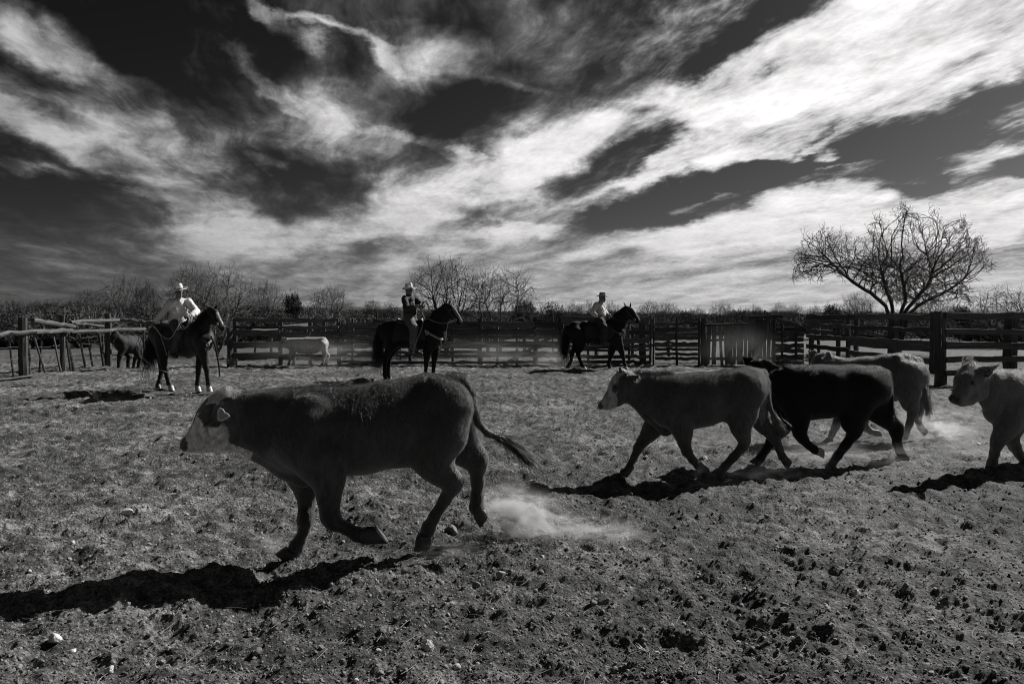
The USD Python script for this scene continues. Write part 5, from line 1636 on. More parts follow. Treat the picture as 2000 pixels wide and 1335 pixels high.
def calf_cream():
    D = 8.45
    T = thing('calf', 'pale cream calf at the right edge turning its lowered head to the camera', 'calf', (5.4, D, 0))
    b = Beast(D, 0.0105, side=(.35, .94, 0))
    b.ch([(1972, 778, 42, 0.0), (2005, 782, 54, .12), (2060, 776, 52, .35)], s=0.74)
    b.ch([(2060, 776, 52, .35), (2120, 768, 48, .6), (2160, 760, 40, .78)], s=0.8)
    b.ch([(1975, 742, 20, .0), (2040, 739, 22, .3), (2110, 736, 21, .6), (2170, 735, 15, .85)], s=0.95, kf=1.0)
    b.ch([(1985, 776, 44, .05), (1952, 760, 37, -.06), (1928, 750, 29, -.14)], s=0.66)
    b.ch([(1925, 782, 12, -.16), (1942, 806, 15, -.1), (1965, 830, 20, -.02)], s=0.6, kf=1.0)
    # head, three-quarter
    b.ch([(1908, 734, 22, -.20), (1896, 736, 22, -.26), (1888, 746, 21, -.33)], s=0.9, side=(.6, .8, 0))
    b.ch([(1908, 764, 20, -.22), (1892, 770, 17, -.30)], s=0.8, side=(.6, .8, 0))
    b.ch([(1889, 748, 20, -.33), (1879, 766, 14.5, -.41), (1870, 778, 12, -.47)], s=0.85, side=(.6, .8, 0))
    b.ch([(1895, 780, 11, -.33), (1877, 786, 8, -.45)], s=0.8, side=(.6, .8, 0))
    b.ch([(1862, 778, 8.5, -.47), (1872, 782, 8.5, -.51)], s=1.0)
    b.ch([(1890, 718, 9, -.24), (1898, 714, 9, -.22)], s=1.0)
    b.ch([(1896, 742, 6, -.37), (1901, 752, 5, -.36)], kf=1.0)
    b.ch([(1880, 742, 5, -.24), (1876, 752, 4, -.26)], kf=1.0)
    b.ch([(1985, 800, 30, -.12), (1970, 830, 21, -.16), (1958, 848, 16, -.17)], s=0.8)
    b.ch([(1960, 844, 16.5, -.17), (1950, 858, 12.5, -.16), (1947, 868, 11, -.15)], s=0.92)
    b.ch([(1947, 866, 11, -.15), (1942, 886, 8.6, -.1), (1938, 903, 9, -.04), (1936, 910, 9.4, -.02)], s=0.96)
    b.ch([(1990, 800, 28, .22), (1976, 838, 18, .2), (1972, 852, 14.5, .2)], s=0.8)
    b.ch([(1972, 850, 14.5, .2), (1982, 872, 10.5, .2), (1990, 886, 8.2, .2), (2002, 900, 8.5, .2), (2006, 905, 9, .2)], s=0.9)
    b.ch([(2150, 775, 36, .70), (2160, 812, 24, .72), (2164, 838, 15, .72)], s=0.62)
    b.ch([(2166, 836, 14, .72), (2172, 850, 10, .72), (2164, 872, 8, .72), (2158, 890, 8.5, .72)], s=0.9)
    b.ch([(2172, 770, 34, 1.0), (2182, 805, 22, 1.02), (2186, 828, 14, 1.02)], s=0.62)
    b.ch([(2186, 826, 14, 1.02), (2198, 842, 10, 1.02), (2200, 862, 8, 1.02), (2206, 876, 8.5, 1.02)], s=0.9)
    b.ch([(2175, 728, 8, .88), (2190, 734, 7, .92), (2198, 770, 5, .95), (2200, 800, 4.5, .95)], kf=0.4)

    def tone(v):
        px = pixel_of(v)
        t = coat_tone(v, 11, 0.4, 4)
        t = np.where(lit_patch(px, [(1850, 772), (1864, 772), (1872, 778), (1878, 788), (1870, 796), (1850, 792)], 2, 21) > 0, 0.18, t)
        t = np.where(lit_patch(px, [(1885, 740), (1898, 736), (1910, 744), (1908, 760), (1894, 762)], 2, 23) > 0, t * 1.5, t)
        return t

    v, f = finish(T, b, 'cream_coat', tone, 0.004)
    part('hoof', hoof(b.p(1936, 911, -.02), (-.2, -.1, -1), (-.9, -.4, 0), .048, .05, True, (0, 1, 0)), 'hoof', T)
    part('hoof', hoof(b.p(2007, 906, .2), (.5, 0, -.8), (-.8, -.2, -.5), .046, .06, True, (0, 1, 0)), 'hoof', T)
    part('hoof', hoof(b.p(2157, 891, .72), (-.2, -.1, -1), (-.9, -.4, 0), .048, .05, True, (0, 1, 0)), 'hoof', T)
    part('hoof', hoof(b.p(2207, 877, 1.02), (.5, 0, -.8), (-.8, -.2, -.5), .046, .06, True, (0, 1, 0)), 'hoof', T)
    e1 = ear(b.p(1912, 728, -.33), b.p(1949, 715, -.50), .135, (-.3, -.9, -.25), 0.3)
    part('ear', e1, 'cream_coat', T, smooth=True, tone=np.full(len(e1[0]), 0.6))
    e2 = ear(b.p(1884, 716, -.16), b.p(1899, 696, -.05), .12, (-.3, -.85, .3), 0.3)
    part('ear', e2, 'cream_coat', T, smooth=True, tone=np.full(len(e2[0]), 0.8))
    add_eye(T, b.p(1899, 748, -.437), .024)
    add_eye(T, b.p(1877, 746, -.235), .018)
    rng = np.random.default_rng(65)
    px = pixel_of(v)
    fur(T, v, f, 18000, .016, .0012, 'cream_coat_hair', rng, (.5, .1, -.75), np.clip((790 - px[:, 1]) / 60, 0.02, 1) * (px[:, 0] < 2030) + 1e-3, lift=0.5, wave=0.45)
    for e in (e1, e2):
        strands('ear_fringe', tuft(np.asarray(e[0])[:84], 320, .035, .01, rng, dirs=(.2, -.1, .5), segs=4, wave=.005), (.0012, .0006), 'white_hair', T)
    strands('poll_hair', tuft(smooth_path([b.p(1884, 716, -.25), b.p(1896, 710, -.22), b.p(1908, 716, -.2)], 8), 300, .04, .04, rng, dirs=(.2, -.2, .8), segs=4, wave=.006), (.0013, .0007), 'white_hair', T)


def calf_white_far():
    D = 25.6
    T = thing('calf', 'small white calf standing in dust before the wide board fence', 'calf', (-6.6, D, 0))
    b = Beast(D, 0.016)
    b.ch([(573, 673, 11, 0), (590, 676, 14.5, 0), (612, 675, 14.5, 0), (630, 671, 12, 0)], s=0.78)
    b.ch([(570, 666, 6, 0), (600, 665.5, 6, 0), (631, 664, 5, 0)], s=1.0, kf=1.0)
    b.ch([(574, 672, 11, 0), (562, 668, 7.5, -.05), (556, 667, 6, -.08)], s=0.65)
    b.ch([(556, 664, 5.5, -.1), (551, 670, 5, -.14), (547, 680, 3.2, -.16)], s=0.85)
    for x, d in ((566, -.12), (574, .12)):
        b.ch([(572, 680, 7, d), (x + 2, 692, 4, d), (x, 702, 2.6, d), (x - 1, 710, 2.6, d)], s=0.9)
    for x, d in ((634, -.12), (641, .12)):
        b.ch([(630, 674, 9, d), (634, 688, 5, d), (x, 694, 3.4, d), (x - 2, 703, 2.4, d), (x - 4, 710, 2.6, d)], s=0.85)
    b.ch([(634, 662, 2.4, 0), (638, 668, 1.8, 0), (639, 690, 1.4, 0)], kf=0.4)
    v, f = finish(T, b, 'white_coat', lambda v: coat_tone(v, 13, 0.2, 3))
    for x, y, d in ((565, 710, -.12), (573, 710, .12), (630, 710, -.12), (637, 710, .12)):
        part('hoof', hoof(b.p(x, y, d), (-.1, 0, -1), (-1, 0, 0), .045, .05, True, (0, 1, 0)), 'hoof', T)
    for x, d in ((558, -.2), (556, .05)):
        e = ear(b.p(557, 662, -.1), b.p(x + 3, 660, d - .02), .09, (-.8, -.3, 0), 0.3, n=8)
        part('ear', e, 'white_coat', T, smooth=True, tone=np.full(len(e[0]), 0.9))
    add_eye(T, b.p(551.5, 669, -.22), .02)


def calf_dark_far():
    D = 24.6
    T = thing('calf', 'dark calf standing by the log rail fence behind the left rider', 'calf', (-11.9, D, 0))
    b = Beast(D, 0.016, side=(.6, .8, 0))
    b.ch([(236, 671, 15, -.2), (248, 674, 17, .0), (264, 673, 16, .3)], s=0.8)
    b.ch([(236, 662, 7, -.2), (250, 661, 6, .0), (268, 662, 6, .35)], s=1.0, kf=1.0)
    b.ch([(236, 668, 13, -.2), (229, 660, 9, -.3), (226, 655, 8, -.35)], s=0.75)
    b.ch([(226, 653, 7.5, -.36), (222, 658, 6.5, -.42), (219, 666, 4.6, -.48)], s=0.85)
    for x, d in ((232, -.35), (250, -.12)):
        b.ch([(240, 680, 9, d + .1), (x + 2, 695, 5, d), (x, 706, 3.4, d), (x, 716, 3.4, d)], s=0.9)
    for x, d in ((262, .35), (271, .1)):
        b.ch([(264, 678, 11, d), (268, 692, 6, d), (x + 2, 700, 4, d), (x, 708, 3, d), (x - 1, 715, 3.2, d)], s=0.85)
    b.ch([(270, 664, 2.6, .4), (275, 672, 2, .42), (276, 692, 1.6, .42)], kf=0.4)
    v, f = finish(T, b, 'black_coat', lambda v: 5 * coat_tone(v, 15, 0.3, 3))
    for x, y, d in ((232, 717, -.35), (250, 717, -.12), (261, 716, .35), (270, 716, .1)):
        part('hoof', hoof(b.p(x, y, d), (-.1, -.1, -1), (-.8, -.6, 0), .05, .05, True, (0, 1, 0)), 'hoof', T)
    for xa, xt, d in ((229, 236, -.35), (221, 216, -.40)):
        e = ear(b.p(xa, 650, d), b.p(xt, 651, d), .10, (-.5, -.8, 0), 0.3, n=8)
        part('ear', e, 'black_coat', T, smooth=True, tone=np.full(len(e[0]), 2.0))
    add_eye(T, b.p(221, 655, -.5), .02)
    add_eye(T, b.p(226, 655, -.47), .02)


for make in (calf_red, calf_white_face, calf_black, calf_fawn, calf_cream, calf_white_far, calf_dark_far):
    make()

# ------------------------------------------------------------------ horses, tack and riders
look('leather', 0.03, 0.6, noise=(18, 0.6, 1.6, (1, 1, 1)), spec=0.3)
look('chaps', 0.022, 0.85, noise=(18, 0.6, 1.6, (1, 1, 1)), spec=0.2)
look('pale_leather', 0.16, 0.5, noise=(18, 0.6, 1.5, (1, 1, 1)), spec=0.5)
look('pad_wool', 0.022, 0.95, noise=(30, 0.6, 1.5, (1, 1, 1)))
look('steel', 0.35, 0.35, spec=0.8)
look('rope_fibre', 0.42, 0.8, noise=(90, 0.7, 1.2, (1, 1, 1)))
look('dark_rope', 0.05, 0.8, noise=(90, 0.7, 1.2, (1, 1, 1)))
look('skin', 0.13, 0.6, spec=0.3)
look('white_shirt', 0.5, 0.9, noise=(14, 0.9, 1.05, (1, 1, 1)), bump=(16, 0.03, (1, 1, 0.6)))
look('grey_shirt', 0.40, 0.9, noise=(14, 0.9, 1.05, (1, 1, 1)), bump=(16, 0.03, (1, 1, 0.6)))
look('dark_shirt', 0.022, 0.85, noise=(14, 0.7, 1.4, (1, 1, 1)), bump=(16, 0.03, (1, 1, 0.6)))
look('denim', 0.055, 0.9, noise=(16, 0.7, 1.4, (1, 1, 1)), bump=(18, 0.02, (1, 1, 0.6)))
look('pale_denim', 0.075, 0.9, noise=(16, 0.7, 1.4, (1, 1, 1)), bump=(18, 0.02, (1, 1, 0.6)))
look('straw_hat', 0.48, 0.8, noise=(40, 0.85, 1.1, (1, 1, 1)))
look('felt_hat', 0.20, 0.85, noise=(30, 0.85, 1.1, (1, 1, 1)))
look('hat_band', 0.02, 0.6)
look('lens', 0.004, 0.1, spec=0.7)


def horse_hair(T, b, name, pts, n, length, dirs, rng, mat='black_hair', spread=0.03, droop=0.6):
    path = smooth_path([b.p(*q) for q in pts], 24)
    return strands(name, tuft(path, n, length, spread, rng, droop=droop, dirs=dirs, wave=.02), (.0022, .0012), mat, T)


def strap(points, width, normal, thick=0.006):
    """A flat band along points, its flat side facing normal."""
    p = smooth_path(points, max(8, 4 * len(points)))
    t = np.gradient(p, axis=0)
    t /= np.linalg.norm(t, axis=1, keepdims=True)
    nrm = np.broadcast_to(np.asarray(normal, float), p.shape)
    lat = np.cross(t, nrm)
    lat /= np.linalg.norm(lat, axis=1, keepdims=True) + 1e-9
    nn = np.cross(lat, t)
    ring = [lat * width / 2 + nn * thick / 2, -lat * width / 2 + nn * thick / 2, -lat * width / 2 - nn * thick / 2, lat * width / 2 - nn * thick / 2]
    v = np.stack([p + r for r in ring], 1).reshape(-1, 3)
    n = len(p)
    i, j = np.meshgrid(np.arange(n - 1), np.arange(4), indexing='ij')
    q = np.stack([i * 4 + j, i * 4 + (j + 1) % 4, (i + 1) * 4 + (j + 1) % 4, (i + 1) * 4 + j], -1).reshape(-1, 4)
    f = np.vstack([q[:, [0, 1, 2]], q[:, [0, 2, 3]], [[0, 2, 1], [0, 3, 2]], [[4 * n - 4, 4 * n - 3, 4 * n - 2], [4 * n - 4, 4 * n - 2, 4 * n - 1]]])
    return v, f


def ring_curve(c, a, b, ra, rb, n=40, turns=1.0):
    t = np.linspace(0, 2 * np.pi * turns, n)
    return np.asarray(c) + np.cos(t)[:, None] * np.asarray(a) * ra + np.sin(t)[:, None] * np.asarray(b) * rb


def cowboy_hat(T, c, brim_x, brim_y, crown_h, tilt_x, tilt_y, mat, turn=0.0, curl=0.045, roll=0.0):
    """Brim curled up at the sides, creased crown, band. c is the middle of the brim; brim_x half length along the look direction."""
    n, rings = 40, []
    ang = np.linspace(0, 2 * np.pi, n, endpoint=False)
    ca, sa = np.cos(ang), np.sin(ang)
    kx, ky = 0.104, 0.091                # crown foot
    def ring(rx, ry, z, curlup):
        zz = z + curlup * sa**2 * abs(sa) - curlup * 0.25 * ca**2
        return np.column_stack([rx * ca, ry * sa, zz])
    prof = [ring(kx * .96, ky * .96, -.006, 0), ring(brim_x * .72, brim_y * .72, -.006, curl * .35), ring(brim_x, brim_y * .93, -.004, curl), ring(brim_x, brim_y * .93, .002, curl),
            ring(brim_x * .72, brim_y * .72, .0, curl * .35), ring(kx, ky, .003, 0), ring(kx * .97, ky * .96, crown_h * .5, 0), ring(kx * .93, ky * .90, crown_h * .85, 0)]
    top = np.column_stack([kx * .84 * ca, ky * .80 * sa, crown_h * (1.0 + 0.06 * ca) - 0.0 * sa])
    inner = np.column_stack([kx * .55 * ca, ky * .26 * sa, crown_h * (0.86 + 0.05 * ca) + 0 * sa])
    dent = np.column_stack([kx * .25 * ca, ky * .06 * sa, np.full(n, crown_h * .82)])
    prof += [top, inner, dent]
    v = np.vstack(prof)
    m = len(prof)
    i, j = np.meshgrid(np.arange(m - 1), np.arange(n), indexing='ij')
    q = np.stack([i * n + j, i * n + (j + 1) % n, (i + 1) * n + (j + 1) % n, (i + 1) * n + j], -1).reshape(-1, 4)
    f = np.vstack([q[:, [0, 1, 2]], q[:, [0, 2, 3]]])
    band = [ring(kx * 1.03, ky * 1.03, .006, 0), ring(kx * 1.02, ky * 1.02, .030, 0)]
    bv = np.vstack(band)
    j = np.arange(n)
    bq = np.stack([j, (j + 1) % n, n + (j + 1) % n, n + j], 1)
    bf = np.vstack([bq[:, [0, 1, 2]], bq[:, [0, 2, 3]]])

    def place(w):
        R = trimesh.transformations.rotation_matrix(-roll, [0, 1, 0])[:3, :3] @ trimesh.transformations.euler_matrix(tilt_x, tilt_y, turn, 'sxyz')[:3, :3]
        return w @ R.T + np.asarray(c)

    h = part('hat', (place(v), f), mat, T, smooth=45)
    part('hat_band', (place(bv), bf), 'hat_band', h)


def saddle(b, label, seat, horn, cantle, skirt, d_near, side, foot, stirrup_mat='pale_leather'):
    """Western saddle with pad, skirts, horn, cantle, fenders and stirrups. Coordinates as the beast's: (x, y, d)."""
    S = thing('saddle', label, 'saddle', b.p(*seat))
    rad = b.depth / FPX
    body = Beast(b.depth, 0.011, side=b.side)
    # tree: seat sweeping up to horn and cantle
    body.ch([(cantle[0], cantle[1] + 3, 5, cantle[2]), (seat[0], seat[1] + 3, 5.5, seat[2]), (horn[0], horn[1] + 9, 5.5, horn[2])], s=2.6)
    body.ch([(cantle[0] - 1, cantle[1] + 2, 3.2, cantle[2]), (cantle[0] - 2, cantle[1] - 2, 2.2, cantle[2])], s=4.5)
    body.ch([(horn[0], horn[1] + 8, 5, horn[2]), (horn[0] + .5, horn[1] + 3, 2.6, horn[2])], s=2.4)
    body.ch([(horn[0] + .5, horn[1] + 6, 2.0, horn[2]), (horn[0] + 1.2, horn[1] + 1, 1.9, horn[2])])
    body.ch([(horn[0] + 1.2, horn[1], 2.8, horn[2]), (horn[0] + 1.8, horn[1] - .4, 2.8, horn[2])])
    part('seat', body.mesh(), 'leather', S, smooth=True)
    pad = Beast(b.depth, 0.013, side=b.side)
    for (x0, y0, r0, d0), (x1, y1, r1, d1), s in skirt:
        pad.ch([(x0, y0, r0, d0), (x1, y1, r1, d1)], s=s)
    v, f = pad.mesh()
    px = pixel_of(v)
    keep = np.zeros(len(v), bool)
    lowest = skirt[0][0][1] + 8
    keep = px[:, 1] < lowest + 2.5 * np.sin(px[:, 0] * 0.15)
    part('saddle_pad', (v, f[keep[f].all(1)]), 'pad_wool', S, smooth=True)
    for sgn, fx in ((-1, foot), (1, None)):
        ft = foot if sgn < 0 else (foot[0], foot[1], 2 * seat[2] - foot[2])
        dn = d_near if sgn < 0 else 2 * seat[2] - d_near
        fp = [b.p(seat[0] + 4, seat[1] + 8, dn * 0.8 + seat[2] * .2), b.p((seat[0] + 4 + ft[0]) / 2, (seat[1] + ft[1]) / 2, dn), b.p(ft[0], ft[1] - 8, ft[2])]
        part('fender', strap(fp, 0.17, side, 0.012), 'leather', S, smooth=False)
        c = b.p(ft[0], ft[1], ft[2])
        u = np.cross(side, [0, 0, 1.0])
        st = ring_curve(c + np.array([0, 0, .045]), np.asarray(side, float) / np.linalg.norm(side), np.array([0, 0, 1.0]), .065, .085, 18)
        st[:, 2] = np.maximum(st[:, 2], c[2] - .02)
        part('stirrup', joined([tube(st + u * o, .010, 6) for o in (-.03, 0, .03)]), stirrup_mat, S, smooth=True)
    return S


def bridle(b, label, head, ring_r, mouth, hand, rein_mat='leather', d_off=-.10, extra=()):
    """Headstall, bit ring and reins. head: cheek strap from poll to mouth."""
    B = thing('bridle', label, 'bridle', b.p(*mouth))
    side = b.side
    part('cheek_strap', strap([b.p(*q) for q in head], .022, side), 'leather', B)
    far = [(x, y, d - 2 * d_off) for x, y, d in head]
    part('cheek_strap', strap([b.p(*q) for q in far], .022, side), 'leather', B)
    m = b.p(*mouth)
    part('bit_ring', tube(ring_curve(m, np.cross(side, [0, 0, 1]), np.array([0, 0, 1.0]), ring_r, ring_r, 18), .006, 6), 'steel', B, smooth=True)
    for o, mouth_d in ((0, 0), (.0, -2 * d_off)):
        a = b.p(mouth[0], mouth[1], mouth[2] + mouth_d)
        h = b.p(*hand)
        mid = (a + h) / 2 + np.array([0, 0, -.10 - .05 * (mouth_d > 0)])
        part('rein', tube(smooth_path([a, mid, h], 18), .007, 5), rein_mat, B, smooth=True)
    for pts, w in extra:
        part('strap', strap([b.p(*q) for q in pts], w, side), 'leather', B)
    return B


class Rider:
    """A seated rider: one continuous body, then clothing a little outside it."""

    def __init__(self, T, depth, side, cell=0.0085):
        self.T, self.depth, self.side, self.cell = T, depth, side, cell
        self.skin, self.shirt, self.legs, self.boots = [Beast(depth, cell, side, 0.5) for _ in range(4)]

    def build(self, shirt_mat, leg_mat, shirt_bulge=0.010, leg_bulge=0.012):
        v, f = self.skin.mesh()
        part('body', (v, f), 'skin', self.T, smooth=True)
        v, f = self.shirt.mesh(shirt_bulge)
        n = normals_of(v, f)
        v = v + n * ((meshkit.fbm(v * [16, 16, 9], 3, 2) - 0.5) * 0.030)[:, None]
        part('shirt', (v, f), shirt_mat, self.T, smooth=True)
        v, f = self.legs.mesh(leg_bulge)
        n = normals_of(v, f)
        v = v + n * ((meshkit.fbm(v * [18, 18, 10], 3, 6) - 0.5) * 0.028)[:, None]
        part('trousers', (v, f), leg_mat, self.T, smooth=True)
        for half in (self.boots.bones[:3], self.boots.bones[3:]):
            bt = Beast(self.depth, self.cell, self.side)
            bt.bones = half
            part('boot', bt.mesh(0.008), 'leather', self.T, smooth=True)

    def hand(self, wrist, knuckle, q, side_dir, curl, thumb):
        """Palm and five separate bent fingers in metres: wrist, knuckle centre, q scale, curl direction."""
        b = self.skin
        w, k = np.asarray(wrist, float), np.asarray(knuckle, float)
        fwd = (k - w) / np.linalg.norm(k - w)
        sd = np.asarray(side_dir, float)
        sd = sd - fwd * (sd @ fwd)
        sd /= np.linalg.norm(sd)
        cu = np.asarray(curl, float)
        cu = cu - fwd * (cu @ fwd)
        cu /= np.linalg.norm(cu) + 1e-9
        for o in (-.026, -.009, .009, .026):
            b.bone(w + sd * o * .7, .017, k + sd * o, .0145, .012)
        for o, L in ((-.032, .80), (-.011, .95), (.011, 1.0), (.032, .9)):
            a = k + sd * o
            m = a + fwd * .030 * L + cu * .018
            t = m + fwd * .006 * L + cu * .032 * L
            e = t - fwd * .018 + cu * .012
            b.bone(a, .0105, m, .0095, .004)
            b.bone(m, .0095, t, .009, .004)
            b.bone(t, .009, e, .008, .004)
        a = w + fwd * .03 + sd * thumb * .03
        m = a + fwd * .03 + sd * thumb * .025 + cu * .015
        b.bone(a, .013, m, .011, .006)
        b.bone(m, .011, m + fwd * .022 + cu * .022, .009, .004)

    def head(self, c, look, q, tilt=0.0):
        """c: centre of the skull in metres, look: direction of the face."""
        b = self.skin
        L = np.asarray(look, float)
        L = L / np.linalg.norm(L)
        up = np.array([0, 0, 1.0]) - L * L[2]
        up /= np.linalg.norm(up)
        s = np.cross(L, up)
        c = np.asarray(c, float)
        b.bone(c - L * .02 + up * .03, .082, c + L * .015 + up * .025, .078, .03, .85, side=s)
        b.bone(c + L * .03 - up * .03, .062, c + L * .045 - up * .075, .042, .03, .95, side=s)      # jaw
        b.bone(c + L * .07 - up * .085, .022, c + L * .072 - up * .09, .022, .02)                     # chin
        b.bone(c + L * .088 + up * .018, .012, c + L * .108 - up * .026, .015, .012)                  # nose
        b.bone(c + L * .088 - up * .056, .012, c + L * .086 - up * .060, .013, .01, 1.9, side=s)      # mouth
        b.bone(c + L * .075 + up * .034, .016, c + L * .075 + up * .034, .016, .012, 3.0, side=s)     # brow
        for sg in (-1, 1):
            e = c + s * sg * .074 - L * .005
            b.bone(e + up * .025, .014, e - up * .022, .010, .008)
        return c, L, up, s


def glasses(T, c, L, up, s):
    pts = []
    for sg in (-1, 1):
        m = trimesh.creation.icosphere(2, 1.0)
        v = np.asarray(m.vertices)
        ctr = c + L * .086 + up * .012 + s * sg * .032
        v = ctr + v[:, :1] * s * .028 + v[:, 1:2] * L * .010 + v[:, 2:] * up * .019
        pts.append((v, np.asarray(m.faces)))
        pts.append(tube([c + L * .085 + up * .018 + s * sg * .055, c + L * .05 + up * .02 + s * sg * .078, c + up * .02 + s * sg * .08], .004, 5))
    pts.append(tube([c + L * .096 + up * .02 - s * .02, c + L * .096 + up * .02 + s * .02], .004, 5))
    part('sunglasses', joined(pts), 'lens', T, smooth=True)


def horse_left():
    D = 17.2
    side = np.array([.62, .78, 0.0])          # across the horse: it comes towards the camera, to the right
    T = thing('horse', 'dark bay horse with white front socks stepping forward, carrying the left rider', 'horse', (-7.0, D, 0))
    b = Beast(D, 0.0125, side)
    b.ch([(318, 660, 25, .35), (342, 667, 28, .1), (368, 668, 29, -.25)], s=0.78)
    b.ch([(368, 668, 29, -.25), (388, 662, 29, -.5), (398, 662, 25, -.62)], s=0.70)
    b.ch([(316, 655, 24, .38), (309, 651, 20, .45)], s=0.88)
    b.ch([(314, 640, 10, .35), (345, 642, 9, .05), (378, 636, 9, -.4)], s=1.0, kf=1.2)
    b.ch([(394, 654, 24, -.58), (399, 638, 17, -.66), (405, 622, 12.5, -.74), (410, 612, 10.5, -.8)], s=0.52)
    b.ch([(388, 634, 8, -.5), (398, 618, 7, -.64), (408, 606, 6, -.78)], s=0.45, kf=1.0)
    b.ch([(402, 668, 12, -.7), (408, 664, 9, -.76)], s=1.1)
    b.ch([(412, 609, 9.5, -.82), (419, 614, 9.5, -.86), (424, 622, 8.2, -.92)], s=0.7)
    b.ch([(413, 621, 10.5, -.83), (419, 626, 8.5, -.87)], s=0.55)
    b.ch([(423, 620, 8, -.92), (430, 632, 6.2, -.98), (434, 638, 5.6, -1.02)], s=0.72)
    b.ch([(419, 629, 5, -.88), (431, 640, 4, -1.0)], s=0.6)
    b.ch([(434, 639, 5.4, -1.02), (434.5, 642, 5, -1.03)], s=0.85)
    # fore legs
    b.ch([(392, 668, 18, -.76), (397, 690, 10.5, -.80), (400, 705, 7, -.82)], s=0.7)
    b.ch([(400, 702, 7.2, -.82), (402, 716, 5.6, -.84), (403.5, 722, 5.4, -.84)], s=0.95)
    b.ch([(403.5, 722, 5.2, -.84), (405.5, 740, 3.9, -.82), (407, 750, 4.6, -.8), (408, 756, 4.2, -.78)], s=0.95)
    b.ch([(394, 672, 17, -.42), (392, 694, 10, -.44), (390, 708, 7, -.45)], s=0.7)
    b.ch([(390, 706, 7, -.45), (388, 718, 5.6, -.44), (387.5, 726, 5.4, -.43)], s=0.95)
    b.ch([(387.5, 726, 5.2, -.43), (386, 742, 3.9, -.42), (385.5, 750, 4.6, -.42), (386, 756, 4.2, -.42)], s=0.95)
    # hind legs
    b.ch([(318, 662, 22, .1), (318, 684, 16, .05), (318, 702, 9.5, .02)], s=0.7)
    b.ch([(318, 700, 9.5, .02), (322, 717, 6.2, .02)], s=0.8)
    b.ch([(318, 714, 4, .02), (323, 722, 5.6, .02), (327, 738, 4.2, .0), (330, 749, 4.8, .0), (333, 754, 4.4, -.02)], s=0.9)
    b.ch([(312, 660, 22, .62), (313, 684, 15, .62), (315, 702, 9, .6)], s=0.7)
    b.ch([(315, 700, 9, .6), (317, 717, 6, .58)], s=0.8)
    b.ch([(313, 714, 4, .58), (316, 722, 5.4, .58), (313, 736, 4.2, .55), (311, 745, 4.6, .52), (309, 750, 4.4, .5)], s=0.9)
    b.ch([(306, 640, 5, .45), (300, 646, 4.5, .5), (296, 660, 4, .52)], kf=0.4)
    blaze = [(421, 610), (426, 610), (435, 630), (436, 640), (431, 636), (424, 622)]

    def tone(v):
        px = pixel_of(v)
        t = coat_tone(v, 17, 0.4, 3)
        t = np.where(lit_patch(px, blaze, 1.2, 31) > 0, 14.0, t)
        return np.where((px[:, 1] > 752) & (px[:, 0] > 325), 14.0, t)

    finish(T, b, 'bay_coat', tone)
    for x, y, d, m in ((408.3, 757, -.78, 'pale_hoof'), (386.3, 757, -.42, 'pale_hoof'), (334, 755, -.02, 'pale_hoof'), (308.5, 751, .5, 'hoof')):
        part('hoof', hoof(b.p(x, y, d), (.12, -.1, -1), (.75, -.6, 0), .056, .085, False, side), m, T)
    for x, xt, d in ((406, 401.5, -.72), (416, 424, -.86)):
        e = ear(b.p(x + 1, 606, d), b.p(xt, 595, d), .075, (.7, -.6, 0), 0.35, n=8)
        part('ear', e, 'bay_coat', T, smooth=True, tone=np.full(len(e[0]), 0.8))
    add_eye(T, b.p(415.5, 615, -.945), .022)
    add_eye(T, b.p(425, 613, -.80), .022)
    rng = np.random.default_rng(71)
    horse_hair(T, b, 'mane', [(410, 603, -.76), (402, 610, -.68), (394, 620, -.58), (384, 632, -.46)], 900, .26, (-.25, -.55, -.2), rng)
    horse_hair(T, b, 'forelock', [(411, 602, -.80), (416, 603, -.84)], 160, .2, (.35, -.35, -.7), rng, droop=.4)
    horse_hair(T, b, 'tail', [(303, 642, .48), (298, 650, .52), (295, 662, .53), (293, 676, .53)], 1100, .52, (-.12, 0, -1), rng, spread=.05, droop=0.2)
    bridle(b, 'bridle with long reins on the left dark bay horse', [(408, 605, -.86), (414, 618, -.95), (423, 633, -1.04)], .035, (424, 634, -1.05), (377, 616, -.28), 'pale_leather', -.09,
           extra=[([(414, 614, -.95), (424, 612, -.90)], .02), ([(419, 630, -1.0), (429, 628, -.99)], .02)])
    S = saddle(b, 'western saddle under the left rider in the white shirt', (343, 634, .08), (366, 625, -.25), (326, 630, .28),
               [((330, 668, 31, .22), (366, 669, 32, -.22), 0.80)], -.28, side, (336, 694, -.34))
    C = thing('breast_collar', 'breast collar with a hanging ring strap across the chest of the left horse', 'breast collar', b.p(404, 672, -.75))
    part('band', strap([b.p(372, 650, -.66), b.p(390, 660, -.88), b.p(405, 670, -.98), b.p(414, 664, -.84)], .04, (.2, -.95, 0)), 'leather', C)
    part('ring', tube(ring_curve(b.p(406, 673, -1.0), (1, 0, 0), (0, 0, 1), .03, .03, 16), .007, 6), 'steel', C, smooth=True)
    part('tie_down', strap([b.p(406, 674, -.98), b.p(402, 690, -.86), b.p(392, 700, -.6)], .03, (.2, -.95, 0)), 'leather', C)
    part('hanging_strap', strap([b.p(412, 656, -.96), b.p(421, 680, -1.0), b.p(427, 712, -1.0), b.p(429, 734, -1.0)], .03, (.2, -.95, 0)), 'leather', C)
    # the rider
    P = thing('person', 'rider in a white shirt, pale straw hat and sunglasses holding a coiled rope, left horse', 'person', b.p(343, 632, .05))
    R = Rider(P, D, side)
    fr = np.array([.55, -.83, 0])
    c, L, up, s = R.head(b.p(349.5, 572, .02), (.75, -.66, -.12), 1)
    k = R.skin
    k.ch([(349, 578, 5.2, .04), (349, 588, 5.6, .06)])
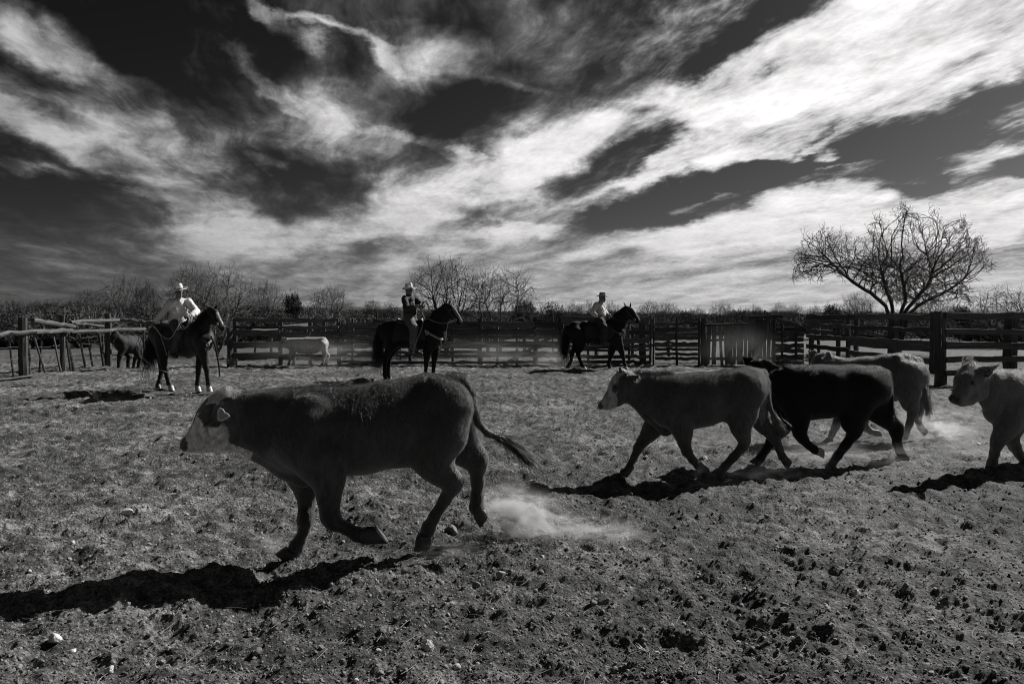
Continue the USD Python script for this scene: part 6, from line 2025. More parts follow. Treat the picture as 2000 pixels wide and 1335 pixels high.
    torso = [[(350, 594, 8.5, .06), (349, 606, 11, .06)], [(349, 606, 11, .06), (346, 624, 10.5, .06), (346, 632, 11, .06)]]
    for ch in torso:
        k.ch(ch, s=1.28, side=np.array([.95, .3, 0]))
    k.ch([(334.5, 589, 5.2, -.05), (365, 588, 5.2, .16)])
    arm_r = [(333, 590, 5.6, -.06), (318, 611, 4.6, -.14), (303, 629, 3.4, -.18)]
    arm_l = [(368, 589, 5.6, .14), (384, 608, 4.8, -.05), (379, 613, 4.0, -.22), (371, 617, 3.4, -.34)]
    k.ch(arm_r), k.ch(arm_l)
    leg_n = [(342, 634, 9.5, -.12), (350, 652, 7.2, -.46), (343, 676, 5.2, -.42), (337, 688, 3.8, -.40)]
    leg_f = [(350, 634, 9.5, .30), (368, 650, 7.2, .46), (366, 675, 5.2, .50), (364, 688, 3.8, .50)]
    k.ch(leg_n), k.ch(leg_f)
    R.hand(b.p(303, 629, -.18), b.p(298.5, 633.5, -.19), 1, (.3, .9, .2), (.3, 0, -.9), 1)
    R.hand(b.p(371, 617, -.34), b.p(364, 618.5, -.38), 1, (.1, .5, .8), (-.2, .9, -.2), 1)
    for ch in torso:
        R.shirt.ch(ch, s=1.28, side=np.array([.95, .3, 0]))
    R.shirt.ch([(334.5, 589, 5.2, -.05), (365, 588, 5.2, .16)])
    R.shirt.ch([(333, 590, 6.2, -.06), (318, 611, 5.2, -.14), (305, 626.5, 4.0, -.175)])
    R.shirt.ch([(368, 589, 6.2, .14), (384, 608, 5.4, -.05), (379, 613, 4.6, -.22), (374, 616, 4.0, -.30)])
    R.shirt.ch([(349, 585.5, 6.0, .05), (349, 588, 6.6, .06)])
    R.legs.ch([(346, 631, 11, .06), (346, 636, 11, .06)], s=1.25)
    R.legs.ch([(342, 634, 9.8, -.12), (350, 652, 7.8, -.46), (343, 676, 6.4, -.42), (338, 686, 6.2, -.40)])
    R.legs.ch([(350, 634, 9.8, .30), (368, 650, 7.8, .46), (366, 675, 6.4, .50), (364, 686, 6.2, .50)])
    R.boots.ch([(338, 684, 4.6, -.40), (336, 692, 4.2, -.40), (340, 695, 3.4, -.46), (345, 696.5, 2.6, -.54)])
    R.boots.ch([(364, 684, 4.6, .5), (362, 692, 4.2, .5), (366, 695, 3.4, .44), (371, 696.5, 2.6, .36)])
    R.build('white_shirt', 'denim')
    part('belt', tube(ring_curve(b.p(346, 629, .06), (.95, .3, 0), (-.3, .95, 0), .166, .135, 28), .018, 6), 'leather', P, smooth=True)
    part('collar', joined([strap([b.p(343.5, 583.5, -.02), b.p(347, 586, -.10), b.p(350.5, 589, -.12)], .045, (.2, -1, .3), .008), strap([b.p(356, 583, .06), b.p(354, 586, -.05), b.p(351.5, 589, -.12)], .045, (.2, -1, .3), .008)]), 'white_shirt', P)
    for xp, dp in ((341, -.14), (357, -.10)):
        part('shirt_pocket', plank(b.p(xp, 600, dp), b.p(xp + .2, 608, dp - .005), .10, .012, up=(1, 0, 0), rough=.001), 'white_shirt', P)
    cowboy_hat(P, c + up * .068, .205, .19, .125, .10, .06, 'straw_hat', turn=-.72, curl=.055, roll=.20)
    glasses(P, c, L, up, s)
    # lasso: coils in the left hand, slack to the right hand, loop trailing behind
    RO = thing('lasso_rope', 'pale coiled lasso held by the left rider, its slack loop trailing behind the horse', 'rope', b.p(363, 627, -.45))
    rng = np.random.default_rng(3)
    for i in range(8):
        cc = b.p(361 + rng.normal(0, 1.6), 627 + rng.normal(0, 1.6), -.46 + .012 * i)
        part('coil', tube(ring_curve(cc, (.97, -.2, 0), (.12, .1, .98), .125 + rng.normal(0, .012), .185 + rng.normal(0, .012), 36), .0062, 6), 'rope_fibre', RO, smooth=True)
    part('slack', tube(smooth_path([b.p(357, 622, -.46), b.p(346, 640, -.55), b.p(338, 655, -.55), b.p(328, 662, -.45), b.p(316, 655, -.35), b.p(304, 642, -.25), b.p(299, 635, -.2)], 40), .0062, 6), 'rope_fibre', RO, smooth=True)
    part('slack', tube(smooth_path([b.p(299, 635, -.2), b.p(308, 645, -.3), b.p(316, 662, -.4), b.p(322, 680, -.45), b.p(326, 694, -.5)], 30), .0058, 6), 'rope_fibre', RO, smooth=True)
    part('loop', tube(smooth_path([b.p(298, 636, -.19), b.p(283, 650, .0), b.p(271, 662, .1), b.p(266, 672, .15), b.p(268, 684, .1), b.p(280, 700, .0), b.p(298, 714, -.1), b.p(318, 724, -.2), b.p(334, 727, -.25), b.p(336, 720, -.2)], 60), .0062, 6), 'rope_fibre', RO, smooth=True)
    part('loop', tube(smooth_path([b.p(274, 674, .1), b.p(270, 664, .25), b.p(272, 656, .3), b.p(277, 654, .3), b.p(275, 664, .3), b.p(272, 674, .2)], 30), .008, 6), 'rope_fibre', RO, smooth=True)


def horse_middle():
    D = 20.4
    side = np.array([.16, .987, 0.0])
    T = thing('horse', 'dark horse with a narrow white blaze standing still under the middle rider', 'horse', (-2.6, D, 0))
    b = Beast(D, 0.0125, side)
    b.ch([(758, 652, 20, .15), (780, 655, 22, .05), (815, 659, 24, -.08), (840, 655, 26, -.15), (850, 653, 23, -.2)], s=0.72)
    b.ch([(762, 646, 19, .15), (754, 648, 17.5, .18)], s=0.82)
    b.ch([(755, 634, 7, .15), (770, 632.5, 7, .1), (800, 637, 7, .0), (830, 631, 7, -.1)], s=1.0, kf=1.2)
    b.ch([(848, 650, 22, -.18), (858, 634, 16, -.24), (866, 618, 12, -.28), (871, 606, 9.5, -.3)], s=0.5)
    b.ch([(838, 629, 7, -.14), (852, 613, 6.5, -.22), (868, 599, 5, -.3)], s=0.45, kf=1.0)
    b.ch([(856, 662, 11, -.24), (862, 662, 8, -.26)], s=1.2)
    b.ch([(873, 600, 8.6, -.32), (880, 604, 8.4, -.34), (886, 611, 7.2, -.36)], s=0.68)
    b.ch([(875, 610, 9.4, -.32), (882, 616, 7.2, -.34)], s=0.52)
    b.ch([(886, 610, 7, -.36), (893, 619, 5.4, -.38), (898, 626, 4.8, -.4)], s=0.7)
    b.ch([(884, 617, 4.6, -.34), (894, 629, 3.6, -.39)], s=0.6)
    b.ch([(898, 627, 4.6, -.4), (898.5, 629.5, 4.2, -.4)], s=0.85)
    for (x, d, xs) in ((834, -.36, 0), (849, .02, 0)):
        b.ch([(846, 662, 16, d + .05), (x + 1, 684, 8.5, d), (x, 698, 6, d)], s=0.7)
        b.ch([(x, 696, 6, d), (x - 1, 706, 4.7, d), (x - 1.5, 712, 4.5, d)], s=0.95)
        b.ch([(x - 1.5, 712, 4.3, d), (x - 2.5, 725, 3.3, d), (x - 2.5, 732, 3.9, d), (x - 1.5, 737, 3.6, d)], s=0.95)
    for (x, d) in ((751, -.06), (758, .36)):
        b.ch([(762, 655, 18, d + .02), (x + 15, 672, 12, d), (x + 8, 686, 7, d)], s=0.7)
        b.ch([(x + 8, 684, 7, d), (x + 1, 702, 5, d)], s=0.8)
        b.ch([(x - 3, 698, 3, d), (x + 1, 706, 4.6, d), (x + .5, 722, 3.4, d), (x + .5, 732, 4.0, d), (x + 2, 737, 3.7, d)], s=0.9)
    b.ch([(742, 636, 4, .18), (739, 643, 4, .2), (738, 655, 3.4, .2)], kf=0.4)
    blaze = [(881, 592), (885, 596), (902, 618), (905, 628), (900, 630), (893, 618), (884, 604)]

    def tone(v):
        px = pixel_of(v)
        t = coat_tone(v, 19, 0.4, 3)
        return np.where(lit_patch(px, blaze, 1.0, 33) > 0, 12.0, t)

    finish(T, b, 'dark_horse_coat', tone)
    for x, y, d in ((833, 738, -.36), (848, 738, .02), (753.5, 738, -.06), (760.5, 738, .36)):
        part('hoof', hoof(b.p(x, y, d), (.2, 0, -1), (1, -.1, 0), .056, .085, False, side), 'hoof', T)
    for x, xt, d in ((868, 866, -.26), (876, 879, -.36)):
        e = ear(b.p(x + 1, 596, d), b.p(xt, 585, d), .07, (.8, -.5, 0), 0.35, n=8)
        part('ear', e, 'dark_horse_coat', T, smooth=True, tone=np.full(len(e[0]), 0.8))
    add_eye(T, b.p(878, 605, -.455), .022)
    add_eye(T, b.p(883, 603, -.23), .022)
    rng = np.random.default_rng(72)
    horse_hair(T, b, 'mane', [(870, 595, -.3), (860, 603, -.26), (850, 612, -.22), (838, 624, -.15)], 800, .24, (-.2, .5, -.3), rng)
    horse_hair(T, b, 'tail', [(741, 637, .19), (739, 646, .2), (738.5, 660, .2), (738.5, 676, .2)], 1100, .56, (0, 0, -1), rng, spread=.05, droop=0.15)
    bridle(b, 'bridle on the middle horse with the white blaze', [(870, 597, -.39), (878, 610, -.46), (888, 624, -.47)], .032, (889, 625, -.475), (836, 622, -.3), 'pale_leather', -.08,
           extra=[([(872, 601, -.41), (882, 597, -.36)], .018), ([(885, 619, -.46), (896, 615, -.42)], .018)])
    saddle(b, 'dark western saddle under the middle rider in the dark shirt', (800, 630, .0), (824, 619, -.08), (781, 625, .06),
           [((786, 659, 29, .05), (826, 660, 29, -.08), 0.82)], -.44, side, (809, 688, -.52))
    C = thing('breast_collar', 'ringed breast collar on the chest of the middle horse', 'breast collar', b.p(860, 662, -.3))
    part('band', strap([b.p(829, 645, -.54), b.p(845, 655, -.6), b.p(860, 662, -.5), b.p(868, 660, -.28)], .045, (.1, -1, 0)), 'pale_leather', C)
    part('ring', tube(ring_curve(b.p(834, 650, -.6), (1, 0, 0), (0, 0, 1), .04, .04, 16), .008, 6), 'steel', C, smooth=True)
    part('tie_down', strap([b.p(861, 662, -.5), b.p(862, 676, -.42), b.p(856, 688, -.25)], .035, (.1, -1, 0)), 'pale_leather', C)
    P = thing('person', 'rider in a dark shirt, pale jeans and light hat folding his hands, middle horse', 'person', b.p(800, 626, 0))
    R = Rider(P, D, side)
    k = R.skin
    c, L, up, s = R.head(b.p(798.5, 568.5, -.02), (.85, -.52, -.05), 1)
    k.ch([(797.5, 573, 4.6, .0), (798, 581, 5, .0)])
    ts = np.array([.80, .60, 0])
    torso = [[(800, 586, 7.4, .0), (800, 598, 9.6, .0)], [(800, 598, 9.6, .0), (801, 612, 8.8, .0), (801, 622, 9.5, .0)]]
    armn = [(790, 583, 4.9, -.18), (795, 603, 4.2, -.34), (808, 600, 3.5, -.42), (816, 597.5, 3.0, -.44)]
    armf = [(811, 582, 4.9, .18), (824, 597, 4.2, .05), (825, 596, 3.5, -.18), (822, 595, 3.0, -.3)]
    for R_ in (k, R.shirt):
        for ch in torso:
            R_.ch(ch, s=1.25, side=ts)
        R_.ch([(791, 583, 4.6, -.16), (810, 582, 4.6, .16)])
    k.ch(armn), k.ch(armf)
    R.shirt.ch([(x, y, r + .7, d) for x, y, r, d in armn[:-1]]), R.shirt.ch([(x, y, r + .7, d) for x, y, r, d in armf[:-1]])
    R.shirt.ch([(798, 579, 5.4, 0), (798, 582, 6, 0)])
    R.hand(b.p(816, 597.5, -.44), b.p(821, 595.5, -.45), 1, (.1, .6, .8), (.2, .8, -.3), -1)
    R.hand(b.p(822, 595, -.3), b.p(826, 597, -.42), 1, (.1, .6, .8), (-.4, -.6, -.3), 1)
    legn = [(798, 622, 8.6, -.16), (808, 640, 6.8, -.47), (807, 664, 4.9, -.5), (806.5, 680, 3.8, -.5)]
    legf = [(803, 622, 8.6, .18), (815, 640, 6.8, .42), (815, 664, 4.9, .44), (815, 680, 3.8, .44)]
    for ch in (legn, legf):
        k.ch(ch)
        R.legs.ch([(x, y, r + (.6 if q < 2 else 1.4), d) for q, (x, y, r, d) in enumerate(ch)])
    R.legs.ch([(801, 620, 9.5, 0), (801, 626, 9.6, 0)], s=1.2, side=ts)
    R.boots.ch([(806.5, 677, 4.4, -.5), (805.5, 686, 4.0, -.5), (810, 689, 3.2, -.52), (815, 690, 2.4, -.54)])
    R.boots.ch([(815, 677, 4.4, .44), (814, 686, 4.0, .44), (818, 689, 3.2, .42), (823, 690, 2.4, .40)])
    R.build('dark_shirt', 'pale_denim')
    part('belt', tube(ring_curve(b.p(801, 618, 0), ts, (-ts[1], ts[0], 0), .165, .132, 28), .018, 6), 'leather', P, smooth=True)
    cowboy_hat(P, c + up * .066, .185, .165, .135, -.02, .06, 'straw_hat', turn=-.55, curl=.05, roll=.14)
    glasses(P, c, L, up, s)
    RO = thing('lasso_rope', 'dark coiled rope hanging from the hands of the middle rider', 'rope', b.p(833, 604, -.5))
    rng = np.random.default_rng(4)
    for i in range(6):
        part('coil', tube(ring_curve(b.p(832 + rng.normal(0, 1), 605 + rng.normal(0, 1), -.52 + .014 * i), (.95, -.2, .1), (-.1, .1, 1), .10 + rng.normal(0, .01), .20 + rng.normal(0, .012), 36), .006, 6), 'dark_rope', RO, smooth=True)
    part('lead', tube(smooth_path([b.p(827, 622, -.5), b.p(824, 640, -.58), b.p(816, 660, -.6), b.p(809, 678, -.62), b.p(808, 690, -.6)], 30), .010, 6), 'pale_leather', RO, smooth=True)


def horse_right():
    D = 24.6
    side = np.array([0.0, 1.0, 0.0])
    T = thing('horse', 'slim dark horse walking to the right with the rider in the pale hat', 'horse', (2.6, D, 0))
    b = Beast(D, 0.0135, side)
    b.ch([(1122, 650, 17, 0), (1140, 652, 18.5, 0), (1170, 653, 20, 0), (1194, 652, 20.5, 0), (1203, 651, 18.5, 0)], s=0.72)
    b.ch([(1124, 644, 16, 0), (1116, 646, 14.5, 0)], s=0.82)
    b.ch([(1120, 634, 5.5, 0), (1142, 633, 6, 0), (1168, 636, 6, 0), (1190, 631, 6, 0)], s=1.0, kf=1.2)
    b.ch([(1200, 650, 18, 0), (1208, 636, 13.5, 0), (1216, 622, 10, 0), (1221, 611, 8.2, 0)], s=0.5)
    b.ch([(1193, 629, 5.5, 0), (1204, 616, 5, 0), (1218, 604, 4, 0)], s=0.45, kf=1.0)
    b.ch([(1208, 660, 9, 0), (1213, 660, 6.5, 0)], s=1.2)
    b.ch([(1224, 604, 7, 0), (1230, 607, 7, 0), (1236, 613, 6, 0)], s=0.68)
    b.ch([(1226, 613, 8, 0), (1233, 618, 6, 0)], s=0.52)
    b.ch([(1235, 612, 5.8, 0), (1242, 620, 4.6, 0), (1246, 625, 4.0, 0)], s=0.7)
    b.ch([(1234, 619, 3.8, 0), (1243, 628, 3.0, 0)], s=0.6)
    b.ch([(1246, 626, 3.9, 0), (1246, 628, 3.6, 0)], s=0.85)
    b.ch([(1198, 660, 13, .16), (1198, 676, 7.5, .18), (1196, 686, 5.2, .18)], s=0.7)
    b.ch([(1196, 684, 5.2, .18), (1194, 694, 4.0, .18)], s=0.95)
    b.ch([(1194, 693, 3.9, .18), (1190.5, 705, 2.8, .18), (1189, 711, 3.3, .18), (1190.5, 716, 3.0, .18)], s=0.95)
    b.ch([(1203, 660, 13, -.16), (1210, 677, 7.5, -.18), (1214, 687, 5.2, -.18)], s=0.7)
    b.ch([(1214, 685, 5.2, -.18), (1216.5, 695, 4.0, -.18)], s=0.95)
    b.ch([(1216.5, 694, 3.9, -.18), (1219, 706, 2.8, -.18), (1220, 711, 3.3, -.18), (1221, 716, 3.0, -.18)], s=0.95)
    b.ch([(1126, 652, 15, .16), (1128, 668, 10, .17), (1124, 680, 6, .17)], s=0.7)
    b.ch([(1124, 678, 6, .17), (1117.5, 690, 4.2, .17)], s=0.8)
    b.ch([(1114.5, 687, 2.6, .17), (1117, 693, 3.9, .17), (1115.5, 703, 2.9, .17), (1113, 709, 3.3, .17), (1111, 713, 3.1, .17)], s=0.9)
    b.ch([(1126, 652, 15, -.16), (1134, 668, 10, -.17), (1134, 680, 6, -.17)], s=0.7)
    b.ch([(1134, 678, 6, -.17), (1129, 690, 4.2, -.17)], s=0.8)
    b.ch([(1126, 687, 2.6, -.17), (1129.5, 693, 3.9, -.17), (1133, 704, 2.9, -.17), (1136, 712, 3.3, -.17), (1139, 716, 3.1, -.17)], s=0.9)
    b.ch([(1107, 638, 3.4, 0), (1104, 645, 3.4, 0), (1103, 656, 3, 0)], kf=0.4)
    blaze = [(1238, 603), (1241, 606), (1250, 620), (1251, 628), (1247, 626), (1241, 614)]

    def tone(v):
        px = pixel_of(v)
        t = coat_tone(v, 23, 0.4, 3)
        return np.where(lit_patch(px, blaze, 0.8, 35) > 0, 10.0, t)

    finish(T, b, 'dark_horse_coat', tone)
    for x, y, d, dn in ((1191, 717, .18, .1), (1221.5, 717, -.18, .15), (1110, 714, .17, -.5), (1140, 717, -.17, .3)):
        part('hoof', hoof(b.p(x, y, d), (dn, 0, -1), (1, 0, dn), .056, .085, False, side), 'hoof' if x < 1200 and x != 1140 else 'pale_hoof', T)
    for x, xt, d in ((1221, 1219, .07), (1229, 1233, -.07)):
        e = ear(b.p(x + 1, 600, d), b.p(xt, 590, d), .075, (.8, -.5, 0), 0.35, n=8)
        part('ear', e, 'dark_horse_coat', T, smooth=True, tone=np.full(len(e[0]), 0.8))
    add_eye(T, b.p(1229, 608, -.105), .022)
    add_eye(T, b.p(1229, 608, .105), .022)
    rng = np.random.default_rng(73)
    horse_hair(T, b, 'mane', [(1221, 600, 0), (1211, 608, 0), (1202, 616, 0), (1192, 627, 0)], 700, .24, (-.3, .5, -.3), rng)
    horse_hair(T, b, 'tail', [(1106, 639, 0), (1104, 648, 0), (1103.5, 660, 0), (1103.5, 672, 0)], 1000, .52, (0, 0, -1), rng, spread=.05, droop=0.15)
    bridle(b, 'silver-trimmed bridle on the right horse', [(1221, 603, -.1), (1229, 613, -.115), (1239, 624, -.10)], .032, (1239.5, 624.5, -.105), (1189, 616, -.2), 'leather', -.09,
           extra=[([(1224, 605, -.12), (1234, 602, -.06)], .018)])
    saddle(b, 'dark western saddle under the right rider', (1172, 630, 0), (1188, 618, 0), (1158, 624, 0),
           [((1156, 653, 23.5, 0), (1184, 653, 23.5, 0), 0.84)], -.38, side, (1182, 668, -.46))
    C = thing('breast_collar', 'thin breast collar on the chest of the right horse', 'breast collar', b.p(1206, 655, 0))
    part('band', strap([b.p(1188, 640, -.3), b.p(1203, 648, -.34), b.p(1216, 654, -.2), b.p(1220, 654, 0)], .04, (0, -1, 0)), 'leather', C)
    RO = thing('lasso_rope', 'dark rope loop hanging below the saddle of the right horse', 'rope', b.p(1160, 690, -.4))
    part('coil', tube(ring_curve(b.p(1158, 684, -.42), (1, 0, 0), (0, 0, 1), .17, .27, 40), .008, 6), 'dark_rope', RO, smooth=True)
    part('coil', tube(ring_curve(b.p(1165, 668, -.40), (1, 0, 0), (0, 0, 1), .12, .18, 40), .008, 6), 'dark_rope', RO, smooth=True)
    P = thing('person', 'rider in a light shirt, dark chaps and wide grey hat, right horse', 'person', b.p(1172, 626, 0))
    R = Rider(P, D, side)
    k = R.skin
    c, L, up, s = R.head(b.p(1176, 583, 0), (.97, -.22, -.08), 1)
    k.ch([(1174, 587, 4, 0), (1172.5, 594, 4.4, 0)])
    torso = [[(1171, 598, 6.5, 0), (1172, 606, 8.5, 0)], [(1172, 606, 8.5, 0), (1173, 614, 9.4, 0), (1171, 622, 8.6, 0)]]
    ts = np.array([.25, .97, 0])
    armn = [(1165, 595, 4.4, -.17), (1157, 609, 3.8, -.24), (1164, 616, 3.1, -.26), (1169, 618, 2.7, -.24)]
    armf = [(1175, 595, 4.4, .19), (1181, 609, 3.8, .22), (1185, 613, 3.1, .1), (1187, 614, 2.7, -.02)]
    for R_ in (k, R.shirt):
        for ch in torso:
            R_.ch(ch, s=1.25, side=ts)
        R_.ch([(1166, 595, 4.0, -.16), (1174, 595, 4.0, .17)])
    k.ch(armn), k.ch(armf)
    R.shirt.ch([(x, y, r + .6, d) for x, y, r, d in armn[:-1]]), R.shirt.ch([(x, y, r + .6, d) for x, y, r, d in armf[:-1]])
    R.shirt.ch([(1173, 592, 4.8, 0), (1172.5, 594.5, 5.2, 0)])
    R.hand(b.p(1169, 618, -.24), b.p(1173, 619.5, -.22), 1, (.1, .5, .8), (.1, .9, -.3), -1)
    R.hand(b.p(1187, 614, -.02), b.p(1190.5, 616, -.08), 1, (.1, .5, .8), (.1, .5, -.8), 1)
    legn = [(1170, 624, 7.6, -.16), (1180, 641, 6.2, -.43), (1178, 655, 5.2, -.46), (1180, 664, 4.0, -.46)]
    legf = [(1172, 624, 7.6, .16), (1182, 641, 6.2, .43), (1180, 655, 5.2, .46), (1182, 664, 4.0, .46)]
    for ch in (legn, legf):
        k.ch(ch)
        R.legs.ch([(x, y, r + (.8 if q < 2 else 1.8), d) for q, (x, y, r, d) in enumerate(ch)])
    R.legs.ch([(1171, 621, 8.6, 0), (1171, 626, 8.6, 0)], s=1.2, side=ts)
    R.boots.ch([(1180, 662, 3.8, -.46), (1179, 667, 3.5, -.46), (1183, 670, 2.8, -.46), (1188, 671, 2.1, -.46)])
    R.boots.ch([(1182, 662, 3.8, .46), (1181, 667, 3.5, .46), (1185, 670, 2.8, .46), (1190, 671, 2.1, .46)])
    R.build('grey_shirt', 'chaps')
    part('belt', tube(ring_curve(b.p(1172, 619, 0), ts, (-ts[1], ts[0], 0), .165, .140, 28), .018, 6), 'leather', P, smooth=True)
    cowboy_hat(P, c + up * .070, .20, .19, .125, .0, .06, 'felt_hat', turn=-.22, curl=.03)
    glasses(P, c, L, up, s)


horse_left()
horse_middle()
horse_right()

# ------------------------------------------------------------------ stones, weeds, fallen boards, dust
def stones():
    items = [
        (149, 804, 12, 'p', 'small pale stone in the middle distance left of the red calf head'), (200, 809, 6, 'p', 'tiny pale pebble right of the small pale stone at the left'),
        (247, 1018, 30, 'p', 'pale angular stone below the chin of the red calf at the left'), (142, 1061, 14, 'p', 'upright pale stone left of and below the angular pale stone'),
        (202, 1069, 11, 'g', 'rounded grey stone between the upright pale stone and the calf shadow'), (58, 1114, 9, 'p', 'little pale stone at the left edge just above the long calf shadow'),
        (365, 999, 7, 'p', 'small pale pebble in the trampled dirt left of the red calf brisket'), (107, 1257, 36, 'p', 'broad flat pale stone in the lower left corner'),
        (143, 1277, 15, 'p', 'bright pale stone just right of the broad flat stone'), (214, 1301, 24, 'p', 'flat pale stone near the bottom edge at the left'),
        (503, 1284, 26, 'd', 'tall dark clod-like stone near the bottom edge left of the centre'), (405, 1143, 30, 'd', 'dark rounded stone lying inside the long shadow of the red calf'),
        (333, 1157, 13, 'd', 'small dark stone in the shadow left of the rounded one'), (486, 1217, 11, 'p', 'pale stone below the front hoof shadow of the red calf'),
        (454, 1197, 8, 'p', 'small pale pebble at the lower rim of the calf shadow'), (695, 1326, 12, 'p', 'pale stone cut by the bottom edge left of the pyramid stone'),
        (1059, 1094, 12, 'p', 'white pebble right under the dust puff'), (980, 1121, 26, 'g', 'broken grey stone below the dust puff'),
        (931, 1150, 18, 'd', 'dark clod left of and below the broken grey stone'), (1158, 1182, 18, 'd', 'dark lump in the dirt right of the middle foreground'),
        (835, 1274, 36, 'p', 'pyramid-shaped pale stone near the bottom edge'), (749, 1238, 26, 'd', 'dark wedge-shaped stone left of the pyramid stone'),
        (962, 1197, 9, 'p', 'small pale pebble between the dust puff and the bottom edge'), (1181, 1206, 8, 'p', 'small white pebble under the dark lump'),
        (1284, 1267, 13, 'p', 'pale pebble beside a dry stem in the lower middle right'), (1258, 1250, 15, 'd', 'dark stone beside the pebble with the dry stem'),
        (892, 1300, 19, 'p', 'pale stone right of and below the pyramid stone'), (882, 1039, 36, 'd', 'large dusty stone between the hind hooves of the red calf'),
        (738, 1280, 14, 'p', 'pale pebble left of the foot of the pyramid stone'), (1673, 1157, 18, 'p', 'pale shiny stone in the lower right foreground'),
        (1673, 1084, 17, 'd', 'dark clod in the trampled dirt at the lower right'), (1498, 1012, 14, 'g', 'grey stone below the feet of the black calf'),
        (1454, 1141, 9, 'p', 'small pale pebble in the right foreground left of the shiny stone'), (1531, 1190, 18, 'd', 'grey-brown clod in the right foreground'),
        (1615, 1197, 18, 'p', 'flat pale chip below and left of the shiny stone'), (1821, 1232, 20, 'p', 'pale stone in the lower right corner area'),
        (1991, 1134, 9, 'p', 'pale pebble at the right edge of the foreground'), (1443, 1231, 12, 'p', 'pale pebble low in the right foreground near a dry twig'),
        (1375, 893, 24, 'g', 'grey stone standing behind the near front leg of the brown calf'), (1261, 893, 8, 'p', 'tiny pale pebble under the neck of the brown calf'),
        (1912, 868, 10, 'p', 'small white stone in front of the pale calf hoof'), (1845, 885, 13, 'd', 'dark clod left of the pale calf front hoof'),
        (363, 773, 7, 'p', 'white pebble below the front hooves of the left horse'), (373, 771, 5.5, 'p', 'second white pebble right beside the one below the left horse'),
        (293, 779, 7, 'p', 'white pebble behind the hind hooves of the left horse'), (276, 738, 4.5, 'p', 'tiny white pebble near the lasso loop of the left horse'),
    ]
    mats = {'p': 'pale_stone', 'g': 'grey_stone', 'd': 'dark_stone'}
    for i, (x, y, s, m, lab) in enumerate(items):
        p = on_ground(x, y)
        size = s * p[1] / FPX / 2
        p[2] = float(ground_z(p[0], p[1]))
        v, f = rock(size, 500 + i, flat=0.75 if s < 30 or m == 'd' else 0.6, sub=3 if s > 14 else 2)
        if (x, y) == (835, 1274):
            v[:, :2] *= np.clip(1.15 - 0.55 * (v[:, 2:] / size + 0.6), 0.35, 1.3)
            v[:, 2] *= 1.25
        a = i * 1.7
        R = np.array([[math.cos(a), -math.sin(a), 0], [math.sin(a), math.cos(a), 0], [0, 0, 1]])
        t = part('stone', (v @ R.T + p + [0, 0, size * 0.32], f), mats[m], None, smooth=35)
        tag(t, lab, 'stone')


look('grey_stone', 0.17, 0.8, noise=(14, 0.6, 1.4, (1, 1, 1)), bump=(40, 0.01, (1, 1, 1)))
stones()


def sprig(name, label, x, y, h, n, seed, mat='straw', spread=0.5, cat='weed'):
    rng = np.random.default_rng(seed)
    p = on_ground(x, y)
    p[2] = float(ground_z(p[0], p[1]))
    T = thing(name, label, cat, p)
    stems = []
    for _ in range(n):
        d = np.array([rng.normal(0, spread), rng.normal(0, spread), 1.0])
        L = h * rng.uniform(0.5, 1.0)
        c = [p + [0, 0, -.01]]
        for s in range(5):
            d = d + rng.normal(0, 0.22, 3) * [1, 1, 0.4]
            c.append(c[-1] + d / np.linalg.norm(d) * L / 5)
        stems.append(np.array(c))
        if rng.random() < 0.6:
            q = c[3]
            e = [q]
            dd = d + rng.normal(0, 0.8, 3)
            for s in range(3):
                e.append(e[-1] + dd / np.linalg.norm(dd) * L / 9)
            stems.append(np.array(e))
    strands('stems', stems, (.0022 * p[1] / 8 + .001, .0012), mat, T)


sprig('dry_weed', 'dry forked weed standing on the shadow of the left horse', 190, 783, .32, 16, 1)
sprig('dry_weed', 'tiny dry weed sprouting in front of the dust puff', 1104, 1066, .07, 10, 2)
sprig('grass_tuft', 'pale dry grass tuft at the foot of the wide board fence', 451, 716, .42, 130, 3, spread=.35, cat='grass tuft')
sprig('dry_twig', 'bent dry twig lying near the pebble in the lower middle right', 1268, 1262, .10, 4, 4, spread=1.6, cat='twig')
sprig('dry_twig', 'thin pale twig in the dirt left of the pyramid stone and above the bottom edge', 960, 1240, .09, 3, 5, spread=2.0, cat='twig')

a, b2 = on_ground(-30, 748), on_ground(60, 739.5)
t = part('fallen_board', plank(a + [0, 0, .03], b2 + [0, 0, .04], .14, .04, up=(.2, 1, 0), rough=.01, seed=8), 'pale_wood_x')
tag(t, 'long pale board lying on the ground under the log rail fence at the left edge', 'board')
a, b2 = on_ground(22, 757), on_ground(52, 756)
t = part('fallen_board', plank(a + [0, 0, .03], b2 + [0, 0, .03], .09, .03, up=(.1, 1, 0), rough=.01, seed=9), 'pale_wood_x')
tag(t, 'short pale stick of wood lying in front of the long fallen board', 'board')
a, b2 = on_ground(493, 727), on_ground(507, 724)
t = part('fallen_board', plank(a + [0, 0, .03], b2 + [0, 0, .05], .10, .03, up=(.1, 1, 0), rough=.01, seed=10), 'pale_wood_x')
tag(t, 'small pale chip of board on the dirt between left horse and white calf', 'board')


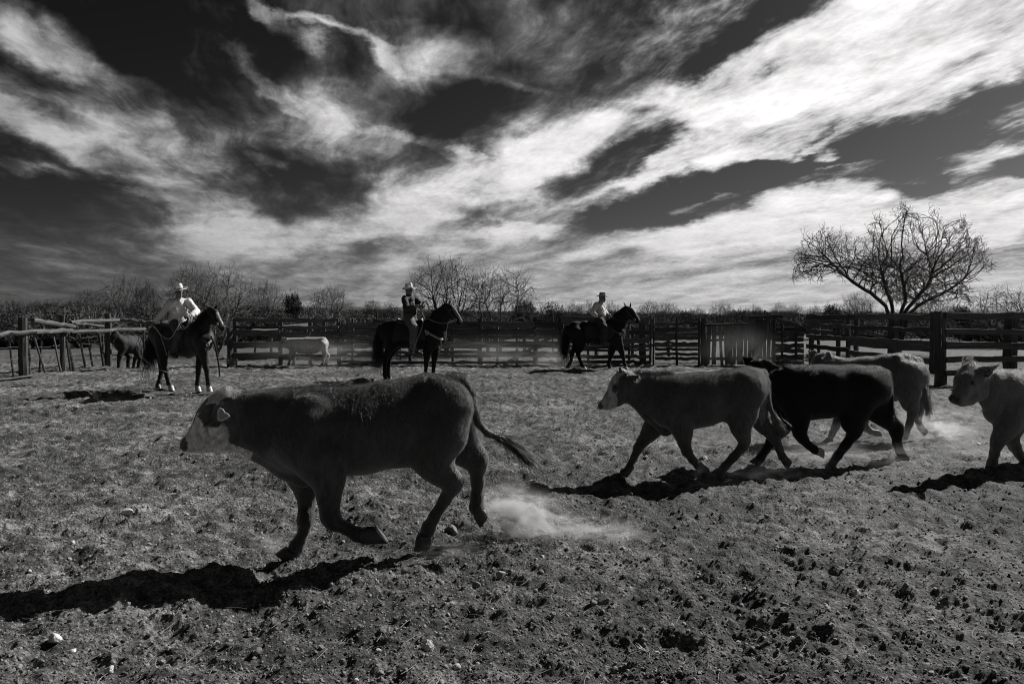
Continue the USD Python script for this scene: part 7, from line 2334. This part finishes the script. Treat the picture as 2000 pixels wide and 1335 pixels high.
def dust(label, center, size, density, seed, grain=2.2, tilt=0.0, floor=0.0):
    g = Graph()
    pos = g.node('texture_coordinate') + '.object'
    shifted = g.node('vector_math', math_type='add', vector1=pos, vector2=(seed * 3.1, seed * 1.7, seed * 0.9)) + '.vector'
    big = g.node('noise_texture', vector=shifted, scale=grain, detail=5, roughness=0.62, distortion=0.5) + '.fac'
    r = g.node('vector_math', math_type='length', vector1=pos) + '.value'
    z = g.node('separate_xyz', vector=pos) + '.z'
    fall = g.math('power', g.smooth(r, 0.0, 0.97, 1.0, 0.0), 1.4)
    low = g.smooth(z, -0.7, 0.9, 1.0, 0.06)
    body = g.math('multiply', g.smooth(big, 0.42, 0.64), g.math('multiply', fall, low))
    den = g.math('multiply', g.math('add', body, g.math('multiply', fall, floor)), density)
    vol = g.node('principled_volume', color=(0.86, 0.85, 0.845), density=den, anisotropy=0.35) + '.volume'
    m = g.done(f'/World/Looks/dust_{seed}', volume=vol)
    s = trimesh.creation.icosphere(3, 1.0)
    x = UsdGeom.Mesh.Define(stage, path_for('dust_cloud'))
    v = np.asarray(s.vertices)
    x.CreatePointsAttr(Vt.Vec3fArray.FromNumpy(v.astype(np.float32)))
    x.CreateFaceVertexCountsAttr(Vt.IntArray.FromNumpy(np.full(len(s.faces), 3, np.int32)))
    x.CreateFaceVertexIndicesAttr(Vt.IntArray.FromNumpy(np.asarray(s.faces).astype(np.int32).ravel()))
    x.CreateSubdivisionSchemeAttr('none')
    x.AddTranslateOp().Set(Gf.Vec3d(*map(float, center)))
    x.AddRotateYOp().Set(float(tilt))
    x.AddScaleOp().Set(Gf.Vec3f(*map(float, size)))
    UsdShade.MaterialBindingAPI.Apply(x.GetPrim()).Bind(m)
    tag(x, label, 'dust', kind='stuff')


def up(p, z):
    return np.array([p[0], p[1], z])


dust('bright puff of dust thrown up behind the hind hooves of the red calf', up(at(1022, 1018, 5.75), .19), (.47, .30, .28), 40.0, 1, 3.2, tilt=16)
dust('thin tail of dust trailing right from the bright puff', up(at(1165, 1050, 5.7), .09), (.60, .30, .16), 8.0, 2, 3.6, tilt=6)
dust('low dust between the feet of the black calf', up(at(1640, 895, 8.7), .12), (1.15, .5, .22), 2.4, 3, 2.8)
dust('dust kicked up behind the fawn calf', up(at(1835, 825, 10.4), .22), (.85, .6, .36), 3.4, 4, 2.6)
dust('faint dust under the belly of the brown calf', up(at(1440, 915, 7.9), .10), (.9, .4, .18), 1.6, 5, 2.6)
dust('dust hanging round the white calf by the wide board fence', up(at(620, 690, 25.6), .55), (3.0, 1.0, .9), .75, 6, 2.6)
dust('dust drifting before the slat fence behind the middle horse', up(at(990, 690, 25.8), .55), (3.4, .9, .9), .6, 7, 2.8)
dust('tall veil of dust in front of the upright planks', up(at(1445, 690, 25.9), .30), (2.0, .7, 1.5), .36, 8, 2.0, floor=.3)
dust('low dust behind the hind legs of the right horse', up(at(1085, 710, 25.2), .3), (1.6, .8, .5), .5, 9, 2.0, floor=.2)
dust('thin dust round the pale calf front legs', up(at(1900, 880, 9.0), .15), (1.2, .7, .28), .9, 10, 2.2)
dust('wisp of dust at the planted front hoof of the red calf', up(at(528, 1076, 5.4), .06), (.22, .16, .11), 9.0, 11, 2.4, tilt=10)
dust('thin dust under the near hind hoof of the red calf', up(at(860, 1078, 5.3), .05), (.40, .2, .09), 4.0, 12, 2.6)
dust('faint dust drifting low behind the running calves', up(at(1560, 870, 9.6), .18), (3.0, .8, .34), .45, 13, 2.4)
